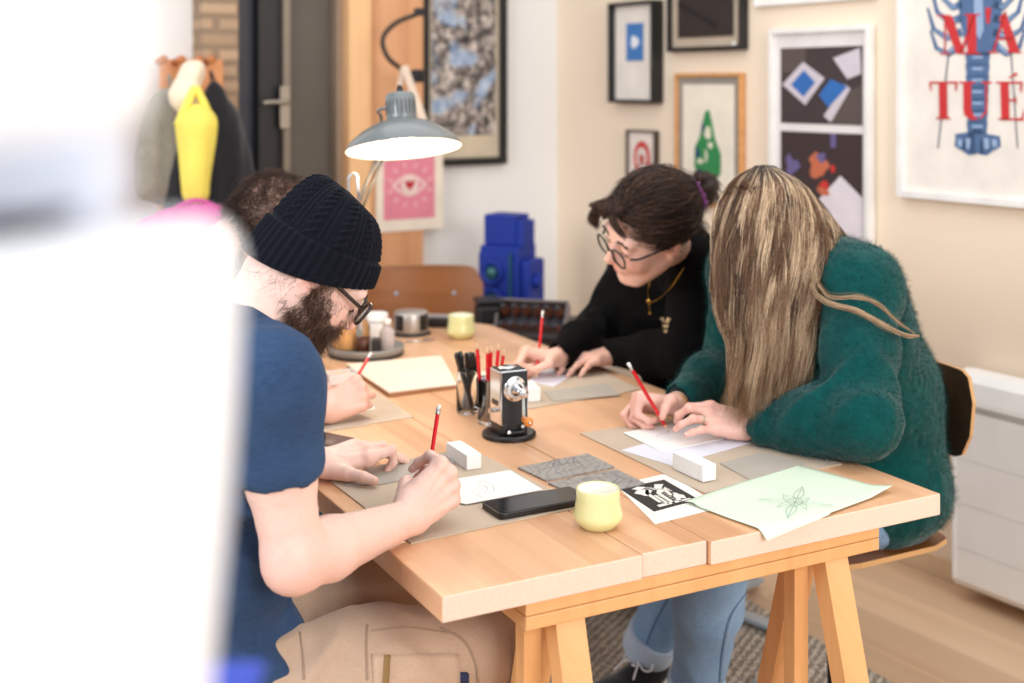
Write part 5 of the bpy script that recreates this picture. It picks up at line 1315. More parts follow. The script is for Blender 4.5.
def curls(S, P, n, par, cols, zmin, L=(.03, .055), r=.0004, coil=.006, lumps=130):
    q = rng.normal(0, 1, (n*2, 3)); q /= np.linalg.norm(q, axis=1)[:, None]; q = q*V(.08, .10, .09)+V(0, -.018, .04)
    q = q[(q[:, 2] > zmin) & ~((q[:, 1] > .05) & (q[:, 2] < .06))][:n]; X = project(S, np.array([P(*p) for p in q]), 0, 8); N = sdf_normal(S, X)
    cid = rng.integers(0, lumps, len(X)); fx = rng.normal(0, .5, (lumps, 3)); ph = rng.random(lumps)*6.28; fq = rng.uniform(2, 3.2, lumps)
    dn = V(0, 0, -1.0); ln = rng.uniform(*L, len(X))[:, None]; t = np.linspace(0, 1, 16)[None, :, None]
    d0 = N+fx[cid]*.5; A = np.cross(N, V(.3, .5, .8)); A /= np.linalg.norm(A, axis=1)[:, None]; B_ = np.cross(N, A)
    pth = X[:, None]+d0[:, None]*ln[:, None]*t*(1-.3*t)+dn*ln[:, None]*t**2*.7
    an = ph[cid][:, None, None]+t*fq[cid][:, None, None]*2*PI+rng.normal(0, .4, len(X))[:, None, None]
    pth = pth+coil*(A[:, None]*np.cos(an)+B_[:, None]*np.sin(an))*np.sqrt(t)
    c = cols[rng.integers(0, len(cols), len(X))]
    return strands('hair', pth, np.full(len(X), r), np.repeat(c[:, None], 16, 1), mhair, par)
hc2 = np.array([lc3(c) for c in ((52, 34, 27), (70, 46, 36), (40, 28, 24), (92, 62, 46))])
curls(S2, P2, 5000, man2, hc2, -.05)
pencil(pt2, pe2, 'red pencil leaning in the hand of the curly-haired man')
# ------------------------------------------------------------------ woman in black
F1 = nrm(V(-.75, -.66, 0)); R1 = V(F1[1], -F1[0], 0)
g = dict(R=None, f=F1, pel=V(.50, 3.46, .56), chest=V(.415, 3.29, .92), neck=V(.40, 3.13, 1.075), w=.155, d=.11)
g['sR'] = V(.355, 3.44, .985); g['sL'] = V(.455, 3.09, 1.005); g['eR'] = V(.225, 3.29, .813); g['eL'] = V(.425, 2.99, .812)
g['wR'] = W(558, 357, 3.09); g['wL'] = W(613, 352, 3.165)
w1 = person('person', 'woman in a black sweatshirt and round glasses with a purple scrunchie, drawing', V(.50, 3.54, 0))
S = Sdf(); torso(S, g, -.008, fem=1); HC, HR = W(649, 229, 2.92), headframe(-.94, -.34, 22, -26)
PW = add_head(S, HC, HR, 1.04, 1.02); S.add(rcone(g['neck']-V(0, 0, .03), PW(0, -.04, -.05), .052, .050), .03)
arm_skin(S, g, 'R', (.045, .04, .036, .0245)); arm_skin(S, g, 'L', (.045, .04, .036, .0245))
pt = T(536, 380, Z0+.0035); pe = lift((543, 311), pt, .176, False); pd = nrm(pe-pt); gr = pt+pd*.034
hR = Hand(g['wR'], V(-1, -.05, .10), V(.05, .55, .84), 'R', .96); hR.build(S, [gr+V(-.006, .004, .006), gr+V(-.002, .009, -.012), (50, 75, 40, 0), (55, 78, 40, 0)], gr+V(.007, -.004, .004)); hR.web(S)
hL = Hand(g['wL'], V(-.82, -.56, -.05), V(-.05, -.10, .99), 'L', .96); hL.build(S, [(8, 18, 12, -2), (10, 20, 12, 0), (10, 20, 12, 2), (10, 22, 12, 5)], [(.75, .6, -.3), (.45, .85, -.25), (.3, .9, -.2)]); hL.web(S)
S.disp = lambda P: .0005*vnoise(P*160, 4)
b1_ = obj('body', S.mesh(V(-.1, 2.70, .42), V(.75, 3.8, 1.36), .0028), msk2, w1, smooth=True)
sp = [(PW(0, .095, -.064), .015, (.92, .60, .60)), (PW(0, .108, -.032), .018, (1, .78, .74)), (PW(.04, .068, -.03), .03, (1, .84, .82)), (PW(-.04, .068, -.03), .03, (1, .84, .82)), (PW(-.077, -.01, -.01), .025, (1, .76, .72))]
for h in (hR, hL):
    for q in h.chains+[h.thumb]: sp += [(q[0], .012, (1, .85, .83)), (q[1], .009, (1, .84, .82)), (q[3], .010, (1, .82, .82))]
tintcol(b1_, sp); hR.nails(b1_, mnail); hL.nails(b1_, mnail)
msw = cloth('black_sweatshirt', (5, 5, 5), (9, 8, 8), 380, .3, .9, .0, hl=1.2, ha=5)
SK = Sdf(); sleeve(SK, g, 'R', (.062, .056, .050, .036), .95); sleeve(SK, g, 'L', (.062, .060, .052, .036), .93); finish(SK); torso(SK, g, .014, fem=1)
SK.sub(rcone(g['neck']+F1*.03+V(0, 0, .02), g['neck']+F1*.08+V(0, 0, .15), .056, .07), .006)
SK.disp = folds(.008, 14, None, 31, [(g['eR'], .12), (g['eL'], .12), (g['sL'], .1)])
sk = obj('sweatshirt', SK.mesh(V(-.1, 2.75, .42), V(.80, 3.85, 1.2), .005), msw, w1, smooth=True)
WK = WithDisp(SK); mgd = plain('gold', (214, 160, 72), .3, .9)
for c4 in ([(660, 318), (663, 317), (667, 323), (664, 324)], [(665, 323), (668, 317), (671, 319), (668, 324)], [(663, 325), (669, 325), (668, 328), (664, 328)], [(664, 330), (668, 330), (667, 333), (665, 333)]):
    gx, gy = quadgrid(c4, 3, 3); obj('chest_print', sew(WK, gx, gy, 3, .001, .0008), plain('print_gold', (176, 150, 110), .6), sk, smooth=True)
cl = [PW(-.055, -.005, -.105), PW(-.05, .03, -.13), W(648, 291, 3.03), W(650, 301, 3.03)]
cr_ = [PW(.05, .03, -.125), PW(.03, .07, -.15), W(654, 298, 3.03), W(650, 302, 3.03)]
nkl = bpy.data.objects.new('necklace', None); COL.objects.link(nkl); nkl.parent = w1; nkl.location = tuple(W(650, 300, 3.03)-wloc(w1))
Pn, _ = trace_px(WK, *zip(*[(p[0], p[1]) for p in spline([V(650, 282, 0), V(648.5, 292, 0), V(649.5, 301, 0)], 10)]), y0=2.6)
Pn2, _ = trace_px(WK, *zip(*[(p[0], p[1]) for p in spline([V(684, 268, 0), V(672, 287, 0), V(660, 298, 0), V(650, 303, 0)], 14)]), y0=2.6)
N_ = sdf_normal(WK, Pn); N2_ = sdf_normal(WK, Pn2)
obj('chain', tube(list(Pn+N_*.002), .0011, 6), mgd, nkl, smooth=True); obj('chain', tube(list(Pn2+N2_*.002), .0011, 6), mgd, nkl, smooth=True)
pc = Pn[-1]+N_[-1]*.004; obj('pendant', xf(lathe([(0, -.0015), (.006, -.0015), (.0065, 0), (.006, .0015), (0, .0015)], 20), frame(V(1, 0, 0), N_[-1]), pc), mgd, nkl, smooth=True)
obj('pendant_drop', join(tube([pc, pc+V(.003, -.004, -.026)], .0008, 6), xf(lathe([(0, -.004), (.003, -.002), (.0036, .001), (0, .005)], 12), t=pc+V(.003, -.004, -.029))), mgd, nkl, smooth=True)
glasses(PW, w1, plain('dark_green_rim', (34, 38, 34), .25), r=.0235, sq=.35, y0=.104, z0=-.010, rad=.0024)
hc1 = np.array([lc3(c) for c in ((50, 35, 30), (68, 47, 38), (38, 27, 24), (108, 78, 60))])
brow(S, PW, w1, hc1, 300); lashes(PW, w1)
# hair pulled back into a bun
SB = Sdf(); 
SB.add(ell(PW(0, -.020, .044), V(.083, .103, .090), HR), .02); SB.sub(rbox(PW(0, .135, -.050), V(.14, .090, .105), .03, HR@rotax((1, 0, 0), -.30)), .02); SB.sub(rcone(PW(-.2, .015, -.090), PW(.2, .015, -.090), .068), .02)
bun = PW(.0, -.146, .040)
SB.add(rcone(PW(0, -.085, .03), bun, .030, .020), .012); SB.add(ell(bun+(PW(0, -.010, .004)-PW(0, 0, 0)), V(.033, .030, .033)), .006)
SB.disp = lambda P: .003*np.abs(vnoise((P@HR)*V(60, 12, 40), 5))+.0012*vnoise(P*130, 9)
hb = obj('hair', SB.mesh(HC-V(.22, .22, .22), HC+V(.24, .24, .24), .003), plain('dark_brown_hair', (42, 30, 26), .5, var=.1, scale=60), w1, smooth=True)
def sweep(n, src, dst, par, nm, cols, mid=.014, rad=.0006, jit=.006, N=14, loose=.0012):
    Pth, C = [], []
    for i in range(n):
        s_ = src(); k = dst(s_); X = np.array([V(*s_)+(V(*k)-V(*s_))*t for t in (0, .25, .5, .75, 1)]); X = np.array([PW(*x) for x in X]); X[:4] = project(SB, X[:4], rng.uniform(.003, .009), 6); X += rng.normal(0, jit, (1, 3))*np.array([.2, .8, 1, .8, .4])[:, None]*.8
        X += rng.normal(0, .0015+loose, X.shape); Pth.append(X); C.append(cols[rng.integers(0, len(cols))])
    strands(nm, crpaths(np.array(Pth), N), np.full(n, rad), np.repeat(np.array(C)[:, None], N, 1), mhair, par)
sweep(2600, lambda: (rng.uniform(-.078, .078), rng.uniform(-.02, .062), rng.uniform(.03, .128)), lambda s_: (s_[0]*.15, -.112, .032+rng.normal(0, .012)), hb, 'hair_strands', hc1)
sweep(900, lambda: (-.076*(1 if rng.random() < .7 else -1)+rng.normal(0, .003), rng.uniform(-.01, .03), rng.uniform(-.01, .05)), lambda s_: (s_[0]*.3, -.112, .020+rng.normal(0, .012)), hb, 'hair_strands', hc1)
q_ = rng.normal(0, 1, (3000, 3)); q_ /= np.linalg.norm(q_, axis=1)[:, None]; q_ = q_*V(.083, .103, .09)+V(0, -.02, .044); q_ = q_[(q_[:, 2] > .035) & ~((q_[:, 1] > .062) & (q_[:, 2] < .075))][:1500]
X_ = project(SB, np.array([PW(*p) for p in q_]), .003, 6); N_ = sdf_normal(SB, X_); bk = nrm(PW(0, -1, -.15)-PW(0, 0, 0)); D_ = bk-N_*(N_@bk)[:, None]; D_ /= np.linalg.norm(D_, axis=1)[:, None]+1e-6
cid = rng.integers(0, 90, len(X_)); A_ = np.cross(N_, D_); t_ = np.linspace(0, 1, 14)[None, :, None]; ph_ = (rng.random(90)*6.28)[cid][:, None, None]; fq_ = rng.uniform(1.0, 2.2, 90)[cid][:, None, None]; L_ = rng.uniform(.03, .06, (len(X_), 1, 1))
Pc = X_[:, None]+D_[:, None]*L_*t_+(A_[:, None]*np.sin(ph_+t_*fq_*6.28)+N_[:, None]*(.4+.6*np.cos(ph_+t_*fq_*6.28)))*.0052*np.sin(t_*PI)
strands('wavy_top_hair', Pc, np.full(len(X_), .0005), np.repeat(hc1[rng.integers(0, 4, len(X_))][:, None], 14, 1), mhair, hb)
# loose curls over the forehead and temple
Pth, C = [], []
for i in range(900):
    x = rng.uniform(-.02, .075); a0 = (x, rng.uniform(.03, .065), .105-abs(x)*.5+rng.normal(0, .006)); s_ = -1 if x < 0 else 1
    fall = rng.uniform(.01, .06); q = [V(*a0), V(x*1.05, .088+.004*rng.normal(), .085-abs(x)*.4), V(x*1.12+s_*.004, .098+.003*rng.normal(), .055-abs(x)*.3-fall*.2), V(x*1.15+s_*.012, .092, .05-abs(x)*.3-fall*.6)]
    if x < .045: q = [V(*a0), V(x, .085, .098), V(x*1.4+s_*.01, .095, .078), V(x*1.5+s_*.03, .088, .055)]
    X = np.array([PW(*p) for p in q]); X += rng.normal(0, .0022, X.shape); Pth.append(X); C.append(hc1[rng.integers(0, 4)])
pp_ = crpaths(np.array(Pth), 14); t_ = np.linspace(0, 1, 14)[None, :, None]; ph_ = rng.random(len(Pth))[:, None, None]*6.28
pp_ = pp_+.0040*np.sin(t_*11+ph_)*V(1, .4, .6)
strands('loose_curls', pp_, np.full(len(Pth), .00042), np.repeat(np.array(C)[:, None], 14, 1), mhair, hb)
Pth, C = [], []
for i in range(1500):                              # short wisps at the nape and curls round the bun
    if i < 350: b0 = PW(-.06*rng.random()+.03, -.095, rng.uniform(-.05, .02)); d = nrm(PW(rng.normal(0, .4), -1, -.6)-PW(0, 0, 0)); L = rng.uniform(.03, .06)
    else: n0 = nrm(rng.normal(0, 1, 3)); b0 = bun+n0*.031; d = nrm(np.cross(n0, V(.3, -.6, .7))+n0*.35+rng.normal(0, .25, 3)); L = rng.uniform(.015, .034)
    c_ = rng.normal(0, 1, 3); c_ = nrm(c_-d*(c_@d)); Pth.append(np.array([b0, b0+d*L*.4+c_*L*.15, b0+d*L*.8+c_*L*.05, b0+d*L+V(0, 0, -L*.25)])); C.append(hc1[rng.integers(0, 4)])
strands('nape_wisps', crpaths(np.array(Pth), 8), np.full(1500, .0005), np.repeat(np.array(C)[:, None], 8, 1), mhair, hb)
ax = nrm(PW(0, -1, .05)-PW(0, 0, 0)); M_ = frame(V(0, 0, 1), ax); rc = PW(0, -.124, .036)
v_, f_ = [], []
for i in range(72):
    a = 2*PI*i/72; cc = V(math.cos(a), math.sin(a), 0)
    for k in range(16):
        b = 2*PI*k/16; r_ = .0105+.0028*math.sin(a*15+k*.6); v_.append(rc+M_@(cc*(.034+r_*math.cos(b))+V(0, 0, r_*1.15*math.sin(b)+.002*math.sin(a*9))))
f_ = [[i*16+k, ((i+1) % 72)*16+k, ((i+1) % 72)*16+(k+1) % 16, i*16+(k+1) % 16] for i in range(72) for k in range(16)]
obj('scrunchie', (np.array(v_), f_), cloth('purple_velvet', (112, 44, 116), (150, 66, 152), 300, .4, .7, .6), w1, smooth=True)
pencil(pt, pe, 'red pencil held nearly upright by the woman in black')
cuffs = []
def legs(w_, g, kn, an, mat, nm, rad=(.088, .066, .05), vox=.005, seed=3, box_=None, f=None, cuff=None):
    f = g['f']; r = V(f[1], -f[0], 0); S = Sdf(); S.add(ell(g['pel']+V(0, 0, -.02), V(g['w']+.005, .13, .10), np.array([r, f, [0, 0, 1]]).T), .02)
    for sg, k_, a in ((1, kn[0], an[0]), (-1, kn[1], an[1])):
        h = g['pel']+r*.08*sg+V(0, 0, -.03); S.chain([h, h+(k_-h)*.5, k_], [rad[0], rad[0]*.9, rad[1]], .045); S.chain([k_, k_+(a-k_)*.45, a], [rad[1], rad[1]*.94, rad[2]], .03)
        if cuff: cuffs.append((k_, a))
        d = nrm(a-k_); S.sub(rcone(a+d*.045, a+d*.12, rad[2]-.006), .004)
    S.disp = folds(.007, 17, None, seed, [(kn[0], .12), (kn[1], .12), (an[0], .1), (an[1], .1)])
    lo = np.min([g['pel']-.2, *kn, *an], 0)-.1; hi = np.max([g['pel']+.2, *kn, *an], 0)+.1; lo[2] = max(lo[2], .012)
    return obj(nm, S.mesh(lo, hi, vox), mat, w_, smooth=True), S
kn = [V(.18, 3.30, .52), V(.28, 3.13, .52)]; an = [V(.40, 3.62, .10), V(.50, 3.46, .10)]
legs(w1, g, kn, an, plain('black_trousers', (30, 30, 34), .9), 'trousers', vox=.006)
for a in an: shoe(a, F1, w1, mshoe, msole)

# ------------------------------------------------------------------ woman in green
F2 = nrm(V(-.885, -.466, 0)); R2 = V(F2[1], -F2[0], 0)
g = dict(R=None, f=F2, pel=V(.79, 2.825, .57), chest=V(.725, 2.77, .93), neck=V(.60, 2.72, 1.10), w=.165, d=.12)
g['sR'] = V(.545, 2.90, 1.03); g['sL'] = V(.715, 2.585, 1.04); g['eR'] = V(.50, 2.86, .818); g['eL'] = V(.668, 2.385, .822)
g['wR'] = W(676, 404, 2.645); g['wL'] = W(752, 425, 2.52)
w2 = person('person', 'woman with long highlighted hair in a fluffy dark green jumper, drawing', V(.775, 2.82, 0))
S = Sdf(); torso(S, g, -.008, fem=1); HC, HR = W(768, 231, 2.64), headframe(-.86, -.5, 46); PG = add_head(S, HC, HR, .98)
S.add(rcone(g['neck']-V(0, 0, .03), PG(0, -.04, -.05), .052, .050), .03); arm_skin(S, g, 'R', (.045, .04, .036, .0245)); arm_skin(S, g, 'L', (.045, .04, .036, .0255))
pt = T(669, 432.5, Z0+.0058); pe = lift((628, 363), pt, .176, True); pd = nrm(pe-pt); gr = pt+pd*.034
hR = Hand(g['wR'], V(-.95, -.12, .14), V(.0, .5, .86), 'R', .98); hR.build(S, [gr+V(-.006, .003, .006), gr+V(-.003, .010, -.010), (52, 75, 40, 0), (56, 78, 40, 0)], gr+V(.007, -.005, .004)); hR.web(S)
hL = Hand(g['wL'], V(-.98, .02, .20), V(-.05, -.55, .83), 'L', 1.0); zt2 = .7555
hL.build(S, [T(679, 431, zt2), T(682, 437, zt2), T(690, 441.5, zt2), T(701, 443.5, zt2)], [(.75, .6, -.5), (.4, .85, -.4), (.3, .9, -.3)]); hL.web(S)
S.disp = lambda P: .0005*vnoise(P*160, 6)
b2_ = obj('body', S.mesh(V(.1, 2.25, .42), V(1.0, 3.15, 1.36), .0026), msk1, w2, smooth=True)
sp = []
for h in (hR, hL):
    for q in h.chains+[h.thumb]: sp += [(q[0], .012, (1, .85, .83)), (q[1], .009, (1, .82, .80)), (q[2], .008, (1, .86, .84)), (q[3], .010, (1, .80, .80))]
tintcol(b2_, sp, (.97, .88, .86)); hR.nails(b2_, mnail); hL.nails(b2_, mnail)
msil = plain('silver_ring', (210, 200, 180), .2, 1.0)
def ring(h, i, nm='ring', m=msil, t=.45, par=None):
    a, b = h.chains[i][0], h.chains[i][1]; d = nrm(b-a); c = a+(b-a)*t; r_ = h.RD[i][0]*h.k*.98; M = frame(h.M[:, 2], d)
    obj(nm, xf(lathe([(r_, -.0012), (r_+.0016, -.0009), (r_+.0016, .0009), (r_, .0012)], 28, True), M, c), m, par, smooth=True)
ring(hL, 2, par=w2, t=.5); ring(hR, 3, par=w2, t=.5)
def band(h, el, off, r, t, m, nm, par):
    d = nrm(h.wr-el); c = h.wr-d*off; obj(nm, xf(lathe([(r+t*math.cos(a), t*math.sin(a)) for a in [k*PI/5 for k in range(11)]], 36, True), frame(h.M[:, 2], d)@np.diag([.86, 1.06, 1]), c), m, par, smooth=True)
mtie = plain('black_elastic', (22, 20, 24), .8)
band(hL, g['eL'], -.004, .0275, .0022, mtie, 'hair_tie', w2); band(hL, g['eL'], .006, .0278, .0022, mtie, 'hair_tie', w2); band(hR, g['eR'], .0, .0265, .0016, mgd, 'bracelet', w2)
mgr = cloth('green_fleece', (0, 56, 56), (2, 72, 70), 190, .5, 1.0, .2, var=14)
SG = Sdf(); sleeve(SG, g, 'R', (.066, .060, .054, .040), .88); sleeve(SG, g, 'L', (.070, .066, .062, .046), .86, k=.045); finish(SG); torso(SG, g, .020, .06, fem=1)
SG.add(ell(g['pel']+V(.01, -.01, .0), V(.190, .165, .135), np.array([R2, F2, [0, 0, 1]]).T), .05); SG.add(ell((g['pel']+g['chest'])/2-F2*.045+V(0, 0, -.01), V(.17, .145, .21)), .06)
SG.sub(rcone(g['neck']+F2*.04+V(0, 0, .03), g['neck']+F2*.09+V(0, 0, .15), .056, .07), .006)
fa = folds(.011, 11, stretch(V(.3, -.4, 1), .5), 44, [(g['eL']+V(.03, .02, .10), .16), (g['sL']+V(.02, 0, -.12), .14)]); SG.disp = lambda P: fa(P)+.0018*vnoise(P*95, 12)+.001*vnoise(P*210, 13)
SGo = obj('fleece_jumper', SG.mesh(V(.1, 2.22, .42), V(1.08, 3.2, 1.25), .0042), mgr, w2, smooth=True)
for sd, h in (('R', hR), ('L', hL)):
    e, w_ = g['e'+sd], g['w'+sd]; d = nrm(w_-e); c0 = e+(w_-e)*.86
    obj('knit_cuff', tube([c0-d*.01, c0+d*.004, c0+d*.020, c0+d*.024], [.034, .034, .0305, .027], 28), plain('dark_green_cuff', (10, 34, 34), .9, bump=.6, scale=60), SGo, smooth=True)
# pile of the fleece: short fibres
me = SGo.data; nP = len(me.polygons); co = np.empty(len(me.vertices)*3); me.vertices.foreach_get('co', co); co = co.reshape(-1, 3)+wloc(SGo); no = np.empty(len(me.vertices)*3); me.vertices.foreach_get('normal', no); no = no.reshape(-1, 3)
ok = np.nonzero((co[:, 2] > .5) & (no[:, 1] < .45))[0]; id_ = rng.choice(ok, 30000); X = co[id_]+rng.normal(0, .0012, (30000, 3)); N = no[id_]; J = rng.normal(0, .55, X.shape)
pf = np.stack([X-N*.001, X+(N+J)*.0032, X+(N*.9+J*1.3)*.0058+V(0, 0, -.0012)], 1); gcs = np.array([lc3(c) for c in ((0, 58, 58), (2, 72, 70), (0, 52, 52), (8, 86, 82))])
strands('fleece_pile', pf, np.full(30000, .00028), np.repeat(gcs[rng.integers(0, 4, 30000)][:, None], 3, 1), hairmat('fleece_fibre', .9), SGo)
kn = [V(.45, 2.80, .50), V(.43, 2.60, .52)]; an = [V(.335, 3.0, .128), V(.405, 2.76, .125)]
CUFF = True
jn, SJn = legs(w2, g, kn, an, mjean, 'jeans', (.094, .074, .054), .004, 5, cuff=True)
WJ = WithDisp(SJn); mstitch = plain('pale_denim_seam', (168, 192, 216), .9)
for k_, a in cuffs:
    d = nrm(a-k_); obj('rolled_cuff', tube([a-d*.034, a-d*.030, a-d*.028, a+d*.030, a+d*.034, a+d*.036], [.055, .062, .064, .064, .061, .054], 40), cloth('pale_denim_inside', (168, 184, 206), (182, 196, 216), 420, .35), jn, smooth=True)
for l in ([(668, 598), (655, 622), (646, 645)], [(748, 590), (730, 616), (722, 650), (719, 682)]):
    P_, _ = trace_px(WJ, *zip(*[(p[0], p[1]) for p in spline([V(a, b, 0) for a, b in l], 20)]), y0=2.45, y1=3); okp = np.abs(WJ.run(P_, None)) < .012; P_ = P_[okp]
    if len(P_) < 4: continue
    N_ = sdf_normal(WJ, P_)
    obj('denim_seam', tube(list(P_+N_*.0003), .0017, 6), plain('denim_seam_dark', (84, 116, 158), .9), jn, smooth=True); obj('denim_seam', tube(list(P_+N_*.0006+V(.005, 0, 0)), .0009, 6), mstitch, jn, smooth=True)
shoe(an[0], V(-.75, -.62, 0), w2, mshoe, msole, k=.94, laces=plain('white_lace', (236, 236, 238), .8)); shoe(an[1], V(-.9, -.3, 0), w2, mshoe, msole, k=.94, laces=plain('white_lace', (236, 236, 238), .8))
pencil(pt, pe, 'red pencil slanting to the left in the hand of the woman in green')
# long hair
hair = bpy.data.objects.new('hair', None); COL.objects.link(hair); hair.parent = w2; hair.location = tuple(HC-wloc(w2))
GD = [  # layers of guides: pixel x, pixel y, depth
 [(756, 166, 2.62), (735, 180, 2.57), (722, 205, 2.55), (717, 245, 2.535), (721, 300, 2.515), (738, 352, 2.495), (731, 404, 2.49)],
 [(757, 166, 2.62), (742, 182, 2.56), (732, 210, 2.54), (727, 250, 2.525), (733, 305, 2.505), (745, 352, 2.485), (742, 409, 2.48)],
 [(760, 166, 2.62), (752, 184, 2.555), (745, 212, 2.535), (743, 252, 2.52), (748, 305, 2.50), (757, 352, 2.48), (756, 408, 2.475)],
 [(763, 165.5, 2.62), (764, 184, 2.55), (760, 212, 2.53), (760, 252, 2.515), (765, 305, 2.50), (772, 352, 2.48), (770, 409, 2.475)],
 [(767, 165.5, 2.62), (777, 184, 2.55), (777, 212, 2.53), (778, 252, 2.515), (781, 305, 2.50), (786, 352, 2.48), (784, 408, 2.475)],
 [(770, 166, 2.62), (790, 184, 2.56), (796, 212, 2.54), (796, 252, 2.525), (797, 302, 2.51), (797, 350, 2.49), (797, 404, 2.48)],
 [(772, 166, 2.63), (800, 188, 2.58), (812, 215, 2.565), (814, 250, 2.55), (811, 296, 2.53), (805, 340, 2.505), (803, 385, 2.49)],
 [(774, 166, 2.64), (806, 190, 2.62), (825, 218, 2.61), (836, 245, 2.60), (836, 275, 2.585), (822, 312, 2.56), (812, 345, 2.54)],
 [(776, 167, 2.66), (806, 188, 2.66), (828, 215, 2.665), (845, 240, 2.665), (853, 258, 2.66), (852, 280, 2.645), (842, 300, 2.625)],
 [(772, 167, 2.68), (795, 184, 2.72), (815, 212, 2.745), (828, 240, 2.755), (830, 262, 2.76), (824, 290, 2.755), (812, 310, 2.75)],
 [(766, 167, 2.68), (768, 184, 2.74), (770, 215, 2.77), (772, 250, 2.775), (776, 290, 2.74), (780, 330, 2.68), (782, 380, 2.62)],
 [(758, 167, 2.67), (744, 182, 2.72), (736, 212, 2.735), (732, 250, 2.72), (736, 300, 2.66), (745, 350, 2.59), (748, 400, 2.55)],
 [(756, 166, 2.64), (732, 182, 2.65), (718, 208, 2.65), (713, 248, 2.63), (720, 300, 2.58), (736, 350, 2.54), (736, 402, 2.52)]]
G = np.array([[W(*p) for p in l] for l in GD])
def longhair(n, lo, hi, depth, nlock, rad, N=34, curl=1.0, seed=0, nm='hair_strands'):
    r = np.random.default_rng(seed); lu = r.uniform(lo, hi, nlock); ld = r.uniform(0, 1, nlock)*depth; lp = r.random(nlock)*6.28; lf = r.uniform(4, 8, nlock); la = r.uniform(.004, .014, nlock); ll = r.uniform(.80, 1.04, nlock)
    tone = r.random(nlock); lid = r.integers(0, nlock, n); u = np.clip(lu[lid]+r.normal(0, .10, n), lo, hi-1e-3); i = u.astype(int); t = (u-i)[:, None, None]
    nG = len(G); ctrl = G[i % nG]*(1-t)+G[(i+1) % nG]*t
    K = ctrl.shape[1]; kk = np.linspace(0, 1, K)[None, :, None]
    cen = HC+V(.0, .02, 0); inward = (cen-ctrl); inward[:, :, 2] *= .3; inward /= np.linalg.norm(inward, axis=2, keepdims=True)
    dd = (ld[lid]*1.0)[:, None, None]; ctrl = ctrl+inward*dd*np.minimum(1, .25+kk)
    ctrl += r.normal(0, .0022, ctrl.shape)*np.minimum(1, kk*3+.25); ctrl += r.normal(0, .005, (n, 1, 3))*kk
    p = crpaths(ctrl, N); p = p[:, :1]+(p-p[:, :1]) ; q = np.linspace(0, 1, N)[None, :, None]
    end = ll[lid][:, None, None]+r.normal(0, .02, n)[:, None, None]
    # shorten some locks
    src = q*end*(N-1); i0 = np.clip(src.astype(int), 0, N-2); fr = src-i0; i0_ = np.broadcast_to(i0, (n, N, 1))[..., 0]; ar = np.arange(n)[:, None]
    p = p[ar, i0_]*(1-fr)+p[ar, i0_+1]*fr
    w_ = la[lid][:, None, None]*curl*np.clip(q*1.9-.3, 0, 1.3); an_ = lf[lid][:, None, None]*q*2.1+lp[lid][:, None, None]
    p = p+w_*(np.sin(an_)*V(1, .2, 0)+np.cos(an_)*V(.1, .8, 0))+.0012*np.sin(q*23+r.random(n)[:, None, None]*6)*V(1, .5, 0)*q
    root, dark, mid_, light, tip_ = lc3((46, 33, 29)), lc3((66, 46, 36)), lc3((140, 104, 76)), lc3((240, 214, 180)), lc3((190, 140, 94))
    tn = np.clip(tone[lid]*1.0+r.random(n)*.30-.12, 0, 1)[:, None, None]; b = np.where(tn < .5, dark+(mid_-dark)*tn*2, mid_+(light-mid_)*np.clip((tn-.5)*2.4, 0, 1))
    rq = np.clip((q-.04)/.22, 0, 1); rq = np.clip(rq+.55*(tn > .78)*(q > .01), 0, 1); c = root*(1-rq)+b*rq; tq = np.clip((q-.6)/.4, 0, 1)*.55; c = c*(1-tq)+(tip_*.35+b*.65)*tq
    return strands(nm, p, np.full(n, rad)*r.uniform(.7, 1.3, n), np.broadcast_to(c, (n, N, 3)).copy(), mhair2, hair, .15)
mhair2 = hairmat('highlighted_hair_fibre', .38)
longhair(9500, 0, 8.2, .012, 210, .00055, seed=1); longhair(3500, 0, 13, .030, 120, .0007, seed=2); longhair(3200, 8, 13, .012, 80, .0006, seed=3)
# inner volume under the strands
SH = Sdf(); SH.add(ell(PG(0, -.014, .030), V(.079, .099, .090), HR), .02)
for l in G[:7]:
    c = l+(HC-l)*V(.16, .30, 0); SH.chain(list(c[2:6]), [.020, .020, .018, .012], .02)
SH.disp = lambda P: .003*vnoise(P*V(120, 120, 12), 7)
obj('hair_mass', SH.mesh(V(.2, 2.35, .80), V(.8, 2.9, 1.34), .004), plain('brown_hair_mass', (74, 56, 46), .6, var=.1, scale=60), hair, smooth=True)
# flyaway locks over the shoulder
r = np.random.default_rng(8)
for nm_, pts, n, sprd in (('flyaway_lock', [(812, 262, 2.56), (812, 288, 2.53), (826, 302, 2.47), (858, 312, 2.43), (885, 326, 2.42), (906, 335, 2.42), (919, 336, 2.43)], 70, .004), ('flyaway_lock', [(815, 280, 2.55), (830, 296, 2.46), (858, 297, 2.43), (878, 304, 2.42), (896, 320, 2.42), (914, 333, 2.43)], 26, .004), ('flyaway_lock', [(845, 262, 2.60), (850, 275, 2.56), (846, 290, 2.54), (836, 300, 2.53), (826, 300, 2.53)], 50, .006)):
    c = np.array([W(*p) for p in pts])[None]+r.normal(0, sprd, (n, 1, 3))*V(.6, 1, 1)*.6+r.normal(0, .0016, (n, len(pts), 3)); c = crpaths(c, 30); c -= (c[:, -1:]-c[:, -1:].mean(0))*np.linspace(0, 1, 30)[None, :, None]**2*.6
    co_ = np.where(r.random((n, 1, 1)) < .4, lc3((150, 118, 90)), lc3((214, 184, 150))); strands(nm_, c, np.full(n, .0005), np.broadcast_to(co_, (n, 30, 3)).copy(), mhair2, hair)
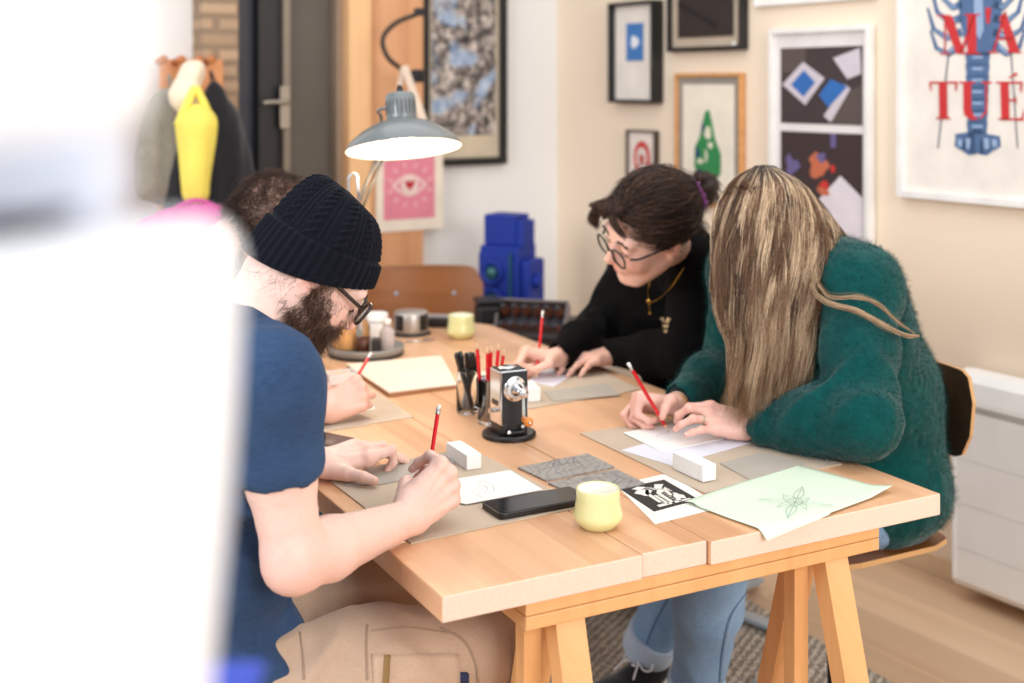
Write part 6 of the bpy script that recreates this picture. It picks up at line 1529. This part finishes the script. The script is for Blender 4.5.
# ------------------------------------------------------------------ chairs
mply = wood('plywood_shell', (118, 66, 24), (138, 80, 32), (154, 94, 42), 0, (1, 1, 1), 14, .35, .05); mplyd = wood('dark_plywood_back', (60, 42, 30), (78, 54, 38), (92, 66, 46), 0, (1, 1, 1), 14, .3, .05); medge = plain('plywood_edge', (206, 160, 108), .6); msteel = plain('pale_blue_steel', (168, 180, 192), .35, .3)
def curved(w_, h_, th, bend, c, R_, rnd=.05, n=16, m=10, tilt=0):
    """curved plywood panel: width along x, height along z, bowed along y"""
    v = []
    for s in (-1, 1):
        for j in range(m+1):
            for i in range(n+1):
                u, t = 2*i/n-1, 2*j/m-1
                x = u*w_/2; z = t*h_/2
                k = max(0, abs(u)-(1-2*rnd/w_))/(2*rnd/w_); z *= 1-(1-math.sqrt(max(0, 1-k*k)))*2*rnd/h_
                v.append((x, s*th/2+bend*(1-u*u)+tilt*z, z))
    o = (n+1)*(m+1); f = []
    for j in range(m):
        for i in range(n):
            a = j*(n+1)+i; f.append([a, a+1, a+n+2, a+n+1]); f.append([o+a, o+a+n+1, o+a+n+2, o+a+1])
    rim = list(range(n+1))+[(j+1)*(n+1)-1 for j in range(1, m+1)]+[m*(n+1)+i for i in range(n-1, -1, -1)]+[j*(n+1) for j in range(m-1, 0, -1)]
    e = [[rim[k], rim[k]+o, rim[(k+1) % len(rim)]+o, rim[(k+1) % len(rim)]] for k in range(len(rim))]
    v = np.array(v)
    return xf((v, f), R_, c), xf((v, e), R_, c)
def chair(loc, f, label, back=mply, bh=.17, bz=.80, z0=.0, name='plywood_chair', bw=.38, star=.6):
    f = nrm(V(f[0], f[1], 0)); r = V(f[1], -f[0], 0); M = np.array([r, f, [0, 0, 1]]).T; L = V(loc[0], loc[1], z0)
    t = thing(name, label, 'chair', L, 'plywood chairs round the table'); q = lambda x, y, z: L+M@V(x, y, z)
    a, e = curved(.37, .37, .011, .0, (0, 0, 0), np.eye(3), .08)
    Ms = M@np.array([[1, 0, 0], [0, 0, 1], [0, -1, 0]]).T
    def seatv(vf): v, ff = vf; v = v.copy(); y = -v[:, 2]; v2 = np.stack([v[:, 0], -v[:, 2]*1.0, v[:, 1]-.010*np.cos(v[:, 0]/.19*1.5)*(np.abs(y) < 9)-.03*np.maximum(0, (y-.13)/.06)**2*.6], 1); return xf((v2, [g_[::-1] for g_ in ff]), M, q(0, 0, .452))
    a = (a[0], a[1]); s_ = obj('seat', seatv(a), mply, t, smooth=True); obj('seat_edge', seatv(e), medge, s_)
    a, e = curved(bw, bh, .010, -.035, q(0, -.20, bz), M, .06, tilt=-.12); b_ = obj('backrest', a, back, t, smooth=True); obj('backrest_edge', e, medge, b_)
    for sx in (-1, 1): obj('bolt', xf(lathe([(0, 0), (.008, 0), (.006, .003), (0, .004)], 14), np.array([M[:, 0], M[:, 2], M[:, 1]]).T, q(sx*.10, -.222, bz+.0)), msteel, b_)
    obj('back_support', tube(spline([q(0, -.05, .436), q(0, -.17, .430), q(0, -.232, .48), q(0, -.25, bz-.06), q(0, -.245, bz)], 16), .012, 12), msteel, t, smooth=True)
    obj('column', xf(lathe([(0, .03), (.026, .03), (.026, .20), (.018, .21), (.018, .41), (.075, .43), (.075, .437), (0, .437)], 24), t=L), plain('dark_steel_column', (46, 46, 50), .4, .6), t, smooth=True)
    for k in range(4):
        a_ = star+k*PI/2; e_ = V(math.cos(a_), math.sin(a_), 0); obj('foot', join(bar(L+V(0, 0, .022), L+e_*.25+V(0, 0, .014), .045, .012, (0, 0, 1), .003), xf(lathe([(0, 0), (.016, 0), (.016, .009), (0, .009)], 14), t=L+e_*.235)), msteel, t)
    return t
chair((.735, 2.81), F2, 'plywood chair with dark backrest under the woman in green', mplyd, .19, .72, .0105, bw=.40)
chair((.54, 3.46), F1, 'plywood chair under the woman in black, mostly hidden', mply, .2, .74, .0105, star=-.78)
chair((-.49, 1.925), FM, 'plywood chair under the man in the beanie, mostly hidden', mply, .18, .74, .0)
chair((-.86, 2.66), FM, 'plywood chair under the curly-haired man, hidden behind the others', mply, .18, .74, .0105)
cc = W(428, 290, 4.30); chair((cc[0], cc[1]-.2), (.05, -1), 'empty brown plywood chair at the far end of the table', mply, .19, cc[2]-.015, .0, bw=.40)
# ------------------------------------------------------------------ blue cardboard camera, its stand and the crate
mblu = plain('royal_blue_paint', (4, 44, 146), .6, bump=.5, scale=16); mblg = plain('green_blue_patch', (20, 88, 104), .6, bump=.5, scale=16)
Yb = 4.75; bc_ = W(508, 315, Yb); st = V(bc_[0], bc_[1], 0); Rb = rotz(-.50)
zb0 = W(0, 313, Yb)[2]
o = thing('side_cabinet', 'low dark cabinet under the blue camera sculpture in the corner', 'cabinet', st)
mdc = plain('dark_cabinet', (44, 36, 36), .5)
obj('body', xf(box(.32, .26, zb0-.012, (0, 0, (zb0-.012)/2), .004), Rb, st), mdc, o); obj('top', xf(box(.34, .28, .012, (0, 0, zb0-.006), .003), Rb, st), mdc, o)
d_ = obj('door', xf(box(.28, .012, zb0-.08, (0, -.136, (zb0-.02)/2), .002), Rb, st), plain('dark_cabinet_door', (54, 45, 44), .5), o); obj('knob', xf(lathe([(0, 0), (.010, 0), (.012, .012), (0, .018)], 16), Rb@RX, st+Rb@V(.10, -.142, zb0*.6)), msteel, d_, smooth=True)
o = thing('camera_sculpture', 'rough royal blue model of a tall twin-lens camera in the room corner', 'sculpture', V(st[0], st[1], zb0))
def bq(vf): return xf(vf, Rb, V(st[0], st[1], zb0+.0005))
obj('camera_body', bq(box(.165, .15, .262, (0, 0, .131), .008)), mblu, o); obj('viewing_hood', bq(box(.135, .115, .115, (-.006, 0, .262+.0575), .006)), mblu, o); obj('hood_step', bq(box(.03, .10, .10, (.075, 0, .262+.045), .006)), mblu, o)
obj('front_plate', bq(box(.13, .02, .235, (-.012, -.083, .12), .006)), mblu, o); obj('side_block', bq(box(.04, .13, .19, (.10, .01, .115), .01)), mblu, o); obj('side_knob', bq(xf(lathe([(0, 0), (.028, 0), (.028, .02), (.02, .024), (0, .024)], 24), rotax((0, 1, 0), PI/2), (.12, .0, .13))), mblu, o)
obj('green_side_strip', bq(box(.006, .012, .23, (.06, -.092, .125), .002)), mblg, o); obj('green_side_strip', bq(box(.014, .09, .004, (.0, 0, .263), .001)), mblg, o)
for z_ in (.165, .062):
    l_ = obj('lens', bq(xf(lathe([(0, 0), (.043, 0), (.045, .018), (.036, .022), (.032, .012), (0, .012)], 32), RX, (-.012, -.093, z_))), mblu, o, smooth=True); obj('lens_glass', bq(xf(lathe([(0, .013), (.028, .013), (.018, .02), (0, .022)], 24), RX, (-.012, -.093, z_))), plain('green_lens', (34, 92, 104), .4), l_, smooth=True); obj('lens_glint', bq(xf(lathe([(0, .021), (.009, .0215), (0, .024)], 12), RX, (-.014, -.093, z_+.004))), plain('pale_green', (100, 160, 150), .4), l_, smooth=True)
o = thing('tripod_head', 'small black device standing in front of the blue camera sculpture', 'device', W(486, 330, 4.5)*V(1, 1, 0)+V(0, 0, .74))
# crate on a stool
Rc = rotz(-.25)@rotax((1, 0, 0), .95); ccn = W(533, 326, 4.15)
o.name = 'black_lens_case'
so = thing('stool', 'dark stool behind the far corner of the table holding a case and an open crate', 'stool', V(ccn[0]+.01, ccn[1]+.05, 0)); sc2 = V(ccn[0]+.01, ccn[1]+.05, 0); ztop = .655
obj('seat', xf(box(.40, .36, .03, (0, 0, ztop-.015), .006), Rc*0+rotz(-.1), sc2), mdc, so)
for sx in (-1, 1):
    for sy in (-1, 1): obj('leg', bar(sc2+V(sx*.16, sy*.14, ztop-.03), sc2+V(sx*.17, sy*.15, 0), .03, .03, (0, 1, 0)), mdc, so)
o.location = tuple(W(488, 340, 4.22)*V(1, 1, 0)+V(0, 0, ztop+.0005)); L_ = np.array(o.location)
obj('case_body', xf(box(.085, .08, .065, (0, 0, .0325), .012), rotz(.2), L_), plain('black_lens_case', (24, 22, 24), .5), o); obj('case_lid', xf(box(.088, .083, .02, (0, 0, .0765), .006), rotz(.2), L_), plain('black_case_lid', (34, 31, 33), .4), o)
cr = thing('open_crate', 'shallow dark crate of brown bottles leaning towards the room corner', 'crate', V(ccn[0], ccn[1], ztop))
mcr = plain('dark_violet_crate', (46, 40, 52), .6); mcr2 = plain('grey_crate_rim', (116, 106, 104), .5)
def cq(vf): return xf(vf, Rc, ccn+V(0, .03, .0))
obj('base', cq(box(.235, .13, .01, (0, 0, 0), .002)), mcr, cr); obj('rim', cq(join(box(.24, .008, .045, (0, -.068, .02), .002), box(.24, .008, .045, (0, .068, .02), .002), box(.008, .13, .045, (-.118, 0, .02), .002), box(.008, .13, .045, (.118, 0, .02), .002))), mcr2, cr)
for i in range(6):
    for j in range(2):
        x_, y_ = -.093+.037*i, -.032+.064*j; v_ = cq(xf(lathe([(0, 0), (.013, 0), (.0145, .004), (.0145, .04), (.007, .048), (.0065, .056), (0, .056)], 18), None, (x_, y_, .006)))
        b_ = thing('small_bottle', 'little brown bottle lying in the leaning dark crate', 'bottle', v_[0].mean(0), 'little brown bottles in the crate'); obj('bottle_body', v_, plain('brown_glass', (112, 66, 46), .3), b_, smooth=True); obj('cap', cq(xf(lathe([(0, .0565), (.008, .0565), (.008, .066), (0, .066)], 14), None, (x_, y_, .006))), plain('dark_cap', (40, 34, 40), .5), b_)
# ------------------------------------------------------------------ radiator on the right wall
o = thing('electric_radiator', 'white flat electric radiator on the right wall behind the woman in green', 'radiator', RW.P(RW.hit(952, 560, .1)[0]+.3, .08, .02))
mrad = plain('white_radiator', (242, 240, 238), .4, var=.006); s0_ = RW.hit(960, 480, .10)[0]; zt0 = RW.hit(978, 376, .1)[1]; zb0_ = RW.hit(951, 580, .1)[1]
prof = [(0, zb0_+.02), (.0, zb0_), (.02, zb0_-.006), (.085, zb0_), (.10, zb0_+.02), (.10, zt0-.07), (.092, zt0-.02), (.070, zt0), (.03, zt0+.006), (0, zt0)]
def radq(poly, a0, a1): # extrude (depth, z) profile along the wall
    n = len(poly); v = [RW.P(a0, z, d+.02) for d, z in poly]+[RW.P(a1, z, d+.02) for d, z in poly]
    return np.array(v), [list(range(n)), list(range(n, 2*n))[::-1]]+[[i, i+n, (i+1) % n+n, (i+1) % n] for i in range(n)]
obj('casing', radq(prof, s0_, s0_+.95), mrad, o); zg = zt0-.10
obj('outlet_recess', radq([(.1005, zg), (.1005, zg+.018), (.092, zg+.018), (.092, zg)], s0_+.04, s0_+.9), plain('grille_shadow_grey', (176, 172, 168), .6), o)
for k in range(3):
    z_ = zb0_+(zt0-zb0_)*(.18+.21*k); obj('front_groove', radq([(.1006, z_), (.1006, z_+.004), (.099, z_+.004), (.099, z_)], s0_+.003, s0_+.947), plain('groove_grey', (222, 219, 216), .6), o)
obj('end_cap', radq([(d+(.002 if d > 0 else 0), z+(.002 if z > 1 else 0)) for d, z in prof], s0_-.012, s0_-.0005), mrad, o)
for a_ in (.15, .8): obj('wall_bracket', radq([(-.0195, zb0_+.05), (-.0195, zb0_+.45), (0, zb0_+.45), (0, zb0_+.05)], s0_+a_, s0_+a_+.04), mrad, o)
# ------------------------------------------------------------------ coat rack on the left part of the back wall
a0, zc0 = BW.hit(196, 55, .03); zc1 = BW.hit(196, 215, .03)[1]
def bwp(px, py, d=.1): a, z = BW.hit(px, py, d); return BW.P(a, z, d)
o = thing('coat_rack_board', 'orange wooden board with coat pegs left of the stone pillar', 'coat rack', bwp(178, 215, .02))
ax0, ax1 = sorted((BW.hit(150, 50, .03)[0], BW.hit(212, 50, .03)[0])); obj('board', BW.place(box(ax1-ax0, BW.hit(180, 60, .03)[1]-BW.hit(180, 300, .03)[1], .02, bev=.003), (ax0+ax1)/2, (BW.hit(180, 60, .03)[1]+BW.hit(180, 300, .03)[1])/2, .14), plain('orange_wood', (224, 150, 96), .5), o)
for px in (158, 176, 194, 206):
    P_ = bwp(px, 62, .15); obj('peg', tube([P_, P_+V(NB[0], NB[1], .12)*.07], [.012, .014], 12), plain('orange_peg', (196, 120, 70), .5), o, smooth=True)
def garment(px, y0, y1, wt, wb, mat, nm, label, cat, d=.21, seed=1):
    S_ = Sdf(); top = bwp(px, y0, d); bot = bwp(px, y1, d); al = V(UB[0], UB[1], 0); M_ = np.array([al, V(NB[0], NB[1], 0), [0, 0, 1]]).T
    for i in range(7):
        t_ = i/6; c = top+(bot-top)*t_; w_ = wt+(wb-wt)*min(1, t_*1.6)**.7; S_.add(ell(c, V(w_, .035, (top-bot)[2]/6*1.1), M_), .04)
    if y1-y0 > 100:
        for s_ in (-1, 1): S_.add(rcone(top+al*s_*wt*.9+V(0, 0, -.08), top+al*s_*(wb+.02)+V(0, 0, -.50), .045, .04), .03)
    S_.disp = lambda P: .010*vnoise((P@M_)*V(26, 20, 4), seed)
    t = thing(nm, label, cat, (top+bot)/2); obj('fabric', S_.mesh(bot-V(.35, .35, .2), top+V(.35, .35, .2), .009), mat, t, smooth=True)
    obj('hanging_loop', tube(spline([top+V(0, 0, .05)-V(NB[0], NB[1], 0)*.02, top+V(0, 0, .10)-V(NB[0], NB[1], 0)*.03, top+V(.01, 0, .05)], 10), .004, 8), mat, t, smooth=True)
    return t
garment(172, 104, 190, .07, .12, cloth('grey_tweed', (136, 132, 122), (156, 150, 138), 90, .6), 'grey_coat', 'grey tweed coat hanging on the rack left of the yellow bag', 'coat', .23, 3)
garment(214, 100, 215, .035, .15, cloth('black_wool', (34, 34, 38), (44, 44, 48), 90, .6), 'black_coat', 'black coat hanging between the yellow bag and the stone pillar', 'coat', .27, 4)
pc_ = bwp(196, 165, .40); al = V(UB[0], UB[1], 0); M_ = np.array([al, V(NB[0], NB[1], 0), [0, 0, 1]]).T; hh = (bwp(196, 108, .40)-bwp(196, 172, .40))[2]
t = thing('yellow_bag', 'bright yellow tote bag hanging on the coat rack by the stone pillar', 'bag', pc_)
S_ = Sdf(); S_.add(rcone(pc_+V(0, 0, -hh*.42), pc_+V(0, 0, hh*.62), .046, .068), .03); S_.disp = lambda P: .006*vnoise((P@M_)*V(30, 20, 6), 6)
obj('bag_body', S_.mesh(pc_-V(.25, .25, .4), pc_+V(.25, .25, .4), .008), plain('yellow_fabric', (250, 232, 104), .7, bump=.3), t, smooth=True)
for s_ in (-1, 1): obj('handle', tube(spline([pc_+al*.06*s_+V(0, 0, hh*.62), pc_+al*.03*s_+V(0, 0, hh*.95), pc_+V(0, 0, hh*1.22)], 12), .014, 8), plain('yellow_fabric', (244, 218, 66)), t, smooth=True)
t = thing('cream_scarf', 'cream scarf bundled above the yellow bag on the rack', 'scarf', bwp(194, 80, .33)); S_ = Sdf(); q_ = bwp(194, 72, .33); S_.chain([q_, q_+al*.03+V(0, 0, -.08), q_-al*.02+V(0, 0, -.17)], [.040, .045, .035], .03); S_.disp = lambda P: .008*vnoise(P*30, 8)
obj('knit', S_.mesh(q_-V(.2, .2, .3), q_+V(.2, .2, .2), .008), plain('cream_knit', (244, 226, 200), .9), t, smooth=True)
t = thing('magenta_bag', 'magenta cloth bag hanging low beside the coats', 'bag', bwp(205, 205, .52)); S_ = Sdf(); q_ = bwp(196, 232, .52); S_.add(ell(q_, V(.20, .05, .09), M_), .02); S_.add(ell(q_+al*.05+V(0, 0, -.08), V(.16, .06, .10), M_), .04); S_.disp = lambda P: .006*vnoise(P*24, 9)
obj('fabric', S_.mesh(q_-V(.35, .35, .3), q_+V(.35, .35, .2), .009), plain('magenta_fabric', (206, 40, 150), .7), t, smooth=True); obj('strap', tube(spline([q_+al*.1+V(0, 0, .06), q_+V(0, 0, .10), q_-al*.1+V(0, 0, .06)], 12), .008, 8), plain('magenta_fabric', (206, 40, 150)), t, smooth=True)
# ------------------------------------------------------------------ large white machine close to the camera (out of focus)
mwp = plain('white_moulded_plastic', (246, 247, 250), .5, var=.002); mgp = plain('grey_plastic_and_shade', (196, 200, 212), .5, var=.004)
Yf = .42; fo = thing('white_machine', 'very close out-of-focus white rounded machine filling the left edge', 'machine', V(-.22, Yf, .70))
def fpoly(pts, Y, dep, mat, nm, par, bev=.006):
    P_ = [W(x, y, Y) for x, y in pts]; n = 48
    vf = prism([(p[0], p[2]) for p in P_], dep, bev); v = vf[0]; v = np.stack([v[:, 0], Y-dep+v[:, 2], v[:, 1]], 1); return obj(nm, (v, [f[::-1] for f in vf[1]]), mat, par, smooth=False)
low = spline([V(*p, 0) for p in ((-190, 262), (-60, 236), (60, 222), (150, 214), (205, 215), (232, 232), (243, 262), (241, 330), (236, 420), (228, 520), (220, 600), (212, 700), (206, 860), (200, 1150))], 60)
fpoly([(p[0], p[1]) for p in low]+[(-190, 1150)], Yf, .16, mwp, 'lower_body', fo, .004)
up_ = spline([V(*p, 0) for p in ((-190, -60), (112, -60), (142, 0), (150, 60), (142, 112), (104, 126), (20, 128), (-190, 130))], 50)
fpoly([(p[0], p[1]) for p in up_], .33, .16, mwp, 'upper_head', fo, .004)
fpoly([(-190, 120), (90, 120), (128, 140), (132, 190), (120, 214), (0, 226), (-190, 262)], .42, .03, mgp, 'shaded_neck', fo, .003)  # grey colour paints in the shade on the bottom of the white upper head
fpoly([(-190, 285), (-190, 226), (-40, 216), (30, 211), (80, 205), (78, 213), (0, 243), (-60, 258)], .385, .01, plain('dark_gap', (44, 42, 54), .7), 'dark_seam', fo, .001)
wz = 1.10
ws = thing('work_stand', 'tall narrow white stand carrying the white machine and the blue box', 'stand', V(-.24, .45, 0)); obj('column', box(.30, .44, wz-.025, (-.24, .45, (wz-.025)/2), .004), mgp, ws); obj('top_plate', box(.34, .50, .024, (-.24, .45, wz-.0125), .004), mwp, ws)
bx_ = thing('blue_crate', 'bright blue box edge peeking out below the white machine, very close and blurred', 'box', V(-.172, .62, wz)); P_ = V(-.172, .62, wz+.0225)
obj('box_body', box(.075, .10, .044, P_, .006), plain('bright_blue', (6, 54, 180), .4), bx_); obj('box_lid', box(.079, .104, .006, P_+V(0, 0, .0255), .002), plain('bright_blue_lid', (8, 60, 190), .4), bx_)
# daylight from large windows behind the camera, plus two added fill lights
area('window_daylight', (2.3, -1.3, 2.3), (.2, 2.5, .8), 2.4, 1.8, 98, (1, .97, .94))
area('side_wall_fill', (-2.9, .2, 2.3), (.9, 4.0, 1.1), 2.2, 1.8, 82, (.93, .96, 1))  # added fill from the left, brightens the back and right walls
area('ceiling_bounce_fill', (.35, 2.7, 2.68), (.35, 2.7, 0), 2.6, 3.0, 27, (1, .97, .93))  # added overhead fill standing in for ceiling bounce, brightens upward faces
